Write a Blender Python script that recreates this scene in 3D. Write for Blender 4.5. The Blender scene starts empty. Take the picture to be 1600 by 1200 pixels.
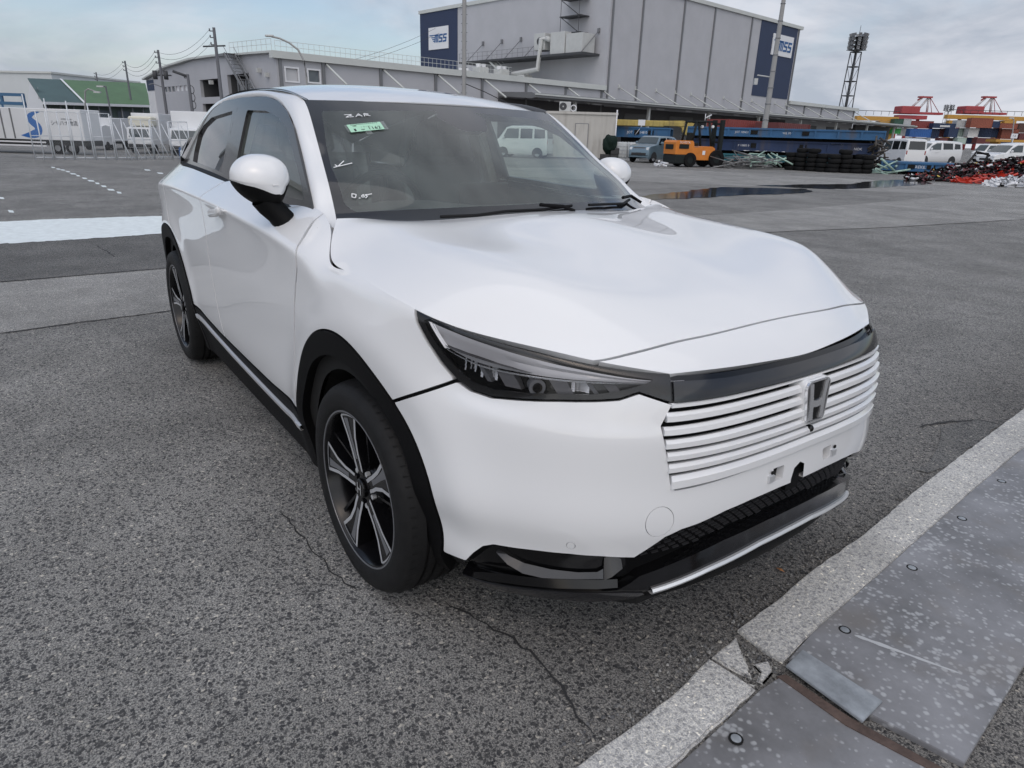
import bpy, bmesh, math, random
import numpy as np
from mathutils import Vector, Matrix, Euler

random.seed(7); RNG = np.random.RandomState(7)
R = math.radians
SC = bpy.context.scene
COL = SC.collection

# ---------------------------------------------------------------- camera
CAM = (3.01884929, -1.57378191, 1.35707500); YAW, PITCH, ROLL, FPX = 2.51034716, .357288178, .0310047263, 1046.3047
cd = bpy.data.cameras.new("camera"); cam = bpy.data.objects.new("camera", cd); COL.objects.link(cam)
cd.sensor_fit = 'HORIZONTAL'; cd.sensor_width = 36; cd.lens = 36 * FPX / 1600; cd.clip_start = .05; cd.clip_end = 6000
_f = Vector((math.cos(YAW) * math.cos(PITCH), math.sin(YAW) * math.cos(PITCH), -math.sin(PITCH)))
_r = Vector((math.sin(YAW), -math.cos(YAW), 0)); _u = _r.cross(_f)
_r2 = _r * math.cos(ROLL) + _u * math.sin(ROLL); _u2 = -_r * math.sin(ROLL) + _u * math.cos(ROLL)
m = Matrix((_r2, _u2, -_f)).transposed().to_4x4(); m.translation = CAM; cam.matrix_world = m
SC.camera = cam

# ---------------------------------------------------------------- sky, sun, exposure
SUN_EL, SUN_AZ = R(52), R(-38)          # direction the light comes from: azimuth measured from +x towards +y
w = bpy.data.worlds.new("World"); SC.world = w; w.use_nodes = True
nt = w.node_tree; nt.nodes.clear()
def N(t, **k):
    n = nt.nodes.new(t)
    for a, v in k.items(): setattr(n, a, v)
    return n
out = N('ShaderNodeOutputWorld'); bg = N('ShaderNodeBackground'); nt.links.new(bg.outputs[0], out.inputs[0])
sky = N('ShaderNodeTexSky', sky_type='NISHITA', sun_disc=False, sun_elevation=SUN_EL, sun_rotation=math.pi / 2 - SUN_AZ, air_density=1.0, dust_density=2.2, ozone_density=1.5)
geo = N('ShaderNodeTexCoord'); sep = N('ShaderNodeSeparateXYZ'); nt.links.new(geo.outputs['Generated'], sep.inputs[0])
# cloud layer: the view direction is projected on a flat ceiling, so the clouds flatten towards the horizon
zz = N('ShaderNodeMath', operation='MAXIMUM'); nt.links.new(sep.outputs[2], zz.inputs[0]); zz.inputs[1].default_value = 0.0
za = N('ShaderNodeMath', operation='ADD'); nt.links.new(zz.outputs[0], za.inputs[0]); za.inputs[1].default_value = .30
dx = N('ShaderNodeMath', operation='DIVIDE'); dy = N('ShaderNodeMath', operation='DIVIDE')
for d, o in ((dx, 0), (dy, 1)): nt.links.new(sep.outputs[o], d.inputs[0]); nt.links.new(za.outputs[0], d.inputs[1])
cmb = N('ShaderNodeCombineXYZ'); nt.links.new(dx.outputs[0], cmb.inputs[0]); nt.links.new(dy.outputs[0], cmb.inputs[1])
def cloud(scale, detail, off):
    mp = N('ShaderNodeMapping'); mp.inputs['Location'].default_value = off; nt.links.new(cmb.outputs[0], mp.inputs[0])
    n = N('ShaderNodeTexNoise'); n.inputs['Scale'].default_value = scale; n.inputs['Detail'].default_value = detail; n.inputs['Roughness'].default_value = .56; n.inputs['Distortion'].default_value = .35
    nt.links.new(mp.outputs[0], n.inputs['Vector']); return n
n1 = cloud(.75, 7, (3.1, 1.7, 0)); n2 = cloud(1.9, 8, (9.4, 2.2, 4.0))
cov = N('ShaderNodeMapRange', interpolation_type='SMOOTHSTEP'); nt.links.new(n1.outputs[0], cov.inputs[0])
cov.inputs['From Min'].default_value = .38; cov.inputs['From Max'].default_value = .60; cov.inputs['To Min'].default_value = .10; cov.inputs['To Max'].default_value = 1.0
ramp = N('ShaderNodeValToRGB'); nt.links.new(n2.outputs[0], ramp.inputs[0])
CLOUD_LO, CLOUD_HI = (4.5, 5.0, 5.85, 1), (7.1, 7.3, 7.95, 1)
e = ramp.color_ramp.elements; e[0].position = .40; e[0].color = CLOUD_LO; e[1].position = .61; e[1].color = CLOUD_HI
gain = N('ShaderNodeMix', data_type='RGBA', blend_type='MULTIPLY'); gain.inputs[0].default_value = 1; gain.inputs[7].default_value = (1.55, 1.5, 1.45, 1); nt.links.new(sky.outputs[0], gain.inputs[6])
mix = N('ShaderNodeMix', data_type='RGBA'); nt.links.new(cov.outputs[0], mix.inputs[0]); nt.links.new(gain.outputs[2], mix.inputs[6]); nt.links.new(ramp.outputs[0], mix.inputs[7])
nt.links.new(mix.outputs[2], bg.inputs[0]); bg.inputs[1].default_value = .10
sl = bpy.data.lights.new("sun", 'SUN'); sl.energy = 1.05; sl.angle = R(110); sl.color = (1, .965, .92)
so = bpy.data.objects.new("sun", sl); COL.objects.link(so)
so.rotation_euler = Vector((math.cos(SUN_AZ) * math.cos(SUN_EL), math.sin(SUN_AZ) * math.cos(SUN_EL), math.sin(SUN_EL))).to_track_quat('Z', 'Y').to_euler()
SC.view_settings.view_transform = 'Standard'; SC.view_settings.look = 'None'; SC.view_settings.gamma = 1; SC.view_settings.use_curve_mapping = False
SC.view_settings.exposure = 0.0
SC.render.engine = 'CYCLES'
try:
    SC.cycles.use_denoising = True; SC.cycles.max_bounces = 8; SC.cycles.transparent_max_bounces = 16; SC.cycles.use_adaptive_sampling = True; SC.cycles.adaptive_threshold = .015
except Exception: pass
# ---------------------------------------------------------------- materials
def nodes(name):
    m = bpy.data.materials.new(name); m.use_nodes = True; t = m.node_tree
    return m, t, t.nodes['Principled BSDF']
def mat(name, col, rough=.5, metal=0., coat=0., spec=.5, var=.0, vscale=4., bump=0., bscale=60., grime=0., alpha=1.):
    m, t, b = nodes(name)
    c = (col[0], col[1], col[2], 1)
    b.inputs['Base Color'].default_value = c; b.inputs['Roughness'].default_value = rough; b.inputs['Metallic'].default_value = metal
    b.inputs['Coat Weight'].default_value = coat; b.inputs['Coat Roughness'].default_value = .03; b.inputs['Specular IOR Level'].default_value = spec
    if alpha < 1: b.inputs['Alpha'].default_value = alpha
    if var or bump or grime:
        tc = t.nodes.new('ShaderNodeTexCoord')
        if var:
            n = t.nodes.new('ShaderNodeTexNoise'); n.inputs['Scale'].default_value = vscale; n.inputs['Detail'].default_value = 6; n.inputs['Roughness'].default_value = .62
            t.links.new(tc.outputs['Object'], n.inputs['Vector'])
            r = t.nodes.new('ShaderNodeValToRGB'); r.color_ramp.elements[0].position = .3; r.color_ramp.elements[1].position = .72
            r.color_ramp.elements[0].color = tuple(x * (1 - var) for x in col) + (1,); r.color_ramp.elements[1].color = tuple(min(1, x * (1 + var * .7)) for x in col) + (1,)
            t.links.new(n.outputs[0], r.inputs[0]); last = r.outputs[0]
            if grime:
                n3 = t.nodes.new('ShaderNodeTexNoise'); n3.inputs['Scale'].default_value = vscale * 2.7; n3.inputs['Detail'].default_value = 9
                mp = t.nodes.new('ShaderNodeMapping'); mp.inputs['Scale'].default_value = (1, 1, .15); t.links.new(tc.outputs['Object'], mp.inputs[0]); t.links.new(mp.outputs[0], n3.inputs['Vector'])
                rr = t.nodes.new('ShaderNodeMapRange'); rr.inputs['From Min'].default_value = .52; rr.inputs['From Max'].default_value = .75; rr.inputs['To Max'].default_value = grime; t.links.new(n3.outputs[0], rr.inputs[0])
                mx = t.nodes.new('ShaderNodeMix'); mx.data_type = 'RGBA'; t.links.new(rr.outputs[0], mx.inputs[0]); t.links.new(last, mx.inputs[6]); mx.inputs[7].default_value = (.10, .075, .055, 1); last = mx.outputs[2]
            t.links.new(last, b.inputs['Base Color'])
        if bump:
            n2 = t.nodes.new('ShaderNodeTexNoise'); n2.inputs['Scale'].default_value = bscale; n2.inputs['Detail'].default_value = 4
            t.links.new(tc.outputs['Object'], n2.inputs['Vector'])
            bp = t.nodes.new('ShaderNodeBump'); bp.inputs['Strength'].default_value = bump; bp.inputs['Distance'].default_value = .01
            t.links.new(n2.outputs[0], bp.inputs['Height']); t.links.new(bp.outputs[0], b.inputs['Normal'])
    return m
def glass_mat(name, tint, haze=.0, hazecol=(.5, .5, .5), ior=1.5):
    m, t, b = nodes(name); t.nodes.remove(b); o = t.nodes['Material Output']
    tr = t.nodes.new('ShaderNodeBsdfTransparent'); tr.inputs[0].default_value = tuple(tint) + (1,)
    gl = t.nodes.new('ShaderNodeBsdfGlossy'); gl.inputs['Roughness'].default_value = .015; gl.inputs[0].default_value = (1, 1, 1, 1)
    gm_ = t.nodes.new('ShaderNodeNewGeometry'); dp = t.nodes.new('ShaderNodeVectorMath'); dp.operation = 'DOT_PRODUCT'; t.links.new(gm_.outputs['Incoming'], dp.inputs[0]); t.links.new(gm_.outputs['Normal'], dp.inputs[1])
    def M_(op, a, b=None):
        q = t.nodes.new('ShaderNodeMath'); q.operation = op
        for i, x in enumerate((a, b)):
            if x is None: continue
            if isinstance(x, (int, float)): q.inputs[i].default_value = x
            else: t.links.new(x, q.inputs[i])
        return q.outputs[0]
    f0 = ((ior - 1) / (ior + 1)) ** 2       # thin pane: same reflectance from both sides
    fr = M_('ADD', M_('MULTIPLY', M_('POWER', M_('SUBTRACT', 1.0, M_('ABSOLUTE', dp.outputs['Value'])), 5.0), 1 - f0), f0)
    mx = t.nodes.new('ShaderNodeMixShader'); t.links.new(fr, mx.inputs[0]); t.links.new(tr.outputs[0], mx.inputs[1]); t.links.new(gl.outputs[0], mx.inputs[2]); last = mx
    if haze:
        df = t.nodes.new('ShaderNodeBsdfDiffuse'); df.inputs[0].default_value = tuple(hazecol) + (1,)
        m2 = t.nodes.new('ShaderNodeMixShader'); t.links.new(mx.outputs[0], m2.inputs[1]); t.links.new(df.outputs[0], m2.inputs[2])
        tc = t.nodes.new('ShaderNodeTexCoord'); n = t.nodes.new('ShaderNodeTexNoise'); n.inputs['Scale'].default_value = 3.0; n.inputs['Detail'].default_value = 5
        mp = t.nodes.new('ShaderNodeMapping'); mp.inputs['Scale'].default_value = (1, 2.2, .6); t.links.new(tc.outputs['Object'], mp.inputs[0]); t.links.new(mp.outputs[0], n.inputs['Vector'])
        r = t.nodes.new('ShaderNodeMapRange'); r.inputs['From Min'].default_value = .35; r.inputs['From Max'].default_value = .7; r.inputs['To Min'].default_value = haze * .45; r.inputs['To Max'].default_value = haze * 1.3
        t.links.new(n.outputs[0], r.inputs[0]); t.links.new(r.outputs[0], m2.inputs[0]); last = m2
    t.links.new(last.outputs[0], o.inputs[0]); return m

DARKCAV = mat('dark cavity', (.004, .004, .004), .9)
# ---------------------------------------------------------------- object helpers
def link(o, parent=None):
    COL.objects.link(o)
    if parent is not None: o.parent = parent
    return o
def tag(o, label=None, cat=None, group=None, kind=None):
    if label: o['label'] = label
    if cat: o['category'] = cat
    if group: o['group'] = group
    if kind: o['kind'] = kind
    return o
def thing(name, label, cat, loc=(0, 0, 0), rz=0., group=None):
    o = bpy.data.objects.new(name, None); o.empty_display_size = .2; link(o)
    o.location = loc; o.rotation_euler = (0, 0, rz); return tag(o, label, cat, group)
def frame_of(pos, rz):
    return Matrix.Translation(pos) @ Matrix.Rotation(rz, 4, 'Z')

class MB:
    """collects simple shapes, builds ONE mesh object"""
    def __init__(s): s.v = []; s.f = []; s.mi = []; s.sm = []
    def add(s, v, f, mi=0, smooth=False):
        o = len(s.v); s.v += [tuple(map(float, p)) for p in v]
        for q in f: s.f.append(tuple(i + o for i in q)); s.mi.append(mi); s.sm.append(smooth)
        return s
    def box(s, lo, hi, mi=0, bev=0.):
        (a, b, c), (d, e, g) = lo, hi
        if bev <= 0:
            v = [(a, b, c), (d, b, c), (d, e, c), (a, e, c), (a, b, g), (d, b, g), (d, e, g), (a, e, g)]
            return s.add(v, [(0, 3, 2, 1), (4, 5, 6, 7), (0, 1, 5, 4), (1, 2, 6, 5), (2, 3, 7, 6), (3, 0, 4, 7)], mi)
        k = bev; v = []
        for z, i in ((c, k), (c + k, 0), (g - k, 0), (g, k)):
            A, B, D, E = a + i, b + i, d - i, e - i; q = k if i == 0 else k * .4
            v += [(A + q, B, z), (D - q, B, z), (D, B + q, z), (D, E - q, z), (D - q, E, z), (A + q, E, z), (A, E - q, z), (A, B + q, z)]
        f = [tuple(range(7, -1, -1)), tuple(range(24, 32))]
        for r in range(3):
            for j in range(8): f.append((r * 8 + j, r * 8 + (j + 1) % 8, (r + 1) * 8 + (j + 1) % 8, (r + 1) * 8 + j))
        return s.add(v, f, mi)
    def cbox(s, c, size, mi=0, rz=0., bev=0., rx=0., ry=0.):
        t = MB(); h = [x / 2 for x in size]; t.box([-x for x in h], h, 0, bev)
        M = Matrix.Translation(c) @ Euler((rx, ry, rz)).to_matrix().to_4x4()
        return s.add([M @ Vector(p) for p in t.v], t.f, mi)
    def bar(s, p, q, r, r2=None, n=8, mi=0, caps=True, smooth=True, sq=None):
        p, q = Vector(p), Vector(q); d = (q - p)
        if d.length < 1e-6: return s
        d.normalize(); a = d.orthogonal().normalized() if abs(d.z) > .99 else d.cross(Vector((0, 0, 1))).normalized(); b = d.cross(a); r2 = r if r2 is None else r2
        if sq: n = 4
        v = []
        for c, rr in ((p, r), (q, r2)):
            for k in range(n):
                if sq:
                    w, h = sq; sx, sy = ((1, 1), (-1, 1), (-1, -1), (1, -1))[k]; v.append(c + a * (sx * w / 2) + b * (sy * h / 2))
                else:
                    t = 2 * math.pi * k / n; v.append(c + a * (rr * math.cos(t)) + b * (rr * math.sin(t)))
        f = [(k, (k + 1) % n, n + (k + 1) % n, n + k) for k in range(n)]
        s.add(v, f, mi, smooth and not sq)
        if caps: s.add(v, [tuple(range(n - 1, -1, -1)), tuple(range(n, 2 * n))], mi)
        return s
    def tube(s, pts, r, n=8, mi=0):
        P = [Vector(p) for p in pts]; rings = []
        for i, p in enumerate(P):
            d = (P[min(i + 1, len(P) - 1)] - P[max(i - 1, 0)]).normalized()
            a = d.cross(Vector((0, 0, 1)));  a = a.normalized() if a.length > 1e-3 else Vector((1, 0, 0)); b = d.cross(a)
            rr = r[i] if isinstance(r, (list, tuple)) else r
            rings += [p + a * (rr * math.cos(2 * math.pi * k / n)) + b * (rr * math.sin(2 * math.pi * k / n)) for k in range(n)]
        f = [(i * n + k, i * n + (k + 1) % n, (i + 1) * n + (k + 1) % n, (i + 1) * n + k) for i in range(len(P) - 1) for k in range(n)]
        s.add(rings, f, mi, True)
        s.add(rings[:n], [tuple(range(n - 1, -1, -1))], mi); s.add(rings[-n:], [tuple(range(n))], mi); return s
    def lathe(s, prof, c=(0, 0, 0), n=24, mi=0, axis='z', closed=False, smooth=True, caps=True):
        c = Vector(c); v = []
        for (r, h) in prof:
            for k in range(n):
                t = 2 * math.pi * k / n; x, y = r * math.cos(t), r * math.sin(t)
                v.append(c + (Vector((x, y, h)) if axis == 'z' else Vector((x, h, y)) if axis == 'y' else Vector((h, x, y))))
        f = []; m = len(prof)
        for i in range(m - 1 + (1 if closed else 0)):
            j = (i + 1) % m
            for k in range(n): f.append((i * n + k, i * n + (k + 1) % n, j * n + (k + 1) % n, j * n + k))
        s.add(v, f, mi, smooth)
        if not closed and caps:
            for i, rev in ((0, True), (m - 1, False)):
                if prof[i][0] > 1e-4: s.add(v[i * n:(i + 1) * n], [tuple(range(n - 1, -1, -1)) if rev else tuple(range(n))], mi)
        return s
    def prism(s, poly, lo, hi, plane='xz', mi=0, smooth=False):
        """poly in a plane, pushed from lo to hi along the remaining axis"""
        def P(a, b, d): return {'xz': (a, d, b), 'xy': (a, b, d), 'yz': (d, a, b)}[plane]
        n = len(poly); v = [P(a, b, lo) for a, b in poly] + [P(a, b, hi) for a, b in poly]
        f = [tuple(range(n)), tuple(range(2 * n - 1, n - 1, -1))]
        s.add(v, f, mi)
        return s.add(v, [(k, n + k, n + (k + 1) % n, (k + 1) % n) for k in range(n)], mi, smooth)
    def quad(s, a, b, c, d, mi=0): return s.add([a, b, c, d], [(0, 1, 2, 3)], mi)
    def mesh(s, name, mats):
        me = bpy.data.meshes.new(name); me.from_pydata(s.v, [], s.f)
        for m in (mats if isinstance(mats, (list, tuple)) else [mats]): me.materials.append(m)
        me.polygons.foreach_set('material_index', s.mi); me.polygons.foreach_set('use_smooth', s.sm)
        bm = bmesh.new(); bm.from_mesh(me); bmesh.ops.remove_doubles(bm, verts=bm.verts, dist=1e-5); bmesh.ops.recalc_face_normals(bm, faces=bm.faces)
        for e in bm.edges:
            if len(e.link_faces) == 2 and e.calc_face_angle(0) > .65: e.smooth = False
        bm.to_mesh(me); bm.free(); me.update(); return me
    def build(s, name, mats, parent=None):
        return link(bpy.data.objects.new(name, s.mesh(name, mats)), parent)

def copy_tree(o, parent=None):
    c = o.copy(); COL.objects.link(c); c.parent = parent
    for ch in [x for x in o.children]: copy_tree(ch, c)
    return c

def from_tri(name, T, m, parent, flange=.018, inward=True):
    """mesh object out of a cut surface: keeps the surface's own normals; the rim is folded inwards so that gaps have depth"""
    p, n, t = T.p, T.n, T.t
    fn = np.cross(p[t[:, 1]] - p[t[:, 0]], p[t[:, 2]] - p[t[:, 0]]); ar = np.linalg.norm(fn, axis=1); t = t[ar > 1e-10]; fn = fn[ar > 1e-10]
    bad = (fn * n[t].mean(1)).sum(1) < 0; t = t.copy(); t[bad] = t[bad][:, ::-1]
    V, NN, F = [p], [n], [t]
    if flange:
        e = np.concatenate([t[:, [0, 1]], t[:, [1, 2]], t[:, [2, 0]]]); es = np.sort(e, 1); key = es[:, 0].astype(np.int64) * len(p) + es[:, 1]
        u, idx, cnt = np.unique(key, return_index=True, return_counts=True); be = e[idx[cnt == 1]]
        # leave the mirror seam alone
        be = be[~((np.abs(p[be[:, 0], 1]) < 1e-4) & (np.abs(p[be[:, 1], 1]) < 1e-4))]
        a, b = be[:, 0], be[:, 1]; k = len(be); o = len(p)
        pa, pb = p[a], p[b]; d = pb - pa; sn = np.cross(d, n[a]); sn /= np.maximum(np.linalg.norm(sn, axis=1, keepdims=True), 1e-9)
        # smooth the side normals along the rim
        acc = np.zeros_like(p); np.add.at(acc, a, sn); np.add.at(acc, b, sn); acc /= np.maximum(np.linalg.norm(acc, axis=1, keepdims=True), 1e-9)
        V += [pa, pb, pb - n[b] * flange, pa - n[a] * flange]; NN += [acc[a], acc[b], acc[b], acc[a]]
        i = np.arange(k); q = [o + i, o + k + i, o + 2 * k + i, o + 3 * k + i]
        F += [np.stack([q[1], q[0], q[3]], 1), np.stack([q[1], q[3], q[2]], 1)]
    V = np.concatenate(V); NN = np.concatenate(NN); F = np.concatenate(F)
    me = bpy.data.meshes.new(name); me.vertices.add(len(V)); me.vertices.foreach_set('co', V.ravel().astype(np.float32))
    me.loops.add(len(F) * 3); me.loops.foreach_set('vertex_index', F.ravel().astype(np.int32))
    me.polygons.add(len(F)); me.polygons.foreach_set('loop_start', (np.arange(len(F)) * 3).astype(np.int32)); me.polygons.foreach_set('loop_total', np.full(len(F), 3, np.int32))
    me.update(calc_edges=True); me.validate()
    me.polygons.foreach_set('use_smooth', np.ones(len(me.polygons), bool))
    if len(me.vertices) == len(NN): me.normals_split_custom_set_from_vertices(NN.tolist())
    me.materials.append(m); me.update()
    return link(bpy.data.objects.new(name, me), parent)

def text(name, body, size, m, parent, loc, rot, depth=.004, align='CENTER', shear=0., sx=1.):
    c = bpy.data.curves.new(name, 'FONT'); c.body = body; c.size = size; c.extrude = depth; c.align_x = align; c.align_y = 'CENTER'; c.shear = shear; c.resolution_u = 2
    tmp = bpy.data.objects.new(name + '_outline', c); me = bpy.data.meshes.new_from_object(tmp); bpy.data.objects.remove(tmp); bpy.data.curves.remove(c)
    me.name = name; me.materials.clear(); me.materials.append(m)
    o = link(bpy.data.objects.new(name, me), parent); o.location = loc; o.rotation_euler = rot; o.scale = (sx, 1, 1); return o
def strokes(mb, lines, M, wd, th=.003, mi=0):
    """pen strokes: 2-d polylines laid on a plane given by matrix M (x right, y up, z out)"""
    for L in lines:
        for (a, b), (c, d) in zip(L, L[1:]):
            l = math.hypot(c - a, d - b) or 1e-6; nx, ny = -(d - b) / l * wd / 2, (c - a) / l * wd / 2; ex, ey = (c - a) / l * wd * .4, (d - b) / l * wd * .4
            q = [(a - ex + nx, b - ey + ny), (a - ex - nx, b - ey - ny), (c + ex - nx, d + ey - ny), (c + ex + nx, d + ey + ny)]
            v = [M @ Vector((x, y, 0)) for x, y in q] + [M @ Vector((x, y, th)) for x, y in q]
            mb.add(v, [(0, 1, 2, 3), (7, 6, 5, 4)] + [(k, (k + 1) % 4, 4 + (k + 1) % 4, 4 + k) for k in range(4)], mi)
# ---------------------------------------------------------------- surfaces
def spl(tk, yk, tq):
    """natural cubic spline through (tk, yk[k,...]) evaluated at tq"""
    tk = np.asarray(tk, float); yk = np.asarray(yk, float); tq = np.asarray(tq, float)
    sh = yk.shape[1:]; y = yk.reshape(len(tk), -1); n = len(tk)
    if n == 2:
        w = ((tq - tk[0]) / (tk[1] - tk[0]))[:, None]
        return ((1 - w) * y[0] + w * y[1]).reshape((len(tq),) + sh)
    h = np.diff(tk); A = np.zeros((n, n)); b = np.zeros_like(y)
    A[0, 0] = A[-1, -1] = 1
    for i in range(1, n - 1):
        A[i, i - 1] = h[i - 1]; A[i, i] = 2 * (h[i - 1] + h[i]); A[i, i + 1] = h[i]
        b[i] = 6 * ((y[i + 1] - y[i]) / h[i] - (y[i] - y[i - 1]) / h[i - 1])
    m = np.linalg.solve(A, b)
    k = np.clip(np.searchsorted(tk, tq) - 1, 0, n - 2)
    d = tk[k + 1] - tq; e = tq - tk[k]; hh = h[k]
    d, e, hh = d[:, None], e[:, None], hh[:, None]
    r = (m[k] * d ** 3 + m[k + 1] * e ** 3) / (6 * hh) + (y[k] / hh - m[k] * hh / 6) * d + (y[k + 1] / hh - m[k + 1] * hh / 6) * e
    return r.reshape((len(tq),) + sh)

def chord(P):
    d = np.linalg.norm(np.diff(np.asarray(P, float), axis=0), axis=-1)
    return np.concatenate([[0], np.cumsum(d)])

def curve(P, n, t=None):
    P = np.asarray(P, float); c = chord(P) if t is None else np.asarray(t, float)
    return spl(c, P, np.linspace(c[0], c[-1], n))

def grid_normals(P):
    du = np.gradient(P, axis=0); dv = np.gradient(P, axis=1)
    n = np.cross(du, dv); return n / np.maximum(np.linalg.norm(n, axis=2, keepdims=True), 1e-12)

class Tri:
    """triangle soup with shared vertices, per-vertex attributes: p position, n normal, q 2-d cut coordinates"""
    def __init__(s, p, n, q, t): s.p, s.n, s.q, s.t = p, n, q, t

def grid_tri(P, Q=None, flip=False):
    nu, nv = P.shape[:2]; N = grid_normals(P)
    if flip: N = -N
    if Q is None: Q = P[:, :, :2]
    i = np.arange(nu * nv).reshape(nu, nv)
    a, b, c, d = i[:-1, :-1].ravel(), i[1:, :-1].ravel(), i[1:, 1:].ravel(), i[:-1, 1:].ravel()
    t = np.concatenate([np.stack([a, b, c], 1), np.stack([a, c, d], 1)])
    if flip: t = t[:, ::-1]
    return Tri(P.reshape(-1, 3), N.reshape(-1, 3), Q.reshape(-1, Q.shape[2]), t)

def sdist(q, poly):
    """signed distance to a closed polygon, negative inside"""
    poly = np.asarray(poly, float); a = poly; b = np.roll(poly, -1, axis=0)
    best = np.full(len(q), 1e9); ins = np.zeros(len(q), bool)
    lo, hi = poly.min(0) - .15, poly.max(0) + .15
    near = np.all((q > lo) & (q < hi), axis=1); qq = q[near]
    bb = np.full(len(qq), 1e9); ii = np.zeros(len(qq), bool)
    for p0, p1 in zip(a, b):
        d = p1 - p0; L = (d @ d) or 1e-12
        w = np.clip(((qq - p0) @ d) / L, 0, 1)
        e = qq - p0 - w[:, None] * d; bb = np.minimum(bb, (e * e).sum(1))
        c = (p0[1] > qq[:, 1]) != (p1[1] > qq[:, 1])
        with np.errstate(divide='ignore', invalid='ignore'):
            xi = (p1[0] - p0[0]) * (qq[:, 1] - p0[1]) / (p1[1] - p0[1]) + p0[0]
        ii ^= c & (qq[:, 0] < xi)
    bb = np.sqrt(bb); best[near] = np.where(ii, -bb, bb); ins[near] = ii
    best[~near] = .1
    return best

def cut(T, f):
    """keep the part of T where f < 0 (f per vertex)"""
    f = np.where(np.abs(f) < 1e-7, 1e-7, f); neg = f < 0; t = T.t; k = neg[t].sum(1)
    full = t[k == 3]; part = t[(k == 1) | (k == 2)]
    p, n, q = T.p, T.n, T.q
    if len(part):
        pk = neg[part].sum(1)
        # rotate so that the odd vertex comes first
        odd = np.where((pk == 1)[:, None], neg[part], ~neg[part]); r = odd.argmax(1)
        idx = (np.arange(3)[None] + r[:, None]) % 3; part = np.take_along_axis(part, idx, 1)
        e = np.concatenate([part[:, [0, 1]], part[:, [0, 2]]]); e.sort(axis=1)
        key = e[:, 0].astype(np.int64) * (len(p) + 1) + e[:, 1]
        u, inv = np.unique(key, return_inverse=True)
        ea, eb = (u // (len(p) + 1)), (u % (len(p) + 1))
        w = (f[ea] / (f[ea] - f[eb]))[:, None]
        np_, nn, nq = [x[ea] * (1 - w) + x[eb] * w for x in (p, n, q)]
        m = len(part); base = len(p); i1 = inv[:m] + base; i2 = inv[m:] + base
        p = np.concatenate([p, np_]); n = np.concatenate([n, nn]); q = np.concatenate([q, nq])
        one = pk == 1
        t1 = np.stack([part[one, 0], i1[one], i2[one]], 1)
        tw = ~one
        t2 = np.stack([i1[tw], part[tw, 1], part[tw, 2]], 1); t3 = np.stack([i1[tw], part[tw, 2], i2[tw]], 1)
        full = np.concatenate([full, t1, t2, t3])
    used = np.unique(full); mp = np.full(len(p), -1); mp[used] = np.arange(len(used))
    n = n[used]; n = n / np.maximum(np.linalg.norm(n, axis=1, keepdims=True), 1e-12)
    return Tri(p[used], n, q[used], mp[full])

def inside(T, poly, off=0.): return cut(T, sdist(T.q, poly) + off)
def outside(T, poly, off=0.): return cut(T, -sdist(T.q, poly) + off)
def shift(T, d): return Tri(T.p + T.n * d, T.n, T.q, T.t)
def mirror(T):
    m = np.array([1, -1, 1.]); return Tri(T.p * m, T.n * m, T.q, T.t[:, ::-1])
def join(*Ts):
    o = 0; t = []
    for T in Ts: t.append(T.t + o); o += len(T.p)
    return Tri(np.concatenate([T.p for T in Ts]), np.concatenate([T.n for T in Ts]), np.concatenate([T.q for T in Ts]), np.concatenate(t))
def both(T): return join(T, mirror(T))
# ---------------------------------------------------------------- the car's body surfaces (car axes: x forward, y half width, z up)
PLAN = [(2.172, 0), (2.163, .2), (2.108, .45), (2.02, .60), (1.91, .70), (1.77, .78), (1.60, .838), (1.40, .874), (1.20, .888), (1.06, .8918), (.98, .8930), (.9, .894),
        (.5, .897), (0, .898), (-.5, .897), (-1.0, .893), (-1.35, .886), (-1.65, .862), (-1.88, .80), (-2.02, .68), (-2.10, .45), (-2.13, 0)]
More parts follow.
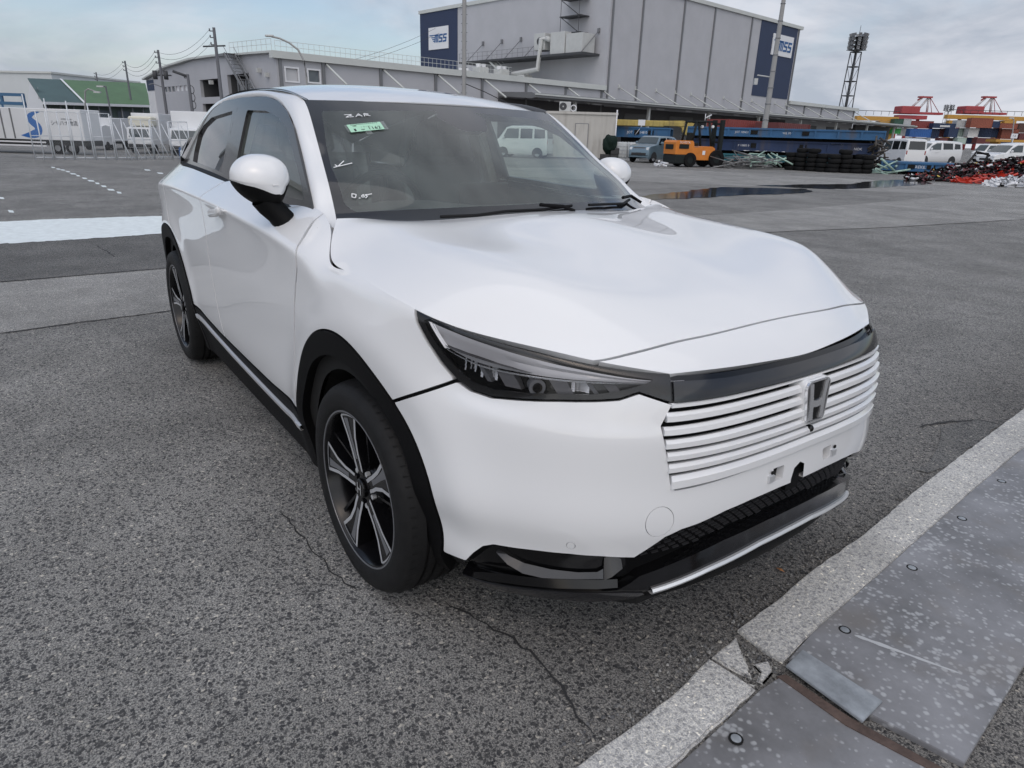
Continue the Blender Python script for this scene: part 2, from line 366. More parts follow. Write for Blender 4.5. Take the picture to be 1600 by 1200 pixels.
#        profile of every column: rows bottom .. top as (z, offset outwards)
FRONTP = lambda ztop, oc, ot: [(.20, -.07), (.28, -.010), (.37, -.002), (.475, .020), (.60, .014), (.705, .009), (.752, -.001), (.798, -.011), (ztop - .028, oc), (ztop, ot)]
FRONTQ = lambda ztop, oc, ot: [(.20, -.07), (.28, -.010), (.37, -.002), (.475, .020), (.60, .012), (.705, .002), (.752, -.010), (.798, -.022), (ztop - .028, oc), (ztop, ot)]
SIDEP = lambda zc, zb, ob, oc=-.004: [(.20, -.055), (.26, -.045), (.33, -.030), (.45, -.006), (.62, -.002), (.78, -.001), (.90, -.004), (zc - .035, -.001), (zc, oc), (zb, ob)]
PROF = [FRONTP(.848, -.022, -.040), FRONTP(.849, -.022, -.040), FRONTP(.858, -.022, -.040), FRONTQ(.873, -.036, -.052), FRONTQ(.892, -.034, -.048),
        FRONTQ(.910, -.027, -.038), [(.20, -.06), (.28, -.022), (.37, -.006), (.475, .012), (.62, .007), (.72, .003), (.80, -.003), (.865, -.008), (.915, -.013), (.944, -.022)],
        [(.20, -.06), (.27, -.04), (.35, -.020), (.47, .0), (.62, .004), (.76, .003), (.85, -.002), (.90, -.008), (.938, -.016), (.968, -.034)],
        [(.20, -.06), (.265, -.045), (.34, -.026), (.46, -.002), (.63, .003), (.77, .003), (.86, -.002), (.918, -.008), (.952, -.018), (.978, -.045)],
        [(.20, -.058), (.265, -.045), (.335, -.028), (.455, -.004), (.625, .001), (.775, .001), (.88, -.003), (.935, -.006), (.966, -.022), (.992, -.055)],
        [(.20, -.056), (.262, -.045), (.332, -.029), (.452, -.005), (.622, -.001), (.78, 0), (.89, -.004), (.955, -.004), (.990, -.018), (1.047, -.096)],
        SIDEP(1.005, 1.083, -.120, -.012), SIDEP(1.030, 1.092, -.120), SIDEP(1.046, 1.110, -.123), SIDEP(1.052, 1.124, -.127),
        SIDEP(1.052, 1.134, -.134), SIDEP(1.042, 1.138, -.145, -.010), SIDEP(1.030, 1.140, -.155, -.018), SIDEP(1.02, 1.14, -.15, -.02), SIDEP(1.02, 1.14, -.12), SIDEP(1.03, 1.14, -.08), SIDEP(1.03, 1.14, -.08)]

def make_wrap(ns=560, nz=110):
    plan = np.array(PLAN); full = np.concatenate([plan[:0:-1] * [1, -1], plan, plan[-2::-1] * [1, -1]])  # mirrored ends so that it meets the middle squarely
    c = chord(full); k0 = len(plan) - 1; s = c - c[k0]
    sk = s[k0:k0 + len(plan)]
    dd = .001
    tang = (spl(s, full, sk + dd) - spl(s, full, sk - dd)); tang /= np.linalg.norm(tang, axis=1, keepdims=True)
    nor = np.stack([-tang[:, 1], tang[:, 0]], 1); nor *= np.sign((nor * plan).sum(1, keepdims=True) + 1e-9)
    prof = np.array(PROF)                               # columns, rows, (z, off)
    ctl = np.stack([plan[:, :1] + nor[:, :1] * prof[:, :, 1], plan[:, 1:] + nor[:, 1:] * prof[:, :, 1], prof[:, :, 0]], 2)
    ctl[0, :, 1] = 0; ctl[-1, :, 1] = 0
    # mirrored padding gives the middle a level tangent
    m = np.array([1, -1, 1.])
    pad = np.concatenate([ctl[3:0:-1] * m, ctl, ctl[-2:-5:-1] * m]); spad = np.concatenate([-sk[3:0:-1], sk, 2 * sk[-1] - sk[-2:-5:-1]])
    # spacing: finer at the front
    w = np.linspace(0, 1, ns); sq = sk[-1] * (.62 * w + .38 * w ** 2.2)
    A = spl(spad, pad, sq)
    r = np.array([0, 1, 2, 3.3, 4.8, 6, 7, 7.6, 8.1, 8.9]); rq = np.linspace(0, 8.9, nz)
    P = spl(r, A.transpose(1, 0, 2), rq).transpose(1, 0, 2)
    S = np.repeat(sq[:, None], nz, 1)
    # wheel-arch flare: a soft ring swelling round both openings
    for wx in (1.305, -1.305):
        d = np.hypot(P[:, :, 0] - wx, P[:, :, 2] - .335)
        side = np.clip((P[:, :, 1] - .6) / .2, 0, 1)
        P[:, :, 1] += .012 * side * np.exp(-((d - .50) / .075) ** 2) * (P[:, :, 2] < 1.0)
    return P, np.stack([S, P[:, :, 2]], 2)

HEDGE = [(.905, .745, 1.086), (.985, .795, 1.045), (1.075, .836, .990), (1.20, .842, .976), (1.40, .841, .966), (1.585, .820, .944), (1.70, .770, .921),
         (1.81, .706, .908), (1.902, .638, .896), (1.986, .562, .881), (2.07, .435, .857)]
HCEN = [(1.070, 0, 1.098), (1.18, 0, 1.098), (1.32, 0, 1.090), (1.50, 0, 1.068), (1.66, 0, 1.038), (1.80, 0, 1.003), (1.91, 0, .970), (1.995, 0, .938), (2.06, 0, .908), (2.105, 0, .876), (2.132, 0, .850)]
#  crown: height above the straight line centre -> edge at fractions .33 .62 .84
def make_hood(nu=160, nv=110):
    ed = np.array(HEDGE); ce = np.array(HCEN); t = np.array([0, .3, .58, .8, .92, 1.])
    up = np.array([[0, -.004, -.012, -.008, 0, 0], [0, .004, .013, .026, .019, 0], [0, .014, .040, .055, .032, 0], [0, .016, .046, .060, .033, 0],
                   [0, .018, .051, .063, .033, 0], [0, .020, .056, .071, .036, 0], [0, .023, .057, .067, .035, 0], [0, .016, .037, .042, .022, 0],
                   [0, .010, .021, .022, .011, 0], [0, .004, .009, .010, .005, 0], [0, 0, 0, 0, 0, 0]])
    ctl = np.zeros((len(ed), len(t), 3))
    for i in range(len(ed)):
        # in plan the row bows forward: the edge leaves the middle squarely
        f = t[:, None]
        ctl[i] = ce[i] * (1 - f) + ed[i] * f
        ctl[i, :, 0] += (ce[i, 0] - ed[i, 0]) * (.22 * np.sin(np.pi * t)) * (0.9)
        ctl[i, :, 2] += up[i]
    m = np.array([1, -1, 1.])
    pad = np.concatenate([ctl[:, 3:0:-1] * m, ctl], axis=1); tp = np.concatenate([-t[3:0:-1], t])
    A = spl(tp, pad.transpose(1, 0, 2), np.linspace(0, 1, nv)).transpose(1, 0, 2)
    return spl(np.linspace(0, 1, len(ed)), A, np.linspace(0, 1, nu))

WE = [(.905, .745, 1.050), (.825, .717, 1.079), (.714, .690, 1.164), (.605, .665, 1.234), (.493, .641, 1.311), (.375, .616, 1.391), (.264, .600, 1.457)]    # windscreen's outer edge
AO = [(.840, .783, 1.066), (.776, .768, 1.093), (.643, .738, 1.170), (.565, .720, 1.217), (.490, .703, 1.263), (.364, .675, 1.354), (.238, .655, 1.413)]       # pillar's outer edge
DITCH = [(.10, .600, 1.484), (-.15, .602, 1.500), (-.5, .604, 1.504), (-.9, .602, 1.480), (-1.25, .590, 1.426), (-1.55, .565, 1.358), (-1.85, .53, 1.27)]
RAIL = [(.10, .640, 1.450), (-.09, .630, 1.473), (-.45, .628, 1.478), (-.80, .633, 1.466), (-1.06, .652, 1.414), (-1.25, .690, 1.312), (-1.46, .740, 1.175)]
def make_pillar(nu=200, nv=10):
    a = curve(np.array(WE + DITCH), nu); b = curve(np.array(AO + RAIL), nu)
    ka, kb = chord(WE + DITCH)[len(WE) - 1] / chord(WE + DITCH)[-1], chord(AO + RAIL)[len(AO) - 1] / chord(AO + RAIL)[-1]
    ta = np.concatenate([np.linspace(0, ka, nu // 2, endpoint=False), np.linspace(ka, 1, nu - nu // 2)])
    tb = np.concatenate([np.linspace(0, kb, nu // 2, endpoint=False), np.linspace(kb, 1, nu - nu // 2)])
    ca, cb = chord(WE + DITCH), chord(AO + RAIL)
    a = spl(ca, np.array(WE + DITCH), ta * ca[-1]); b = spl(cb, np.array(AO + RAIL), tb * cb[-1])
    P = np.zeros((nu, nv, 3)); out = np.array([.25, .8, .55]) / np.linalg.norm([.25, .8, .55])
    for j in range(nv):
        w = j / (nv - 1); P[:, j] = a * (1 - w) + b * w + out * (.014 * 4 * w * (1 - w))
    return P

def side_y(x, z):
    """plane of the side windows: leans in towards the roof, barrelled along the car"""
    return .768 - (z - 1.093) * .31 - (z - 1.093) ** 2 * .12 - .020 * np.maximum(-.3 - x, 0) ** 2

def make_windscreen(nu=60, nv=60):
    e = curve(np.array(WE), nu); ze = np.linspace(0, 1, nu)
    cen = curve(np.array([(1.120, 0, 1.056), (1.03, 0, 1.112), (.80, 0, 1.236), (.56, 0, 1.362), (.345, 0, 1.466)]), nu)
    P = np.zeros((nu, nv, 3))
    for j in range(nv):
        w = j / (nv - 1)
        k = w ** 2.0
        P[:, j] = cen * (1 - k) + e * k; P[:, j, 1] = e[:, 1] * w
    return P

def make_roof(nu=80, nv=40):
    cen = curve(np.array([(.352, 0, 1.468), (.24, 0, 1.497), (.08, 0, 1.524), (-.2, 0, 1.552), (-.55, 0, 1.563), (-.9, 0, 1.555), (-1.3, 0, 1.515), (-1.6, 0, 1.465), (-1.9, 0, 1.40)]), nu)
    edge = curve(np.array([(.268, .572, 1.448), (.16, .574, 1.470), (.02, .575, 1.492), (-.2, .577, 1.507), (-.55, .578, 1.509), (-.9, .576, 1.486), (-1.28, .562, 1.428), (-1.56, .54, 1.362), (-1.86, .50, 1.28)]), nu)
    P = np.zeros((nu, nv, 3))
    for j in range(nv):
        w = j / (nv - 1); k = .66 * w ** 2 + .34 * w ** 5
        P[:, j] = cen * (1 - k) + edge * k; P[:, j, 1] = edge[:, 1] * w; P[:, j, 0] = cen[:, 0] * (1 - w ** 2) + edge[:, 0] * w ** 2
    return P
# ================================================================ SURVEY OF THE YARD
FH = Vector((math.cos(YAW), math.sin(YAW), 0)); RH = Vector((math.sin(YAW), -math.cos(YAW), 0)); C0 = Vector(CAM)
def ray(px, py): return _f + _r2 * ((px - 800) / FPX) + _u2 * ((600 - py) / FPX)
def at(px, py, D):
    d = ray(px, py); return C0 + d * (D / d.dot(FH))
def gp(px, py, z=0.):
    d = ray(px, py); return C0 + d * ((z - C0.z) / d.z)
def LDw(L, D, z=0.): return Vector((C0.x, C0.y, 0)) + RH * L + FH * D + Vector((0, 0, z))
def fall(L, D):
    """the ground drops a little beyond the fence on the left"""
    s = lambda x: max(0, min(1, x)) ** 2 * (3 - 2 * max(0, min(1, x)))
    return -.95 * s((D - 27) / 19) * s((-L - 8) / 6)
def gz(P): q = P - C0; return fall(q.dot(RH), q.dot(FH))
YAWR = YAW - math.pi / 2          # heading whose x axis runs to the camera's right

def asphalt(name, dark, light, size, wet=0., warm=0., contrast=1., kerbside=False, grit=1.):
    m, t, b = nodes(name); L = t.links.new; tc = t.nodes.new('ShaderNodeTexCoord')
    def nz(scale, det=6, rough=.6, coord=tc.outputs['Object']):
        n = t.nodes.new('ShaderNodeTexNoise'); n.inputs['Scale'].default_value = scale; n.inputs['Detail'].default_value = det; n.inputs['Roughness'].default_value = rough; L(coord, n.inputs['Vector']); return n
    warp = nz(70, 3); wm = t.nodes.new('ShaderNodeMix'); wm.data_type = 'VECTOR'; wm.inputs[0].default_value = .020; L(tc.outputs['Object'], wm.inputs[4]); L(warp.outputs['Color'], wm.inputs[5])
    v = t.nodes.new('ShaderNodeTexVoronoi'); v.inputs['Scale'].default_value = size; L(wm.outputs[1], v.inputs['Vector'])
    v2 = t.nodes.new('ShaderNodeTexVoronoi'); v2.inputs['Scale'].default_value = size * 2.3; L(wm.outputs[1], v2.inputs['Vector'])
    # grey mortar-like binder with fine grit; dark blue-grey stones and a few pale ones set in it
    sp = t.nodes.new('ShaderNodeSeparateColor'); L(v.outputs['Color'], sp.inputs[0])
    sp2 = t.nodes.new('ShaderNodeSeparateColor'); L(v2.outputs['Color'], sp2.inputs[0])
    dk, lt = dark, light
    def mixc(f, a_, col): 
        q = t.nodes.new('ShaderNodeMix'); q.data_type = 'RGBA'; L(f, q.inputs[0]); L(a_, q.inputs[6])
        if isinstance(col, tuple): q.inputs[7].default_value = col + (1,)
        else: L(col, q.inputs[7])
        return q.outputs[2]
    def rng(src, a0, a1, b0, b1):
        q = t.nodes.new('ShaderNodeMapRange'); q.interpolation_type = 'SMOOTHSTEP'; q.inputs['From Min'].default_value = a0; q.inputs['From Max'].default_value = a1; q.inputs['To Min'].default_value = b0; q.inputs['To Max'].default_value = b1; L(src, q.inputs[0]); return q.outputs[0]
    def mul(a_, b_):
        q = t.nodes.new('ShaderNodeMath'); q.operation = 'MULTIPLY'; L(a_, q.inputs[0]); L(b_, q.inputs[1]); return q.outputs[0]
    gn = nz(size * 2.3, 5, .72); cr = t.nodes.new('ShaderNodeValToRGB'); L(gn.outputs[0], cr.inputs[0]); e = cr.color_ramp.elements
    e[0].position = .39; g0, g1 = .85 - .60 * grit, 1.06 + .32 * grit; e[0].color = (lt * g0, lt * g0, lt * g0 * 1.03, 1); e[1].position = .62; e[1].color = (lt * g1 + warm, lt * g1 * .98 + warm * .8, lt * g1 * .92, 1)
    small_d = mul(rng(sp2.outputs[1], .40, .46, 0, .80 * contrast), rng(v2.outputs['Distance'], .52, .34, 0, 1)); c1 = mixc(small_d, cr.outputs[0], (dk * .95, dk * .97, dk * 1.04))
    small_l = mul(rng(sp2.outputs[1], .12, .08, 0, .7), rng(v2.outputs['Distance'], .46, .30, 0, 1)); c2 = mixc(small_l, c1, (lt * 1.35 + warm, lt * 1.28 + warm, lt * 1.12))
    tone = t.nodes.new('ShaderNodeValToRGB'); L(sp.outputs[2], tone.inputs[0]); e = tone.color_ramp.elements; e[0].color = (dk * .50, dk * .53, dk * .64, 1); e[1].color = (dk * 1.15, dk * 1.15, dk * 1.18, 1)
    big_d = mul(rng(sp.outputs[0], .48, .56, 0, .88 * contrast), rng(v.outputs['Distance'], .56, .40, 0, 1)); c3 = mixc(big_d, c2, tone.outputs[0])
    big_l = mul(rng(sp.outputs[0], .075, .06, 0, .9), rng(v.outputs['Distance'], .44, .30, 0, 1)); last0 = mixc(big_l, c3, (lt * 1.75 + warm, lt * 1.65 + warm, lt * 1.45))
    # stains and worn lanes
    n1 = nz(.55, 5); n2 = nz(1.9, 8, .7); ad = t.nodes.new('ShaderNodeMath'); ad.operation = 'ADD'; L(n1.outputs[0], ad.inputs[0]); L(n2.outputs[0], ad.inputs[1])
    mr = t.nodes.new('ShaderNodeMapRange'); mr.inputs['From Min'].default_value = .75; mr.inputs['From Max'].default_value = 1.25; mr.inputs['To Min'].default_value = .70; mr.inputs['To Max'].default_value = 1.18; L(ad.outputs[0], mr.inputs[0])
    sc = t.nodes.new('ShaderNodeMix'); sc.data_type = 'RGBA'; sc.blend_type = 'MULTIPLY'; sc.inputs[0].default_value = 1; L(last0, sc.inputs[6]); L(mr.outputs[0], sc.inputs[7])
    n3 = nz(7, 8, .7); rs = t.nodes.new('ShaderNodeMapRange'); rs.inputs['From Min'].default_value = .66; rs.inputs['From Max'].default_value = .80; rs.inputs['To Max'].default_value = .35; L(n3.outputs[0], rs.inputs[0])
    m4 = t.nodes.new('ShaderNodeMix'); m4.data_type = 'RGBA'; L(rs.outputs[0], m4.inputs[0]); L(sc.outputs[2], m4.inputs[6]); m4.inputs[7].default_value = (.055, .04, .032, 1)
    last = m4.outputs[2]
    if kerbside:      # oily, damp strip that water leaves along the kerb
        sx = t.nodes.new('ShaderNodeVectorMath'); sx.operation = 'DOT_PRODUCT'; L(tc.outputs['Object'], sx.inputs[0]); sx.inputs[1].default_value = (.996, .087, 0)
        a1 = t.nodes.new('ShaderNodeMath'); a1.operation = 'MULTIPLY_ADD'; L(n2.outputs[0], a1.inputs[0]); a1.inputs[1].default_value = .9; L(sx.outputs['Value'], a1.inputs[2])
        mq = t.nodes.new('ShaderNodeMapRange'); mq.interpolation_type = 'SMOOTHSTEP'; mq.inputs['From Min'].default_value = 1.75; mq.inputs['From Max'].default_value = 2.75; mq.inputs['To Max'].default_value = .55; L(a1.outputs[0], mq.inputs[0])
        mk_ = t.nodes.new('ShaderNodeMix'); mk_.data_type = 'RGBA'; mk_.blend_type = 'MULTIPLY'; L(mq.outputs[0], mk_.inputs[0]); L(last, mk_.inputs[6]); mk_.inputs[7].default_value = (.38, .35, .33, 1); last = mk_.outputs[2]
    L(last, b.inputs['Base Color'])
    b.inputs['Roughness'].default_value = .78 - wet * .5; b.inputs['Specular IOR Level'].default_value = .22
    bp = t.nodes.new('ShaderNodeBump'); bp.inputs['Strength'].default_value = .55; bp.inputs['Distance'].default_value = .006; bp.invert = True; L(v.outputs['Distance'], bp.inputs['Height'])
    bp2 = t.nodes.new('ShaderNodeBump'); bp2.inputs['Strength'].default_value = .35; bp2.inputs['Distance'].default_value = .004; L(gn.outputs[0], bp2.inputs['Height']); L(bp.outputs[0], bp2.inputs['Normal']); L(bp2.outputs[0], b.inputs['Normal'])
    return m
ASPH = asphalt('asphalt', .058, .325, 86, kerbside=True)
ASPH_L = asphalt('pale asphalt', .12, .39, 95, contrast=.7)
ASPH_D = asphalt('dark asphalt', .06, .20, 92)
CONC = asphalt('kerb concrete', .22, .60, 92, warm=.02, contrast=.6, grit=.35)

# ---------------------------------------------------------------- ground
def axis(lo, hi, n0, far): return sorted(set([round(-far * (k / n0) ** 3, 2) for k in range(n0, 0, -1)] + [0] + [round(far * (k / n0) ** 3, 2) for k in range(1, n0 + 1)]))
Ls = [-3000, -900, -400, -200, -120, -80, -60, -50, -44, -38, -32, -28, -24, -20, -17, -15, -14, -13, -12, -11, -10, -9, -8, -6, 0, 8, 20, 40, 80, 200, 500, 1200, 3000]
Ds = [-60, -20, -5, 0, 5, 10, 20, 24, 27, 28, 29, 30, 31, 32, 33, 34, 35, 36, 37, 38, 39, 40, 41, 42, 43, 44, 45, 46, 48, 52, 60, 80, 120, 200, 400, 900, 2000, 4500]
gm = MB(); gm.add([LDw(L, D, fall(L, D)) for L in Ls for D in Ds], [(i * len(Ds) + j, (i + 1) * len(Ds) + j, (i + 1) * len(Ds) + j + 1, i * len(Ds) + j + 1) for i in range(len(Ls) - 1) for j in range(len(Ds) - 1)], 0, True)
tag(gm.build('ground', ASPH), kind='structure')
def sheet_px(name, pts, m, z=.004, kind='structure', jag=0., seed=1, sub=14):
    rr = random.Random(seed); P = [gp(x, y) for x, y in pts]; Q = []
    for a, b in zip(P, P[1:] + P[:1]):
        n = max(1, int(sub * min(1, (b - a).length / 2))) if jag else 1
        for k in range(n):
            q = a.lerp(b, k / n)
            if jag and k: q = q + Vector((rr.uniform(-jag, jag), rr.uniform(-jag, jag), 0))
            Q.append((q.x, q.y, z))
    me = bpy.data.meshes.new(name); bm = bmesh.new(); vs = [bm.verts.new(q) for q in Q]; f = bm.faces.new(vs); f.normal_update()
    if f.normal.z < 0: f.normal_flip()
    bmesh.ops.triangulate(bm, faces=[f]); bm.to_mesh(me); bm.free(); me.materials.append(m)
    o = link(bpy.data.objects.new(name, me)); return tag(o, kind=kind)
sheet_px('asphalt_patch', [(-300, 474), (0, 443), (130, 432), (275, 420), (420, 408), (440, 470), (300, 482), (262, 486), (130, 503), (0, 521), (-300, 560)], ASPH_L, .004, jag=.02, seed=2)
sheet_px('asphalt_band', [(1010, 262.5), (1400, 283), (1800, 305), (1800, 330), (1600, 313), (1430, 302), (1010, 284), (700, 272), (700, 262)], ASPH_L, .004, jag=.03, seed=3)
sheet_px('asphalt_lane', [(1000, 341), (1120, 336.5), (1285, 324), (1600, 297), (1900, 270), (1900, 320), (1600, 343), (1400, 355), (1230, 362), (1000, 372)], ASPH_L, .008, jag=.02, seed=4)
sheet_px('asphalt_seam', [(-300, 395), (0, 382), (250, 367), (420, 356), (420, 406), (275, 418), (130, 430), (0, 441), (-300, 472)], ASPH_D, .004, jag=.02, seed=5)
WPAINT = mat('worn white road paint', (.72, .78, .79), .75, var=.12, vscale=9, bump=.3, bscale=120)
sheet_px('painted_band', [(-400, 368), (0, 347), (90, 343), (200, 339.5), (260, 338), (420, 331), (420, 356), (250, 366), (130, 374.5), (0, 382), (-400, 403)], WPAINT, .008, jag=.03, seed=6, sub=40)
for i, (x, y) in enumerate([(83, 262), (91, 264.5), (98, 266), (106, 268.5), (114, 272), (122, 275), (132, 279), (142, 283), (152, 287), (162, 291.5), (173, 297), (186, 301.5), (2, 310), (17, 331), (230, 266), (250, 271)]):
    w_, h_ = 3.4 + i * .12, .9 + (y - 255) * .018
    if 3 < i < 12: w_ *= (1.0, 1.35, .85)[i % 3]
    sheet_px('road_dash', [(x - w_, y - h_), (x + w_ * .7, y - h_ * .6), (x + w_ * 1.1, y + h_), (x - w_ * .5, y + h_ * .7)], WPAINT, .008)
# puddles
WATER, t_, b_ = nodes('puddle water'); b_.inputs['Base Color'].default_value = (.018, .017, .016, 1); b_.inputs['Roughness'].default_value = .09; b_.inputs['IOR'].default_value = 1.33; b_.inputs['Specular IOR Level'].default_value = .5
sheet_px('puddle', [(988, 309), (1040, 303), (1090, 297), (1130, 292.5), (1152, 293), (1215, 294.5), (1262, 295.5), (1268, 300), (1238, 303), (1190, 304.5), (1120, 308), (1060, 311), (1010, 313)], WATER, .009, jag=.12, seed=7, sub=8)
sheet_px('puddle', [(1180, 290), (1260, 288.5), (1330, 288), (1350, 284), (1400, 281), (1450, 283.5), (1456, 288), (1420, 291), (1360, 294), (1300, 296), (1250, 294)], WATER, .009, jag=.10, seed=8, sub=8)
sheet_px('damp_stain', [(1470, 668), (1525, 655), (1565, 664), (1540, 690), (1500, 722), (1450, 740), (1430, 735), (1465, 700)], ASPH_D, .004, jag=.03, seed=9)
# cracks: thin dark furrows
CRK = mat('crack', (.03, .03, .031), .95)
def crack(pts, w_, seed):
    rr = random.Random(seed); P = [gp(x, y) for x, y in pts]; Q = []
    for a, b in zip(P, P[1:]):
        n = max(2, int((b - a).length / .03))
        for k in range(n): Q.append(a.lerp(b, k / n) + Vector((rr.uniform(-1, 1), rr.uniform(-1, 1), 0)) * .008)
    Q.append(P[-1]); mb = MB(); v = []
    for i, q in enumerate(Q):
        d = (Q[min(i + 1, len(Q) - 1)] - Q[max(0, i - 1)]).normalized(); n_ = Vector((-d.y, d.x, 0)); ww = w_ * rr.uniform(.25, 1) * (1 if 0 < i < len(Q) - 1 else .1)
        v += [q + n_ * ww + Vector((0, 0, .0045)), q - n_ * ww + Vector((0, 0, .0045))]
    mb.add(v, [(2 * i, 2 * i + 1, 2 * i + 3, 2 * i + 2) for i in range(len(Q) - 1)]); tag(mb.build('asphalt_crack', CRK), kind='structure')
crack([(690, 940), (760, 975), (830, 1020), (880, 1075), (905, 1120), (935, 1160)], .0045, 1)
crack([(440, 800), (480, 850), (530, 905), (560, 925)], .003, 2)
crack([(0, 441), (130, 430), (275, 418)], .012, 3); crack([(0, 522), (130, 504), (300, 482)], .010, 4)
crack([(150, 384), (165, 392), (180, 402)], .012, 5); crack([(1435, 668), (1480, 660), (1530, 657), (1570, 665)], .010, 6)


# stains soaked into the asphalt
def stain_mat(name, col, amount):
    m, t, b = nodes(name); t.nodes.remove(b); o = t.nodes['Material Output']; L = t.links.new
    df = t.nodes.new('ShaderNodeBsdfDiffuse'); df.inputs[0].default_value = col + (1,); tr = t.nodes.new('ShaderNodeBsdfTransparent'); mx = t.nodes.new('ShaderNodeMixShader')
    tc = t.nodes.new('ShaderNodeTexCoord'); ln = t.nodes.new('ShaderNodeVectorMath'); ln.operation = 'DISTANCE'; L(tc.outputs['Generated'], ln.inputs[0]); ln.inputs[1].default_value = (.5, .5, 0)
    r = t.nodes.new('ShaderNodeMapRange'); r.interpolation_type = 'SMOOTHSTEP'; r.inputs['From Min'].default_value = .48; r.inputs['From Max'].default_value = .05; L(ln.outputs['Value'], r.inputs[0])
    n = t.nodes.new('ShaderNodeTexNoise'); n.inputs['Scale'].default_value = 38; n.inputs['Detail'].default_value = 6; L(tc.outputs['Object'], n.inputs['Vector']); q = t.nodes.new('ShaderNodeMapRange'); q.inputs['From Min'].default_value = .35; q.inputs['From Max'].default_value = .65; L(n.outputs[0], q.inputs[0])
    k = t.nodes.new('ShaderNodeMath'); k.operation = 'MULTIPLY'; L(r.outputs[0], k.inputs[0]); L(q.outputs[0], k.inputs[1]); k2 = t.nodes.new('ShaderNodeMath'); k2.operation = 'MULTIPLY'; L(k.outputs[0], k2.inputs[0]); k2.inputs[1].default_value = amount
    L(k2.outputs[0], mx.inputs[0]); L(tr.outputs[0], mx.inputs[1]); L(df.outputs[0], mx.inputs[2]); L(mx.outputs[0], o.inputs[0]); return m
RSTN, OSTN = stain_mat('rust stain', (.075, .040, .032), .7), stain_mat('oil stain', (.028, .027, .027), .75)
for x, y, rx, ry, mm in ((283, 857, 26, 15, RSTN), (482, 972, 34, 22, RSTN), (880, 1010, 150, 60, OSTN), (560, 1060, 120, 60, OSTN), (140, 640, 110, 34, OSTN), (1480, 560, 90, 26, OSTN), (330, 760, 130, 46, OSTN), (60, 300, 60, 8, OSTN), (200, 400, 60, 9, OSTN), (1330, 330, 90, 7, OSTN), (1540, 420, 60, 12, OSTN), (70, 1010, 120, 70, OSTN)):
    sheet_px('oil_stain' if mm is OSTN else 'rust_stain', [(x + rx * math.cos(a), y + ry * math.sin(a)) for a in np.linspace(0, 2 * math.pi, 17)[:-1]], mm, .0125)

# ---------------------------------------------------------------- concrete kerb blocks, steel plates
kerb = thing('kerb', None, None); kerb['kind'] = 'structure'
def slab(name, pts, m, z0, z1, parent, jag=0., seed=1, bev=.006):
    rr = random.Random(seed); P = [gp(x, y) for x, y in pts]; Q = []
    for i, (a, b) in enumerate(zip(P, P[1:] + P[:1])):
        n = max(1, int((b - a).length / .035)) if jag else 1
        for k in range(n):
            q = a.lerp(b, k / n)
            if jag and (k or n == 1): q = q + Vector((rr.uniform(-jag, jag), rr.uniform(-jag, jag), 0))
            Q.append(q)
    me = bpy.data.meshes.new(name); bm = bmesh.new(); vs = [bm.verts.new((q.x, q.y, z1)) for q in Q]; f = bm.faces.new(vs); f.normal_update()
    if f.normal.z < 0: f.normal_flip()
    ex = bmesh.ops.extrude_face_region(bm, geom=[f]); 
    for v in [g for g in ex['geom'] if isinstance(g, bmesh.types.BMVert)]: v.co.z = z1
    for v in vs: v.co.z = z0
    top = [g for g in ex['geom'] if isinstance(g, bmesh.types.BMFace)]
    bmesh.ops.recalc_face_normals(bm, faces=bm.faces)
    if bev: bmesh.ops.bevel(bm, geom=[e for t in top for e in t.edges], offset=bev, segments=2, affect='EDGES', clamp_overlap=True)
    bmesh.ops.triangulate(bm, faces=[f for f in bm.faces if len(f.verts) > 4]); bm.to_mesh(me); bm.free(); me.materials.append(m)
    o = link(bpy.data.objects.new(name, me), parent); return o
slab('kerb_block', [(640, 1420), (905, 1198), (985, 1140), (1060, 1080), (1108, 1032), (1150, 1058), (1180, 1080), (1120, 1136), (1052, 1199), (820, 1420)], CONC, -.05, .010, kerb, .0022, 11)
slab('kerb_block', [(1152, 988), (1210, 945), (1275, 890), (1350, 838), (1420, 778), (1500, 715), (1600, 640), (1800, 482), (1800, 542), (1600, 701), (1517, 771), (1375, 899), (1265, 997), (1222, 1038), (1195, 1022)], CONC, -.05, .012, kerb, .0022, 12)
slab('kerb_chip', [(1112, 1029), (1150, 997), (1168, 1040), (1175, 1062), (1150, 1052)], CONC, -.05, .008, kerb, .003, 13)
slab('kerb_chip', [(1176, 1040), (1200, 1033), (1210, 1052), (1192, 1070), (1182, 1066), (1186, 1052)], CONC, -.05, .006, kerb, .003, 14)
slab('kerb_chip', [(1168, 1066), (1184, 1070), (1180, 1078), (1160, 1068)], CONC, -.05, .003, kerb, .002, 15)
STEEL, t_, b_ = nodes('weathered steel plate'); L_ = t_.links.new; tc = t_.nodes.new('ShaderNodeTexCoord')
n1 = t_.nodes.new('ShaderNodeTexNoise'); n1.inputs['Scale'].default_value = 3.2; n1.inputs['Detail'].default_value = 8; n1.inputs['Roughness'].default_value = .65; L_(tc.outputs['Object'], n1.inputs['Vector'])
r1 = t_.nodes.new('ShaderNodeValToRGB'); L_(n1.outputs[0], r1.inputs[0]); e = r1.color_ramp.elements; e[0].position = .33; e[0].color = (.165, .165, .17, 1); e[1].position = .68; e[1].color = (.31, .31, .325, 1); x = e.new(.50); x.color = (.235, .235, .245, 1)
v1 = t_.nodes.new('ShaderNodeTexVoronoi'); v1.inputs['Scale'].default_value = 52; L_(tc.outputs['Object'], v1.inputs['Vector'])
n2 = t_.nodes.new('ShaderNodeTexNoise'); n2.inputs['Scale'].default_value = 38; n2.inputs['Detail'].default_value = 6; L_(tc.outputs['Object'], n2.inputs['Vector'])
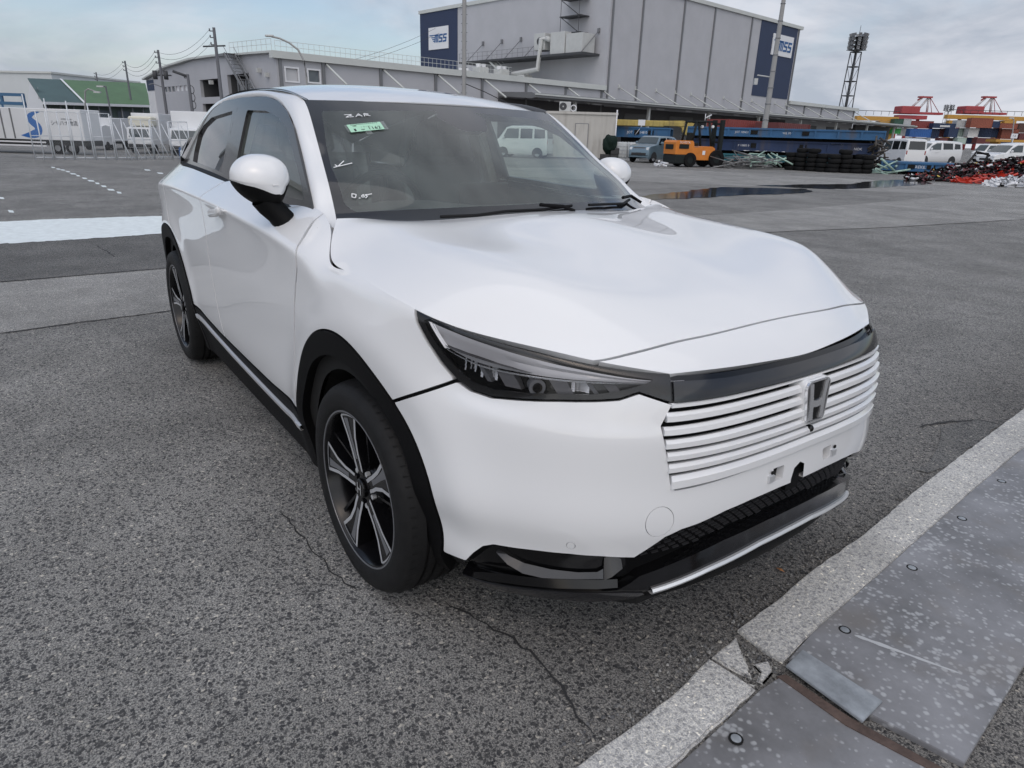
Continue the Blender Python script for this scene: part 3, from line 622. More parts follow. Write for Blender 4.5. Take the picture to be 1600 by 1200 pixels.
n5 = t_.nodes.new('ShaderNodeTexNoise'); n5.inputs['Scale'].default_value = 1.9; n5.inputs['Detail'].default_value = 3; L_(tc.outputs['Object'], n5.inputs['Vector'])
ad = t_.nodes.new('ShaderNodeMath'); ad.operation = 'MULTIPLY_ADD'; L_(v1.outputs['Distance'], ad.inputs[0]); ad.inputs[1].default_value = -.75; L_(n2.outputs[0], ad.inputs[2])
a2 = t_.nodes.new('ShaderNodeMath'); a2.operation = 'MULTIPLY_ADD'; L_(n5.outputs[0], a2.inputs[0]); a2.inputs[1].default_value = .75; L_(ad.outputs[0], a2.inputs[2])
r2 = t_.nodes.new('ShaderNodeMapRange'); r2.inputs['From Min'].default_value = .58; r2.inputs['From Max'].default_value = .78; r2.inputs['To Max'].default_value = .62; L_(a2.outputs[0], r2.inputs[0])
mx = t_.nodes.new('ShaderNodeMix'); mx.data_type = 'RGBA'; L_(r2.outputs[0], mx.inputs[0]); L_(r1.outputs[0], mx.inputs[6]); mx.inputs[7].default_value = (.56, .57, .58, 1)
n6 = t_.nodes.new('ShaderNodeTexNoise'); n6.inputs['Scale'].default_value = 5.5; n6.inputs['Detail'].default_value = 6; n6.noise_dimensions = '3D'; L_(tc.outputs['Object'], n6.inputs['Vector'])
r6 = t_.nodes.new('ShaderNodeMapRange'); r6.inputs['From Min'].default_value = .52; r6.inputs['From Max'].default_value = .70; r6.inputs['To Max'].default_value = .55; L_(n6.outputs[0], r6.inputs[0])
m6 = t_.nodes.new('ShaderNodeMix'); m6.data_type = 'RGBA'; L_(r6.outputs[0], m6.inputs[0]); L_(mx.outputs[2], m6.inputs[6]); m6.inputs[7].default_value = (.20, .18, .16, 1); L_(m6.outputs[2], b_.inputs['Base Color'])
b_.inputs['Metallic'].default_value = .25; b_.inputs['Roughness'].default_value = .48
bp = t_.nodes.new('ShaderNodeBump'); bp.inputs['Strength'].default_value = .12; bp.inputs['Distance'].default_value = .004; L_(n2.outputs[0], bp.inputs['Height']); L_(bp.outputs[0], b_.inputs['Normal'])
RUST = mat('rusty steel', (.105, .072, .060), .85, var=.45, vscale=16, bump=.4, bscale=90)
GALV = mat('galvanised steel', (.33, .355, .38), .45, metal=.25, var=.4, vscale=14)
def plate_thing(name, label, pts, z0, z1, m, seed):
    t = thing(name, label, 'steel plate'); slab('plate_sheet', pts, m, z0, z1, t, 0, seed, .002); return t
pl1 = plate_thing('steel_plate', 'large grey steel ground plate with white scuffs and four bolts along the kerb', [(1232, 1036), (1265, 998), (1375, 900), (1517, 772), (1600, 702), (1800, 542), (1900, 545), (1760, 800), (1600, 1042), (1504, 1200), (1359, 1124)], -.02, .016, STEEL, 1)
pl2 = plate_thing('steel_plate', 'darker steel ground plate with a rusty end at the bottom of the photo', [(1187, 1083), (1216, 1064), (1300, 1112), (1475, 1215), (1560, 1262), (1390, 1500), (820, 1420), (1060, 1200)], -.02, .012, STEEL, 2)
slab('rusty_edge', [(1213, 1063), (1226, 1060), (1330, 1130), (1480, 1212), (1460, 1214), (1320, 1140)], RUST, .0, .0145, pl2, 0, 3, 0)
ov = thing('steel_strip', 'small loose steel strip lying over the gap between the two plates', 'steel strip'); slab('strip_sheet', [(1226, 1050), (1252, 1025), (1376, 1106), (1345, 1138)], GALV, .017, .024, ov, 0, 4, .0015)
for (x, y), par in (((1320, 984), pl1), ((1425, 887), pl1), ((1503, 810), pl1), ((1565, 752), pl1), ((1150, 1154), pl2)):
    c = gp(x, y, .016); mb = MB(); mb.lathe([(.0175, -.002), (.0175, .0006), (.013, .0008), (.0125, -.001)], c, 18, 0, closed=True); mb.build('bolt_ring', DARKCAV, par)
    mb = MB(); mb.lathe([(.0125, -.004), (.0125, .0012), (.010, .002), (0, .002)], c, 16, 0); mb.build('bolt_head', GALV, par)
sc_ = MB(); P0, P1 = gp(1335, 992, .0164), gp(1500, 1052, .0164); d = (P1 - P0); n_ = Vector((-d.y, d.x, 0)).normalized(); v = []
rr = random.Random(4)
for k in range(25):
    q = P0 + d * (k / 24); wdt = (.008 * (1 - k / 30) + .001) * rr.uniform(.6, 1.2) * (0.15 if k in (0, 24) else 1); v += [q + n_ * wdt, q - n_ * wdt]
sc_.add(v, [(2 * i, 2 * i + 1, 2 * i + 3, 2 * i + 2) for i in range(24)]); sc_.build('scratch', mat('scratched steel', (.5, .51, .52), .5, metal=.2), pl1)
# loose grit along the kerb and over the asphalt by the car: one mass
STONE = asphalt('loose stone', .09, .26, 40)
gr = MB(); rr = random.Random(11)
def pebble(c, r):
    v = [Vector((rr.uniform(.6, 1) * r * x, rr.uniform(.6, 1) * r * y, rr.uniform(.5, .9) * r * z)) + c for x, y, z in ((1, 0, 0), (-1, 0, 0), (0, 1, 0), (0, -1, 0), (0, 0, 1), (0, 0, -.6))]
    gr.add(v, [(0, 2, 4), (2, 1, 4), (1, 3, 4), (3, 0, 4), (2, 0, 5), (1, 2, 5), (3, 1, 5), (0, 3, 5)])
edge = [(905, 1198), (985, 1140), (1060, 1080), (1108, 1032), (1152, 988), (1210, 945), (1275, 890), (1350, 838), (1420, 778), (1500, 715), (1600, 640)]
for k in range(900):
    a = rr.randrange(len(edge) - 1); w_ = rr.random(); x = edge[a][0] * (1 - w_) + edge[a + 1][0] * w_; y = edge[a][1] * (1 - w_) + edge[a + 1][1] * w_
    off = abs(rr.gauss(0, .05)) + .004; P = gp(x, y) - (gp(x + 10, y + 8) - gp(x, y)).normalized() * off
    pebble(P + Vector((0, 0, .003)), rr.choice([.0025, .003, .004, .004, .006, .009]))
for k in range(260):
    x, y = rr.uniform(60, 1000), rr.uniform(700, 1190); P = gp(x, y)
    if P.x < 2.2 and abs(P.y) < .9: continue
    pebble(P + Vector((0, 0, .002)), rr.choice([.002, .003, .003, .004, .005]))
for k in range(90):
    P = gp(rr.uniform(1155, 1215), rr.uniform(995, 1065)); pebble(P + Vector((0, 0, .002)), rr.choice([.004, .006, .009]))
tag(gr.build('loose_grit', STONE), 'loose grit scattered along the edge of the kerb', 'gravel', kind='stuff')

P = gp(1218, 893); lf = MB(); lf.add([P + Vector(q) for q in ((-.016, 0, .006), (0, .008, .010), (.018, .002, .007), (.004, -.009, .012))], [(0, 1, 3), (1, 2, 3)]); tag(lf.build('dry_leaf', mat('dry leaf', (.38, .16, .05), .7)), 'small orange dry leaf on the asphalt between the bumper and the kerb', 'leaf')
# ================================================================ BUILDINGS
WALL = mat('grey wall cladding', (.45, .455, .48), .7, var=.07, vscale=.35)
WALL2 = mat('paler wall cladding', (.52, .525, .54), .7, var=.05, vscale=.35)
FASC = mat('pale eaves metal', (.55, .57, .55), .5, var=.06, vscale=.6)
NAVY = mat('navy cladding', (.022, .036, .085), .55, var=.08, vscale=.5)
WHT = mat('white panel', (.74, .75, .77), .5)
PIPE = mat('grey steel', (.20, .205, .215), .5, metal=.3)
DOCK = mat('shaded recess wall', (.085, .085, .09), .8)  # wall grey darkened: shade under the canopy and in the loggias is in the colour
DKST = mat('dark steel', (.05, .052, .056), .6)
UNITW = mat('plant casing', (.50, .51, .50), .5, var=.08, vscale=2)
WINP = mat('dull window', (.12, .14, .16), .15, coat=.3)
LOGOB = mat('sign blue', (.020, .105, .29), .5)
A0 = Vector((-57.22005506, 17.69171754, 0)); E0 = Vector((-67.36044341, 103.79469899, 0)); ARZ = math.atan2(E0.y - A0.y, E0.x - A0.x)
AM = frame_of(A0, ARZ)
def site(u, v, z=0.): return AM @ Vector((u, v, z))
def wall_grid(mb, us, zs, holes, put, mi=0):
    """wall made of boxes between the cuts, leaving the holes (u0,u1,z0,z1) open; put(u0,u1,z0,z1) -> lo,hi"""
    U = sorted(set(us + [h[0] for h in holes] + [h[1] for h in holes])); Z = sorted(set(zs + [h[2] for h in holes] + [h[3] for h in holes]))
    for a, b in zip(U, U[1:]):
        for c, d in zip(Z, Z[1:]):
            um, zm = (a + b) / 2, (c + d) / 2
            if any(h[0] < um < h[1] and h[2] < zm < h[3] for h in holes): continue
            lo, hi = put(a, b, c, d); mb.box(lo, hi, mi)
def logo_board(parent, origin, M, w, h):
    """white board with the three winged letters; M: x right, y up, z out of the wall"""
    bd = MB(); v = [M @ Vector((x, y, z)) for z in (0, .12) for x, y in ((-w / 2, -h / 2), (w / 2, -h / 2), (w / 2, h / 2), (-w / 2, h / 2))]
    bd.add(v, [(0, 3, 2, 1), (4, 5, 6, 7), (0, 1, 5, 4), (1, 2, 6, 5), (2, 3, 7, 6), (3, 0, 4, 7)]); b = bd.build('logo_board', WHT, parent)
    mb = MB(); s = w / 5.2; Z = .14
    def st(L, wd): strokes(mb, [[(x * s, y * s) for x, y in L]], M @ Matrix.Translation((0, 0, .13)), wd * s, .03)
    st([(-.86, -.52), (-.70, .42)], .24); st([(-.74, .42), (.06, .42)], .22); st([(.06, .42), (-.10, -.52)], .24); st([(-.32, .42), (-.48, -.52)], .22)
    for x0 in (.30, 1.35):
        st([(x0 + .85, .42), (x0 + .18, .42)], .22); st([(x0 + .18, .42), (x0 + .10, .0)], .24); st([(x0 + .10, -.02), (x0 + .72, -.06)], .22); st([(x0 + .74, -.06), (x0 + .68, -.48)], .24); st([(x0 + .68, -.50), (x0 - .02, -.52)], .22)
    for y, a, bb in ((.44, -2.25, -.80), (.12, -1.75, -.98), (-.16, -1.50, -1.02), (-.42, -1.28, -1.06)): st([(a, y + .03), (bb, y)], .13)
    mb.build('logo_letters', LOGOB, b)

# ---- long low warehouse
low_wh = thing('low_warehouse', 'long low grey warehouse with a curved gable and slanting struts behind the white crossover', 'warehouse', A0, ARZ)
mb = MB(); H7 = 6.55
wall_grid(mb, [0, 41], [-1.5, H7], [(.75, 1.8, 4.95, 5.9), (2.75, 3.75, 5.0, 5.9)], lambda a, b, c, d: ((a, 0, c), (b, .3, d)))
gh = [(13.0, 18.0, 3.9, 5.5), (5.7, 10.7, 2.2, 5.7), (13.0, 18.0, 1.2, 3.3)] + [(21.9 + k * 1.32, 22.95 + k * 1.32, 4.62, 5.14) for k in range(6)]
wall_grid(mb, [.3, 35.6], [-1.5, 5.95], gh, lambda a, b, c, d: ((0, a, c), (.3, b, d)))
mb.prism([(.3, 5.95), (35.6, 5.95), (35.6, 6.05), (27.7, 7.0), (19.4, 7.36), (12.9, 7.32), (7.9, 7.15), (.3, 6.95)], .0, .3, 'yz')
mb.box((.3, 35.3, -1.5), (41, 35.6, 6.0)); mb.build('wall', WALL, low_wh)
mb = MB(); mb.prism([(-.35, 6.56), (-.35, 7.10), (7.9, 7.32), (12.9, 7.50), (19.4, 7.55), (27.7, 7.18), (36.0, 6.22), (36.0, 6.06), (27.7, 7.01), (19.4, 7.38), (12.9, 7.34), (7.9, 7.17), (.31, 6.96), (.31, 6.56)], -.4, 40.95, 'yz'); mb.build('roof', FASC, low_wh)
for i, h in enumerate([(.75, 1.8, 4.95, 5.9), (2.75, 3.75, 5.0, 5.9)]):
    mb = MB(); a, b, c, d = h
    for lo, hi in (((a - .12, -.06, c - .12), (b + .12, 0, c)), ((a - .12, -.06, d), (b + .12, 0, d + .12)), ((a - .12, -.06, c), (a, 0, d)), ((b, -.06, c), (b + .12, 0, d))): mb.box(lo, hi)
    wn = mb.build('window', WHT, low_wh); mb = MB(); mb.box((a, .12, c), (b, .16, d)); mb.build('pane', WINP if i else WALL2, wn)
for k in range(6):
    a = 21.9 + k * 1.32; mb = MB(); mb.box((.14, a, 4.62), (.18, a + 1.05, 5.14)); mb.build('window', WHT if k in (0, 1, 2) else WINP, low_wh)
for a, b, c, d in gh[:3]:
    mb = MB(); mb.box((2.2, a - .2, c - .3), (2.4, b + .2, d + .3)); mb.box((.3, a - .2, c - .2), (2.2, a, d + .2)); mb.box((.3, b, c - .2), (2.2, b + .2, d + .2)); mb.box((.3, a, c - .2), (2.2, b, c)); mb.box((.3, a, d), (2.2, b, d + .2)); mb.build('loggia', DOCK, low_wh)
for k in range(7): mb = MB(); mb.box((.6, 6.0 + k * .62, 2.3), (.75, 6.35 + k * .62, 5.2)); mb.build('louvre', PIPE, low_wh)
mb = MB(); mb.box((-.05, 33.0, 4.9), (0, 35.6, 6.0)); mb.build('navy_corner', NAVY, low_wh)
for k in range(5): mb = MB(); mb.box((-.08, 33.1 + k * .52, 1.0), (0, 33.4 + k * .52, 4.8)); mb.build('rib', WHT, low_wh)
HEADS = [4.13, 9.8, 15.93, 21.78, 27.97, 34.17, 40.4]
for u in [.3] + HEADS:
    mb = MB(); mb.box((u - .13, -.14, 1.0), (u + .13, 0, 6.55)); mb.build('downpipe', PIPE, low_wh)
for u in HEADS[:]:
    mb = MB(); mb.bar((u + .25, -.05, 6.5), (u + .25, -3.5, 4.75), .09, n=6); mb.build('strut', FASC, low_wh)
for i, (v, z) in enumerate([(1.5, 5.2), (3.0, 5.6), (14.3, 5.0)]):
    mb = MB(); mb.box((-.35, v, z), (0, v + .3, z + .35)); mb.build('wall_lamp', UNITW, low_wh)
# stair up to the roof at the gable corner
mb = MB()
for s_ in (0, .9):
    mb.bar((-.5 - s_, 7.2, 7.2), (-.5 - s_, 2.0, 2.6), .1, sq=(.06, .25))
    mb.tube([(-.5 - s_, 7.2, 7.75), (-.5 - s_, 2.0, 3.15)], .025, 5)
for k in range(16): a = k / 15; mb.box((-1.4, 7.2 - 5.2 * a - .12, 7.2 - 4.6 * a), (-.5, 7.2 - 5.2 * a + .12, 7.24 - 4.6 * a))
mb.box((-1.5, 7.2, 7.0), (-.1, 9.0, 7.2)); mb.build('stair', PIPE, low_wh)
# roof railing
rl = MB(); base = [(.2, 9.0), (.2, 1.0)]
for z in (7.5, 7.9): rl.bar((.1, .2, z), (26.0, .2, z), .018, n=5); rl.bar((-.2, .2, z + .1), (-.2, 9.0, z + .35), .018, n=5)
for k in range(53): u = .1 + k * .49; rl.bar((u, .2, 7.05), (u, .2, 7.9), .014, n=4, caps=False)
for k in range(10): rl.bar((-.2, .2 + k * .97, 7.1), (-.2, .2 + k * .97, 8.0 + k * .025), .018, n=4, caps=False)
o = rl.build('roof_railing', FASC, low_wh); o['kind'] = 'stuff'

# ---- tall block
tall = thing('tall_warehouse', 'tall grey warehouse block with navy panels and two white logo boards', 'warehouse', A0, ARZ)
mb = MB(); mb.box((41.01, 0.0, 4.8), (87, 38, 18.1)); mb.build('wall', WALL, tall)
mb = MB(); mb.box((40.8, -.25, 18.1), (87.7, 38.2, 18.55)); mb.build('roof', FASC, tall)
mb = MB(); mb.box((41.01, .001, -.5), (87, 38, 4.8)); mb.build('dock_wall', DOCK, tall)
for u in (41.45, 47.0, 55.5, 62.6, 72.35, 86.7):
    mb = MB(); mb.box((u - .12, -.16, 5.6), (u + .12, 0, 18.1)); mb.build('downpipe', PIPE, tall)
for a, b in ((75.0, 86.3),): mb = MB(); mb.box((a, -.06, 7.9), (b, 0, 18.1)); mb.build('navy_panel', NAVY, tall)
mb = MB(); mb.box((40.95, 28.7, 7.4), (41.01, 38, 18.1)); mb.build('navy_panel', NAVY, tall)
F = Matrix(((1, 0, 0, 0), (0, 0, -1, 0), (0, 1, 0, 0), (0, 0, 0, 1)))                                     # facing the yard
S_ = Matrix(((0, 0, -1, 0), (-1, 0, 0, 0), (0, 1, 0, 0), (0, 0, 0, 1)))                                   # facing the low roof
logo_board(tall, None, Matrix.Translation((82.0, -.07, 15.3)) @ F, 6.4, 2.9)
logo_board(tall, None, Matrix.Translation((40.94, 33.2, 14.5)) @ S_, 4.9, 3.0)
for u in [43.61, 46.88, 51.13, 55.4, 59.03, 62.5, 67.36, 72.14, 75.3, 82.45, 86.26]:
    mb = MB(); mb.bar((u, -.02, 7.1), (u, -3.75, 5.36), .075, n=6); mb.box((u - .12, -.10, 6.95), (u + .12, 0, 7.4)); mb.build('strut', FASC, tall)
# plant deck on the side wall
mb = MB(); mb.box((38.0, 1.2, 10.35), (41.0, 24.5, 10.6)); mb.build('deck', DKST, tall)
for v in (1.5, 11.2, 15.0, 18.8, 22.8): mb = MB(); mb.bar((40.98, v, 13.1), (38.1, v, 10.6), .05, n=5); mb.cbox((40.9, v, 13.1), (.2, .3, .5)); mb.build('deck_tie', PIPE, tall)
mb = MB()
for z in (11.1, 11.6): mb.bar((38.05, 9.5, z), (38.05, 24.5, z), .02, n=4)
for k in range(16): mb.bar((38.05, 9.5 + k, 10.6), (38.05, 9.5 + k, 11.6), .02, n=4, caps=False)
o = mb.build('deck_railing', PIPE, tall); o['kind'] = 'stuff'
for z in (12.9, 14.7, 16.6): mb = MB(); mb.box((39.4, 3.2, z), (41.0, 6.6, z + .12)); mb.bar((39.4, 3.4, z), (39.4, 3.4, z + 1.9), .03, n=4); mb.bar((39.4, 6.4, z), (39.4, 6.4, z + 1.9), .03, n=4); mb.bar((39.5, 3.4, z), (39.5, 6.4, z + 1.8), .05, n=4); mb.build('stair_landing', DKST, tall)
mb = MB()
for s_ in (38.3, 39.2): mb.bar((s_, 18.5, 10.5), (s_, 13.5, 7.5), .08, sq=(.05, .22)); mb.tube([(s_, 18.5, 11.4), (s_, 13.5, 8.4)], .03, 4)
for k in range(12): a = k / 11; mb.box((38.3, 18.5 - 5 * a - .1, 10.5 - 3 * a), (39.2, 18.5 - 5 * a + .1, 10.54 - 3 * a))
mb.build('deck_stair', FASC, tall)
def plant(name, label, boxes, pipes=(), fans=()):
    t = thing(name, label, 'air handler', A0, ARZ, None)
    mb = MB()
    for lo, hi in boxes: mb.box(lo, hi, 0, .03)
    mb.build('casing', UNITW, t)
    for p in pipes: mb = MB(); mb.tube(p, .32, 8); mb.build('duct', UNITW, t)
    for c, ax in fans: mb = MB(); mb.lathe([(.45, 0), (.45, .15), (.38, .15), (.38, 0)], c, 14, 0, axis=ax, closed=True); mb.lathe([(.38, .05), (0, .05)], c, 14, 1, axis=ax); mb.build('fan', [PIPE, DKST], t)
    return t
plant('air_handler', 'large boxy air handler on the high plant deck', [((38.4, 1.7, 10.6), (40.6, 4.4, 12.7)), ((38.3, 4.5, 10.6), (40.6, 6.9, 13.0))])
plant('air_handler', 'smaller fan unit with a fat downward duct on the plant deck', [((38.4, 8.0, 11.2), (40.0, 9.9, 13.1))], [[(38.6, 7.9, 12.4), (38.2, 8.4, 12.4), (38.0, 8.6, 9.0), (38.0, 13.2, 8.6)], [(38.9, 7.2, 12.2), (38.5, 7.9, 12.5)]], [((38.35, 8.9, 12.2), 'x')])
for i, (u, v, s_, lb) in enumerate([(31.5, 15.2, .9, 'small white roof condenser at the left of the roof group'), (34.0, 14.9, 1.3, 'tallest white roof condenser with two stacks below the navy panel'), (36.2, 13.4, 1.2, 'white roof condenser standing in front of the mid pole'), (38.6, 11.6, .8, 'low white roof condenser at the right of the roof group')]):
    t = thing('roof_condenser', lb, 'condenser', site(u, v, 7.38), ARZ, 'condensers on the low roof')
    mb = MB(); mb.cbox((0, 0, .75 * s_), (1.6, 1.3, 1.3 * s_), bev=.04); mb.build('casing', UNITW, t)
    for k in (-.4, .4): mb = MB(); mb.lathe([(.32, 0), (.36, .3 * s_), (.30, .3 * s_)], (k, 0, 1.4 * s_), 12); mb.build('fan_stack', WHT, t)
    mb = MB()
    for x in (-.7, .7):
        for y in (-.5, .5): mb.bar((x, y, -.05), (x, y, .15), .05, n=4)
    mb.build('feet', PIPE, t)
# ---- low wing on the right, canopy
rw = thing('end_wing', 'low grey end wing of the warehouse beside the floodlight mast', 'warehouse', A0, ARZ)
mb = MB(); mb.box((87.01, .02, -.5), (113.6, 30, 7.25)); mb.build('wall', WALL, rw)
mb = MB(); mb.box((87.02, -.4, 7.25), (114.3, 30.3, 7.75)); mb.build('roof', FASC, rw)
for u in (92.85, 99.39, 106.2, 113.0):
    mb = MB(); mb.bar((u, 0, 7.15), (u, -3.75, 5.36), .075, n=6); mb.build('strut', FASC, rw)
    mb = MB(); mb.box((u - .12, -.12, 5.6), (u + .12, .02, 7.25)); mb.build('downpipe', PIPE, rw)
can = thing('canopy', 'long flat loading canopy with a dark underside along the warehouse front', 'canopy', A0, ARZ)
mb = MB(); mb.prism([(-.02, 5.05), (-5.1, 4.75), (-5.6, 4.85), (-5.6, 5.12), (-5.1, 5.32), (-.02, 5.45)], 24.0, 131.0, 'yz'); mb.build('canopy_slab', mat('canopy metal', (.16, .165, .17), .6), can)
mb = MB(); mb.box((24, -5.68, 5.06), (131, -5.6, 5.20)); mb.build('gutter', FASC, can)
for u in (31, 44, 57, 70, 83, 96, 109, 122): mb = MB(); mb.box((u - .15, -4.7, -.5), (u + .15, -4.4, 4.8)); mb.build('canopy_post', UNITW, can)
for k in range(16): mb = MB(); u = 30 + k * 6; mb.box((u - .7, -3.4, 4.70), (u + .7, -3.1, 4.83)); mb.build('strip_light', WHT, can)
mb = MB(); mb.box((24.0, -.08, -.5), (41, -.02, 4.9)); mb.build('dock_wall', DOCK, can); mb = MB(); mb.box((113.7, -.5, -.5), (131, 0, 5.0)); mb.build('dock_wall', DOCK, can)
for k in range(8):
    u = 45 + k * 9.6; mb = MB(); mb.box((u, -.10, 0), (u + 5.5, -.02, 4.2)); mb.build('roller_door', mat('roller door', (.13, .13, .135), .6) if k == 0 else bpy.data.materials['roller door'], can)

# ---- left distance: green-roofed shed, pale buildings
def facing(px, py, D, z=0.):
    P = at(px, py, D); P.z = z; return P
gs = thing('green_roof_shed', 'long shed with a green metal roof and white gable behind the trucks', 'shed', (0, 0, 0), 0)
G1, G2 = at(68, 161, 84), at(236, 166, 100); R1, R2 = at(43, 122, 96), at(227, 130, 114); e = (G2 - G1); 
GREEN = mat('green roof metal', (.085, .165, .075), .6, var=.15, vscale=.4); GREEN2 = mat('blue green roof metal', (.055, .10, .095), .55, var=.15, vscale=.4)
z_e = G1.z; 
def sh(a, b, w_): return a.lerp(b, w_)
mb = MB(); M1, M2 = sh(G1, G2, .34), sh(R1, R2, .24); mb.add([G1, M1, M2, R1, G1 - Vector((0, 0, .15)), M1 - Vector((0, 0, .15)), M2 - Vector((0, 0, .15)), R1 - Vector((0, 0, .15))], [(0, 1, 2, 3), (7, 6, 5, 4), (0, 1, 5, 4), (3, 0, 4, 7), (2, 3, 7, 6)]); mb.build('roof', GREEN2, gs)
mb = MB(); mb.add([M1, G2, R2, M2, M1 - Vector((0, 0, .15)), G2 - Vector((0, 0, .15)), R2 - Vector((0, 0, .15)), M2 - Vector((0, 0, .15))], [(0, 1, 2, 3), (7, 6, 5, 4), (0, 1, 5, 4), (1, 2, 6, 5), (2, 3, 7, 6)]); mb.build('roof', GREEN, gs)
mb = MB(); dn = Vector((0, 0, 1)); up = Vector((0, 0, .12)); mb.add([M1 + up, M1 + up + (G2 - G1).normalized() * .35, M2 + up + (G2 - G1).normalized() * .35, M2 + up], [(0, 1, 2, 3)]); mb.build('roof_seam', WHT, gs)
bk1 = R1 + (R1 - G1); bk1.z = G1.z
mb = MB(); n_ = (G2 - G1).normalized() * .3; q = [Vector((G1.x, G1.y, -1.5)), Vector((bk1.x, bk1.y, -1.5)), bk1 - Vector((0, 0, .2)), R1 - Vector((0, 0, .2)), G1 - Vector((0, 0, .2))]
mb.add([p + n_ for p in q] + [p + n_ * 2 for p in q], [(0, 1, 2, 3, 4), (9, 8, 7, 6, 5)]); mb.build('gable_wall', WHT, gs)
mb = MB(); P = G1.lerp(R1, .32); P.z = G1.z + 1.2; d_ = (bk1 - G1).normalized(); mb.add([P + n_ * .9 + d_ * 1.0 + Vector((0, 0, -.6)), P + n_ * .9 + d_ * 3.2 + Vector((0, 0, -.6)), P + n_ * .9 + d_ * 3.2 + Vector((0, 0, .7)), P + n_ * .9 + d_ * 1.0 + Vector((0, 0, .7))], [(0, 1, 2, 3)]); mb.build('gable_window', WINP, gs)
ins = (R1 - G1); ins.z = 0; ins = ins.normalized()
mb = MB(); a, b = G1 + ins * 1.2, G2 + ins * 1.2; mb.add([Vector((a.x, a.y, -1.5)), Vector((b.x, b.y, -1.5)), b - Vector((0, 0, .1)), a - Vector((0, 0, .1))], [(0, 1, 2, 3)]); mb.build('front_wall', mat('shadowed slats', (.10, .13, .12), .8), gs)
mb = MB(); mb.bar(G1, G2, .1, sq=(.18, .30)); mb.build('eaves_board', WHT, gs)
for k in range(9): P = sh(G1, G2, (k + .2) / 9) + ins * .4; mb = MB(); mb.bar((P.x, P.y, -1.4), P - Vector((0, 0, .2)), .12, n=5); mb.build('post', PIPE, gs)
for k in range(5): w0 = .14 + k * .17; P, Q = sh(G1, G2, w0) + ins * 1.0, sh(G1, G2, w0 + .12) + ins * 1.0; mb = MB(); mb.add([Vector((P.x, P.y, z_e - 1.9)), Vector((Q.x, Q.y, z_e - 1.9)), Vector((Q.x, Q.y, z_e - .45)), Vector((P.x, P.y, z_e - .45))], [(0, 1, 2, 3)]); mb.build('window', WINP, gs)
fw = thing('pale_building', 'large pale windowless building far behind the green roofed shed', 'building', facing(-40, 150, 170), YAWR - .15)
mb = MB(); mb.box((-32, 0, -1.5), (21.5, 30, 11.2)); mb.build('wall', mat('pale building wall', (.56, .59, .60), .7, var=.05, vscale=.3), fw); mb = MB(); mb.box((-32, -.3, 11.2), (21.8, 30, 11.6)); mb.build('roof', FASC, fw)
bf = thing('pipe_rack', 'blue painted steel rack standing at the left edge before the shed', 'steel rack', facing(18, 170, 76), YAWR)
BLUE = mat('blue steel', (.045, .13, .24), .5); mb = MB()
for x in (-3, -.8, 1.5): mb = MB(); mb.box((x - .12, -.12, -1), (x + .12, .12, 3.6)); mb.build('frame_post', BLUE, bf)
for z in (3.55, 2.7): mb = MB(); mb.box((-3.2, -.14, z), (1.62, .14, z + .3)); mb.build('frame_beam', BLUE, bf)
mb = MB(); mb.box((-3, -.1, -1), (1.5, -.05, 2.7)); mb.build('frame_panel', mat('pale blue sheet', (.45, .52, .56), .6), bf)

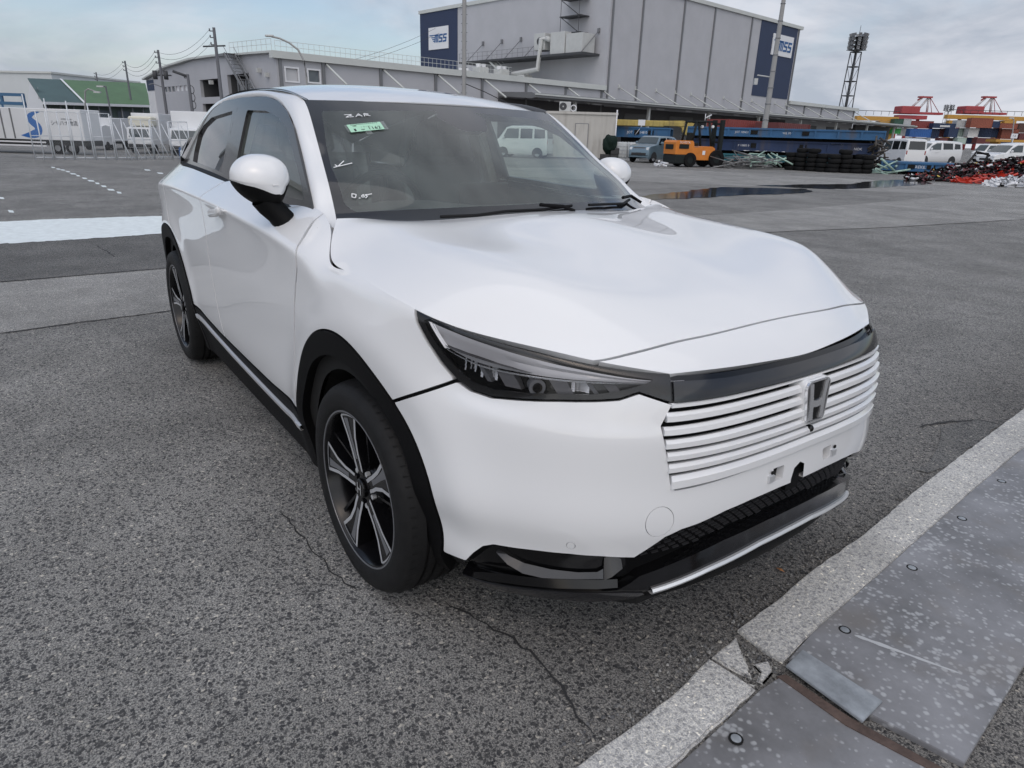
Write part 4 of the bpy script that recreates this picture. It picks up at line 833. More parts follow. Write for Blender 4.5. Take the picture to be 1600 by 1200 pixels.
# ================================================================ POLES, LAMPS, MASTS, CRANES
CONP = mat('concrete pole', (.33, .33, .325), .8, var=.1, vscale=1.5); CONPD = mat('weathered pole', (.15, .155, .17), .8, var=.1, vscale=1.5)
def pole(name, label, cat, top, base, D, r0, r1, m, group=None):
    """upright pole through the two sight lines at distance D"""
    P = at(*base, D); T = at(*top, D); z = gz(P); t = thing(name, label, cat, (P.x, P.y, z), YAWR, group)
    mb = MB(); mb.lathe([(r0, -.2), (r1, T.z - z)], n=10); mb.build('shaft', m, t); return t, T.z - z
tops = {}
for i, (tp, bs, D, lb) in enumerate([((334.5, 43), (346, 150), 58, 'tallest utility pole with a crossarm before the curved gable'), ((245, 78), (261, 180), 74, 'utility pole with a transformer near the navy corner of the gable'), ((196.5, 95), (208, 178), 100, 'utility pole rising in front of the middle of the green roof'), ((152.5, 113), (161, 178), 128, 'faint far utility pole behind the green roof'), ((294, 116), (301, 178), 62, 'short stub pole with coiled cables before the gable windows')]):
    t, h = pole('utility_pole', lb, 'utility pole', tp, bs, D, .17, .11, CONPD, 'utility poles by the fence'); tops[i] = (t, h)
    arms = [(h - .25, .35), (h - .7, .35), (h - 1.2, .35)] if i != 4 else [(h - .3, .3)]
    for z, L in arms: mb = MB(); mb.bar((-L, 0, z), (L * .3, 0, z), .04, n=5); mb.bar((-L, 0, z), (-L, 0, z + .18), .05, n=6); mb.build('insulator_arm', CONPD, t)
    if i == 0: mb = MB(); mb.bar((-1.0, 0, h - 1.35), (.75, 0, h - 1.25), .06, n=5); mb.build('crossarm', DKST, t)
    if i == 1:
        mb = MB(); mb.bar((-.7, 0, h - 2.3), (1.0, 0, h - 2.3), .07, n=5); mb.build('crossarm', DKST, t)
        for x in (-.6, .5): mb = MB(); mb.bar((x, -.1, h - 2.7), (x, -.1, h - 1.9), .22, n=8); mb.build('transformer', DKST, t)
        mb = MB(); mb.tube([(-.1, 0, h - 3.4), (-1.0, 0, h - 3.1), (-1.4, 0, h - 3.2)], .05, 5); mb.build('lamp_arm', PIPE, t)
    if i == 4:
        mb = MB(); mb.bar((-1.2, 0, h + .2), (-.1, 0, h - .15), .12, n=6); mb.build('cable_clamp', DKST, t)
        for k in range(3): mb = MB(); mb.tube([(.12 + .22 * math.cos(a), .1, h - 1.2 - k * .6 + .32 * math.sin(a)) for a in np.linspace(0, 2 * math.pi, 13)], .03, 4); mb.build('cable_coil', DKST, t)
        mb = MB(); mb.cbox((0, -.2, 1.2), (.4, .3, 1.4)); mb.build('switch_box', DKST, t)
WIRE = mat('wire', (.04, .04, .045), .6)
def wires(name, label, pairs, sag, r=.014):
    mb = MB()
    for a, b in pairs:
        pts = [a.lerp(b, k / 10) - Vector((0, 0, sag * 4 * (k / 10) * (1 - k / 10))) for k in range(11)]; mb.tube(pts, r, 4)
    return tag(mb.build(name, WIRE), label, 'wires')
def top_of(i, dz): t, h = tops[i]; return Vector(t.location) + RH * -.3 + Vector((0, 0, h - dz))
wires('overhead_wires', 'three overhead wires from the tallest pole to the transformer pole', [(top_of(0, z), top_of(1, z)) for z in (.1, .55, 1.05)], .9)
wires('overhead_wires', 'three sagging wires from the transformer pole to the next pole', [(top_of(1, z), top_of(2, z)) for z in (.1, .55, 1.05)], 1.1, .018)
wires('overhead_wires', 'thin far wires behind the green roof', [(top_of(2, z), top_of(3, z)) for z in (.2, .8)], .8, .018)
wires('overhead_wires', 'two long faint wires climbing to the tall block', [(site(20, 26, 9.0), site(41, 34, 15.9)), (site(20, 26, 8.6), site(41, 33, 15.2))], .4, .02)
t, h = pole('lattice_pole', 'slim pole standing before the low warehouse under the tall block corner', 'pole', (721, -30), (725, 150), 52, .17, .14, CONP)
for k in range(14): mb = MB(); mb.bar((-.22, 0, 4 + k * .55), (.22, 0, 4 + k * .55), .015, n=4); mb.build('step_bolt', DKST, t)
mb = MB(); mb.tube([(.1, 0, 4.6), (1.5, 0, 4.1), (3.2, .5, 3.4)], .03, 4); mb.build('stay_wire', WIRE, t)
t, h = pole('yard_lamp_pole', 'thick pale pole crossing the right logo board behind the blue flat racks', 'pole', (1219, -12), (1195, 196), 44.5, .20, .12, CONP)
for k in range(9): mb = MB(); mb.lathe([(.19 - k * .008, 0), (.21 - k * .008, .02), (.19 - k * .008, .06)], (0, 0, 2.6 + k * .9), 10); mb.build('pole_band', PIPE, t)
mb = MB(); mb.bar((-.9, 0, 5.1), (.1, 0, 5.0), .04, n=5); mb.cbox((-.95, 0, 4.75), (.2, .2, .35)); mb.build('side_lamp', UNITW, t)
P = at(478, 150, 48); sl_ = thing('street_lamp', 'curved arm street lamp rising over the car roof', 'street lamp', (P.x, P.y, 0), YAWR)
pts = [at(480, 190, 48), at(479, 120, 48), at(475, 95, 48), at(466, 78, 48), at(452, 67, 48), at(437, 60, 48), at(424, 57, 48)]; IM = frame_of(Vector((P.x, P.y, 0)), YAWR).inverted()
mb = MB(); mb.tube([(0, 0, 0)] + [IM @ q for q in pts[1:]], .065, 6); mb.build('arm', CONP, sl_); mb = MB(); q = IM @ at(421, 56, 48); mb.cbox(q, (.55, .22, .13), bev=.04); mb.build('lamp_head', UNITW, sl_)
for i, (x0, y0, x1, y1, D, lb) in enumerate([(136, 141, 164, 128, 70, 'bent arm street lamp in front of the green roof, its head at the left'), (170, 165, 157, 135, 66, 'angled dark street lamp before the green roof, in front of the grey wall panels')]):
    P = at(x0 if i == 0 else 172, 185, D); t = thing('street_lamp', lb, 'street lamp', (P.x, P.y, gz(P)), YAWR); IM = frame_of(Vector((P.x, P.y, gz(P))), YAWR).inverted()
    seq = [(133, 185), (133, 142), (138, 139), (152, 144)] if i == 0 else [(175, 185), (167, 145), (165, 135), (157, 135)]
    mb = MB(); mb.tube([IM @ at(x, y, D) for x, y in seq], .07, 6); mb.build('arm', CONPD if i else CONP, t); mb = MB(); q = IM @ at(*seq[-1], D); mb.cbox(q, (.6, .25, .14)); mb.build('lamp_head', UNITW, t)
# floodlight masts
def mast(label, px, ytop, ybase, D, w0, w1):
    P = at(*ybase, D); T = at(*ytop, D); H_ = T.z; t = thing('floodlight_mast', label, 'floodlight mast', (P.x, P.y, 0), YAWR + .5)
    mb = MB(); hh = H_ * .86; 
    def leg(k, z): a = math.pi / 4 + k * math.pi / 2; r = w0 + (w1 - w0) * z / hh; return Vector((r * math.cos(a), r * math.sin(a), z))
    for k in range(4): mb.bar(leg(k, 0), leg(k, hh), .10, n=5)
    nlev = 7
    for j in range(1, nlev + 1):
        z = hh * j / nlev
        for k in range(4): mb.bar(leg(k, z), leg((k + 1) % 4, z), .09, n=4)
        for k in (0, 2): mb.bar(leg(k, z - hh / nlev), leg((k + 1) % 4, z), .05, n=4)
    mb.bar((0, 0, 0), (0, 0, hh), .12, n=5); mb.build('lattice', DKST, t)
    for j in range(4):
        z = hh + (H_ - hh) * (j + .4) / 4; mb = MB(); s_ = w1 * 1.3; mb.box((-s_, -s_, z), (s_, s_, z + .08)); mb.build('gantry', DKST, t)
        for k in range(8):
            a = k * math.pi / 4; mb = MB(); c = Vector((s_ * 1.1 * math.cos(a), s_ * 1.1 * math.sin(a), z + .45)); mb.cbox(c, (.55, .5, .5), 0, rz=a, ry=.3); mb.build('floodlight', PIPE, t)
    mb = MB(); mb.bar((0, 0, H_), (0, 0, H_ + 1.6), .04, n=4); mb.build('lightning_rod', DKST, t)
mast('tall lattice floodlight mast standing behind the end wing', 1340, (1347, 55), (1320, 175), 140, 1.35, .95)
mast('small distant floodlight mast between the two red cranes', 1474, (1475, 164), (1472, 215), 430, 2.0, 1.7)
# quay cranes
CRED = mat('crane red', (.36, .055, .06), .6, var=.1, vscale=.1); CWHT = mat('crane white', (.62, .60, .60), .6)
def crane(label, x, D):
    P = at(x, 200, D); t = thing('quay_crane', label, 'crane', (P.x, P.y, 0), YAWR); k = D / 1116.
    Z = lambda y: at(x, y, D).z
    mb = MB(); mb.box((-15 * k, -4, Z(186)), (28 * k, 4, Z(180))); mb.box((-18 * k, -3, Z(178)), (52 * k, 3, Z(174.5))); mb.build('boom', CRED, t)
    mb = MB(); mb.box((-15 * k, -6, Z(178)), (13 * k, 6, Z(166)), 0, .4); mb.build('machinery_house', CRED, t)
    for xx in (-10, 6, 22): mb = MB(); mb.bar((xx * k, 3, 0), (xx * k, 3, Z(180)), 1.3, n=4); mb.build('leg', CRED, t)
    for a, b in (((6, 166), (18, 152)), ((15, 172), (28, 151)), ((30, 174), (28, 151))):
        mb = MB(); mb.bar((a[0] * k, 0, Z(a[1])), (b[0] * k, 0, Z(b[1])), .8, n=4); mb.build('mast_leg', CWHT, t)
    mb = MB(); mb.box((13 * k, -2, Z(152)), (32 * k, 2, Z(149.5))); mb.bar((12 * k, 0, Z(156)), (20 * k, 0, Z(150)), .7, n=4); mb.build('mast_head', CRED, t)
    for b in (38, 50): mb = MB(); mb.bar((30 * k, 0, Z(151)), (b * k, 0, Z(176)), .25, n=4); mb.build('stay', CRED, t)
crane('left red quay crane with a white mast beyond the container stacks', 1412, 560); crane('right red quay crane with a white mast beyond the container stacks', 1510, 540)
YEL = mat('gantry yellow', (.50, .27, .05), .6, var=.1, vscale=.2)
def gantry(label, x0, x1, y, D, legs):
    a, b = at(x0, y, D), at(x1, y + (x1 - x0) * .01, D); t = thing('yard_gantry', label, 'gantry crane', (a.x, a.y, 0), YAWR); L = (b - a).dot(RH)
    mb = MB(); mb.box((0, -1, a.z - .7), (L, 1, a.z + .6)); mb.build('girder', YEL, t)
    mb = MB(); mb.bar((0, -1, a.z + 2.2), (L, -1, a.z + 2.2), .08, n=4)
    for k in range(int(L / 2.5)): mb.bar((k * 2.5, -1, a.z + .9), (k * 2.5, -1, a.z + 2.2), .06, n=4)
    mb.build('walkway_rail', DKST, t)
    for f_ in legs: mb = MB(); mb.box((L * f_ - .8, -.8, 0), (L * f_ + .8, .8, a.z - 1.2)); mb.build('leg', YEL, t)
    mb = MB(); mb.box((L * .55, -1.6, a.z - 3.2), (L * .55 + 4, 1.6, a.z - .8)); mb.build('trolley', YEL, t)
gantry('yellow yard gantry reaching out from behind the end wing', 1337, 1402, 184, 235, (.92,)); gantry('long yellow yard gantry at the right edge above the containers', 1478, 1640, 182, 250, (.05, .52))
# ================================================================ CONTAINERS
CC = {'dark green': (.03, .085, .06), 'bright green': (.03, .26, .06), 'pale grey': (.45, .46, .46), 'white': (.58, .58, .57), 'dark red': (.22, .045, .04), 'blue': (.02, .095, .30), 'navy': (.018, .035, .085), 'maroon': (.13, .035, .035), 'mint': (.38, .47, .42), 'rust': (.26, .075, .045), 'brown': (.09, .045, .035)}
CM = {k: mat('container ' + k, v, .6, var=.15, vscale=.3) for k, v in CC.items()}
boxes = [(650, 715, 620, 685, 'dark green', 'dark green container at the top left end of the far stacks'), (640, 700, 687, 727, 'bright green', 'bright green container under the dark green one'), (717, 770, 620, 684, 'pale grey', 'pale grey container beside the dark green one, above a white one'),
 (702, 765, 686, 742, 'white', 'white container between the bright green one and the long blue one'), (772, 930, 635, 689, 'dark red', 'long dark red container on top of the long blue container'), (762, 915, 691, 751, 'blue', 'long bright blue container below the dark red one'),
 (755, 910, 753, 795, 'pale grey', 'long pale grey container on the ground under the bright blue one'), (932, 1090, 652, 688, 'navy', 'long navy container with a pale stripe right of the dark red one'), (917, 970, 690, 762, 'navy', 'short navy container right of the bright blue one'),
 (972, 1035, 690, 752, 'maroon', 'maroon container with a pale edge below the striped navy one'), (972, 1032, 754, 800, 'maroon', 'lowest maroon container at the foot of the stack below the striped navy one'), (1037, 1103, 687, 752, 'navy', 'navy container left of the pale mint pair'), (1037, 1098, 756, 800, 'brown', 'brown container at the foot left of the pale mint pair'),
 (1095, 1193, 630, 684, 'pale grey', 'pale grey container touching the long rust red one on its left'), (1106, 1173, 686, 750, 'mint', 'upper pale mint container of the pair'), (1101, 1163, 752, 800, 'mint', 'lower pale mint container of the pair'), (1195, 1350, 615, 684, 'rust', 'long rust red container under the right crane'),
 (1176, 1250, 686, 750, 'white', 'white container right of the upper pale mint one'), (1166, 1235, 753, 800, 'navy', 'navy container on the ground below a white one'), (1252, 1408, 686, 754, 'navy', 'long navy container under the rust red one'), (1238, 1400, 757, 800, 'maroon', 'long maroon container on the ground below the long navy one'),
 (1352, 1402, 637, 684, 'navy', 'short navy container right of the long rust red one'), (1405, 1530, 652, 690, 'rust', 'upper rust red container of the pair near the lamp post'), (1411, 1530, 692, 765, 'rust', 'lower rust red container of the pair near the lamp post'), (1533, 1640, 652, 720, 'brown', 'dark brown container at the right edge on top'),
 (1533, 1640, 722, 800, 'maroon', 'maroon container at the right edge below the brown one'), (1403, 1528, 768, 805, 'navy', 'navy container at the foot of the rust red pair'), (582, 638, 690, 722, 'maroon', 'maroon container peeping out left of the bright green one'), (555, 580, 660, 722, 'white', 'narrow white container end left of the stacks')]
for i, (a, b, c, d, col, lb) in enumerate(boxes):
    x0, x1, y0, y1 = 1250 + a / 4.571, 1250 + b / 4.571, 50 + c / 4.571, 50 + d / 4.571; D = 232 + (i % 5) * 1.5
    P, Q = at((x0 + x1) / 2, y1, D), at((x0 + x1) / 2, y0, D); W_ = (x1 - x0) * D / 1116; H_ = Q.z - P.z
    t = thing('container', lb, 'container', (P.x, P.y, P.z), YAWR + .02, 'containers in the far stacks')
    mb = MB(); n = max(4, int(W_ / .6)); v = []
    for k in range(n * 2 + 1):
        x = -W_ / 2 + W_ * k / (2 * n); y = -1.2 + (.08 if k % 2 else 0); v += [(x, y, .12), (x, y, H_ - .12)]
    mb.add(v, [(2 * k, 2 * k + 2, 2 * k + 3, 2 * k + 1) for k in range(2 * n)]); mb.box((-W_ / 2, -1.1, .05), (W_ / 2, 1.2, H_ - .05)); mb.build('body', CM[col], t)
    mb = MB()
    for x in (-W_ / 2, W_ / 2 - .15): mb.box((x, -1.24, 0), (x + .15, -1.04, H_))
    for z in (0, H_ - .14): mb.box((-W_ / 2 + .15, -1.23, z), (W_ / 2 - .15, -1.05, z + .14))
    mb.build('frame', CM[col], t)
    if i in (7, 9): mb = MB(); mb.box((-W_ * .2, -1.26, H_ * .25) if i == 7 else (W_ / 2 - .5, -1.26, .2), (W_ * .25, -1.241, H_ * .6) if i == 7 else (W_ / 2 - .1, -1.241, H_ - .2)); mb.build('marking', CM['white'], t)

# ================================================================ VEHICLES
TYR = mat('dull tyre', (.008, .008, .0085), .75, spec=.2); HUB = mat('alloy hub', (.42, .43, .45), .35, metal=.8); GLD = mat('dark car glass', (.012, .015, .017), .06, coat=.4); GLP = mat('pale car glass', (.06, .075, .08), .06, coat=.4)
VW = mat('white car paint', (.74, .75, .76), .25, coat=.8); LGT = mat('clear lamp', (.75, .77, .78), .1, coat=.5); REDL = mat('tail lamp red', (.28, .015, .015), .2); KBL = mat('grey blue car paint', (.16, .23, .28), .28, metal=.35, coat=.8); DKP = mat('dark bumper', (.03, .03, .032), .5)
def wheel_pair(par, x, y, r, wd=.18):
    for s_ in (1, -1):
        w_ = thing('wheel', None, None, (x, s_ * y, r)); w_.parent = par
        mb = MB(); mb.lathe([(r * .62, -wd / 2), (r * .92, -wd / 2), (r, -wd * .3), (r, wd * .3), (r * .92, wd / 2), (r * .62, wd / 2)], n=20, axis='y', closed=True); mb.build('tyre', TYR, w_)
        mb = MB(); mb.lathe([(r * .63, s_ * wd * .42), (r * .56, s_ * wd * .44), (r * .5, s_ * wd * .30), (r * .15, s_ * wd * .34), (0, s_ * wd * .34)], n=20, axis='y')
        for k in range(7):
            a = 2 * math.pi * k / 7; c, s2 = math.cos(a), math.sin(a); mb.bar((r * .1 * c, s_ * wd * .40, r * .1 * s2), (r * .58 * c, s_ * wd * .40, r * .58 * s2), r * .06, n=4)
        mb.build('rim', HUB, w_)
def loft_body(par, prof, wmax, m, belt, roofw, name='body'):
    """prof: (x, z_top, halfwidth_low, z_bottom) stations from the nose to the tail"""
    mb = MB(); v = []; K = 9
    for (x, zt, hw, zb) in prof:
        zb_ = min(belt, zt - .04); tw = hw * (roofw if zt > belt + .15 else .93)
        sec = [(hw * .90, zb), (hw, zb + .12), (hw, (zb + zb_) / 2), (hw * .985, zb_), (hw * .985 + (tw - hw * .985) * .5, zb_ + (zt - zb_) * .5), (tw, zt - .07 * min(1, (zt - zb_) * 3)), (tw * .9, zt - .015), (tw * .5, zt), (0, zt)]
        v += [(x, -y, z) for y, z in sec] + [(x, y, z) for y, z in sec[-2::-1]]
    n = 2 * K - 1; f = [(i * n + k, i * n + k + 1, (i + 1) * n + k + 1, (i + 1) * n + k) for i in range(len(prof) - 1) for k in range(n - 1)]
    f += [tuple(range(n)), tuple(range((len(prof) - 1) * n, len(prof) * n))]
    mb.add(v, f, 0, True); return mb.build(name, m, par)
def side_panel(par, name, poly, yfun, m, off=.012, sides=(1, -1)):
    for s_ in sides:
        mb = MB(); n = len(poly); v = [(x, s_ * (yfun(x, z) + off), z) for x, z in poly] + [(x, s_ * (yfun(x, z) - .03), z) for x, z in poly]
        mb.add(v, [tuple(range(n))] + [(k, (k + 1) % n, n + (k + 1) % n, n + k) for k in range(n)]); mb.build(name, m, par)
def car_at(label, cat, name, pos, heading, kind):
    t = thing(name, label, cat, pos, heading, None)
    if kind == 'kei':
        prof = [(1.68, .52, .60, .30), (1.66, .80, .66, .24), (1.58, .93, .70, .20), (1.30, .98, .735, .20), (.98, 1.02, .738, .20), (.90, 1.04, .738, .20), (.45, 1.44, .738, .20), (.25, 1.49, .738, .20), (-.6, 1.50, .738, .20), (-1.35, 1.47, .738, .20), (-1.58, 1.38, .73, .20), (-1.68, .95, .72, .22), (-1.70, .5, .66, .3)]
        belt, rw_, wx, r, base = .98, .86, (1.18, -1.20), .28, KBL; hw = .738
    elif kind == 'minivan':
        prof = [(2.36, .55, .62, .32), (2.33, .85, .76, .24), (2.20, .98, .83, .22), (1.70, 1.06, .85, .22), (1.45, 1.10, .85, .22), (.75, 1.66, .85, .22), (.45, 1.78, .85, .22), (-.5, 1.85, .85, .22), (-1.7, 1.83, .85, .22), (-2.22, 1.76, .85, .22), (-2.34, 1.15, .84, .24), (-2.36, .55, .78, .3)]
        belt, rw_, wx, r, base = 1.10, .88, (1.45, -1.40), .32, VW; hw = .85
    else:                       # kei van, upright
        prof = [(1.68, .55, .62, .32), (1.66, .92, .70, .24), (1.58, 1.02, .735, .2), (1.42, 1.08, .735, .2), (.95, 1.74, .735, .2), (.6, 1.84, .735, .2), (-1.3, 1.86, .735, .2), (-1.62, 1.80, .735, .2), (-1.69, 1.1, .73, .22), (-1.69, .55, .70, .3)]
        belt, rw_, wx, r, base = 1.02, .90, (1.10, -1.10), .28, VW; hw = .735
    b = loft_body(t, prof, hw, base, belt, rw_)
    xs_ = [-q[0] for q in prof]; zt = [q[1] for q in prof]
    def yf(x, z):
        top = float(np.interp(-x, xs_, zt)); tw = hw * rw_; w0 = hw * .985
        return w0 + (tw - w0) * max(0, min(1, (z - belt) / max(.2, top - .07 - belt)))
    if kind == 'kei':
        wins = [('side_window', [(.40, 1.36), (-.22, 1.40), (-.22, 1.02), (.70, 1.00)], GLD), ('side_window', [(-.32, 1.40), (-1.02, 1.38), (-1.02, 1.02), (-.32, 1.02)], GLD), ('side_window', [(-1.12, 1.36), (-1.48, 1.30), (-1.50, 1.04), (-1.12, 1.03)], GLD)]
        side_panel(t, 'quarter_pillar', [(-.24, 1.40), (-.30, 1.40), (-.30, 1.02), (-.24, 1.02)], yf, LGT, .014)
    elif kind == 'minivan':
        wins = [('side_window', [(.95, 1.40), (.45, 1.64), (-.05, 1.66), (-.05, 1.16), (1.10, 1.14)], GLP), ('side_window', [(-.22, 1.66), (-1.22, 1.66), (-1.30, 1.20), (-.30, 1.18)], GLD), ('side_window', [(-1.45, 1.64), (-2.02, 1.60), (-2.10, 1.24), (-1.45, 1.22)], GLD)]
    else:
        wins = [('side_window', [(.85, 1.66), (.12, 1.68), (.12, 1.12), (1.15, 1.10)], GLP), ('side_window', [(.0, 1.68), (-.75, 1.68), (-.75, 1.14), (.0, 1.12)], GLD), ('side_window', [(-.88, 1.68), (-1.52, 1.64), (-1.56, 1.16), (-.88, 1.14)], GLD)]
    for nm, poly, m in wins: side_panel(t, nm, poly, yf, m)
    # windscreen and rear window lie on the body
    fs = [q for q in prof if q[1] > belt]; 
    i0 = [k for k, q in enumerate(prof) if q[1] > belt + .03][0]; q0, q1 = prof[i0], prof[i0 + 1]
    if kind == 'kei': q0, q1 = (.90, 1.05), (.45, 1.43)
    elif kind == 'minivan': q0, q1 = (1.44, 1.12), (.74, 1.65)
    else: q0, q1 = (1.41, 1.10), (.95, 1.73)
    mb = MB(); v = []
    for f_ in (.06, .94):
        x, z = q0[0] + (q1[0] - q0[0]) * f_ + .015, q0[1] + (q1[1] - q0[1]) * f_ + .015; w_ = hw * (.90 + (rw_ * .90 - .90) * f_); v += [(x, -w_, z - .02), (x, -w_ * .5, z), (x, w_ * .5, z), (x, w_, z - .02)]
    mb.add(v, [(0, 1, 5, 4), (1, 2, 6, 5), (2, 3, 7, 6)], 0, True); mb.build('windscreen', GLP, t)
    q = prof[-2]; qq = prof[-3]; mb = MB(); mb.add([(q[0] - .012, -hw * .78, q[1] + .05), (q[0] - .012, hw * .78, q[1] + .05), (qq[0] - .012, hw * .74, qq[1] - .12), (qq[0] - .012, -hw * .74, qq[1] - .12)], [(0, 1, 2, 3)]); mb.build('rear_window', GLD, t)
    for s_ in (1, -1):
        nx = prof[2][0]; zl = prof[2][1] - (.16 if kind == 'kei' else .12)
        if kind == 'kei': mb = MB(); mb.bar((nx + .02, s_ * hw * .74, zl), (nx + .085, s_ * hw * .74, zl), .085, n=14); mb.cbox((nx + .05, s_ * hw * .74, zl), (.06, .2, .17), bev=.03); mb.build('headlight', LGT, t)
        else: mb = MB(); mb.cbox((prof[1][0] - .06, s_ * hw * .74, prof[1][1] - .02), (.20, .32, .15), bev=.04, rz=-s_ * .3); mb.build('headlight', LGT, t)
        mb = MB(); mb.cbox((prof[-1][0] + .02, s_ * hw * .88, .95 if kind != 'kei' else .80), (.06, .10, .26), bev=.02); mb.build('tail_light', REDL, t)
        mb = MB(); mb.cbox((q0[0] - .38, s_ * (hw + .10), belt + .12), (.10, .20, .16), bev=.04); mb.build('mirror', base, t)
        for x in (q0[0] - 1.05, q0[0] - 1.2): mb = MB(); mb.cbox((x if x == q0[0] - 1.05 else x - .02, s_ * (hw + .012), belt - .14), (.14, .03, .03)); mb.build('door_handle', base, t)
    if kind == 'kei':
        mb = MB(); mb.cbox((1.625, 0, .80), (.06, .80, .13), bev=.02); g = mb.build('grille', DKP, t)
        for k in range(3): mb = MB(); mb.box((1.655, -.38, .755 + k * .04), (1.668, .38, .768 + k * .04)); mb.build('slat', HUB, g)
        mb = MB(); mb.cbox((1.69, 0, .48), (.03, .95, .14), bev=.02); mb.build('lower_intake', DKP, t); mb = MB(); mb.cbox((1.715, 0, .50), (.012, .34, .12)); mb.build('plate_holder', DKP, t)
    else:
        mb = MB(); mb.cbox((prof[0][0] + .0, 0, .62), (.06, hw * 1.1, .16), bev=.03); mb.build('grille', DKP, t)
    for x in wx:
        wheel_pair(t, x, hw - .09, r)
        for s_ in (1, -1):
            mb = MB(); n = 14; v = [(x, s_ * (hw + .004), r)] + [(x + (r + .06) * math.cos(a), s_ * (hw + .004), max(.2, r + (r + .06) * math.sin(a))) for a in np.linspace(-.3, math.pi + .3, n)]
            mb.add(v, [(0, k, k + 1) for k in range(1, n)]); mb.build('wheel_arch', DKP, t)
    return t
def ground_at(px, py): P = gp(px, py); return Vector((P.x, P.y, gz(P)))
# headings: the camera looks along YAW; +x of a car is its nose
P = at(1019, 250, 42.5); car_at('small grey blue hatchback with round lamps parked before the beige site hut', 'car', 'hatchback', (P.x, P.y, 0), YAW + math.pi * .78, 'kei')
P = at(1450, 258, 58); car_at('white minivan with dark rear glass parked behind the low blue rack', 'van', 'minivan', (P.x, P.y, 0), YAW + math.pi * .60, 'minivan')
P = at(1575, 259, 54); car_at('white minivan at the right edge behind the bumper heap', 'van', 'minivan', (P.x, P.y, 0), YAW + math.pi * .58, 'minivan')
P = at(1404, 256, 50); car_at('upright white van seen from its rear corner beside the flat racks', 'van', 'van', (P.x, P.y, 0), YAW + math.pi * .02, 'van')
P = at(1437, 252, 68); car_at('white minivan half hidden behind the front minivan, its windscreen showing', 'van', 'minivan', (P.x, P.y, 0), YAW + math.pi * .66, 'minivan')
P = at(1545, 250, 76); car_at('white van standing between and behind the two minivans', 'van', 'van', (P.x, P.y, 0), YAW + math.pi * .55, 'van')
P = at(818, 236, 44); car_at('small white van seen through the windscreen of the crossover', 'van', 'van', (P.x, P.y, 0), YAW + math.pi * .40, 'van')
# trucks beyond the fence
SIGNB = mat('sign print blue', (.03, .14, .42), .6); SIGNK = mat('sign print dark', (.05, .06, .08), .6)
TB = mat('truck box white', (.72, .735, .75), .45, var=.04, vscale=1)
D = 50; P = at(136, 236, D); tr = thing('box_truck', 'long white box truck with a big blue wave mark behind the mesh fence', 'truck', (P.x, P.y, gz(P)), YAWR); X0 = -9.2
mb = MB(); mb.box((X0, 0, .95), (0, 2.3, 3.02), 0, .03); mb.build('cargo_box', TB, tr)
mb = MB(); mb.box((X0, .2, .60), (0, 2.1, .95)); mb.build('chassis', DKP, tr)
for x in (-1.2, -2.2, -7.5):
    w_ = thing('wheel', None, None, (x, .35, .42)); w_.parent = tr; mb = MB(); mb.lathe([(.22, -.13), (.40, -.13), (.42, -.08), (.42, .10), (.22, .10)], n=20, axis='y', closed=True); mb.build('tyre', TYR, w_); mb = MB(); mb.lathe([(.23, -.10), (.12, -.06), (0, -.06)], n=16, axis='y'); mb.build('rim', HUB, w_)
for z in (.50, .74): mb = MB(); mb.box((-6.9, -.04, z), (-2.8, .0, z + .10)); mb.build('side_guard', WHT, tr)
for x in (-5.65, -4.95): mb = MB(); mb.box((x, -.03, 1.0), (x + .09, 0, 2.98)); mb.build('door_post', PIPE, tr)
mb = MB(); mb.box((X0 - 1.9, .05, .5), (X0 - .2, 2.2, 2.6), 0, .08); mb.build('cab', TB, tr)
# wave mark: an S swash, thick in the middle
def swash(pts, wd):
    C_ = curve(np.array(pts), 24); mb = MB(); v = []
    W2 = np.interp(np.linspace(0, 1, 24), np.linspace(0, 1, len(wd)), wd)
    for i in range(24):
        d = C_[min(i + 1, 23)] - C_[max(i - 1, 0)]; d /= np.linalg.norm(d); n_ = np.array([-d[1], d[0]]) * W2[i] / 2; v += [(C_[i][0] + n_[0], -.012, C_[i][1] + n_[1]), (C_[i][0] - n_[0], -.012, C_[i][1] - n_[1])]
    mb.add(v, [(2 * i, 2 * i + 1, 2 * i + 3, 2 * i + 2) for i in range(23)]); return mb
swash([(-2.85, 2.78), (-3.25, 2.70), (-3.62, 2.42), (-3.45, 2.10), (-3.18, 1.85), (-3.15, 1.55), (-3.5, 1.32), (-4.45, 1.22)], [.03, .22, .42, .50, .52, .52, .30, .02]).build('wave_mark', SIGNB, tr)
text('truck_lettering', 'シモハナ物流', .36, SIGNK, tr, (-1.25, -.014, 2.08), (math.pi / 2, 0, 0), .002, sx=.88)
text('truck_lettering', 'SHIMOHANA', .13, SIGNK, tr, (-1.05, -.014, 2.36), (math.pi / 2, 0, 0), .002)
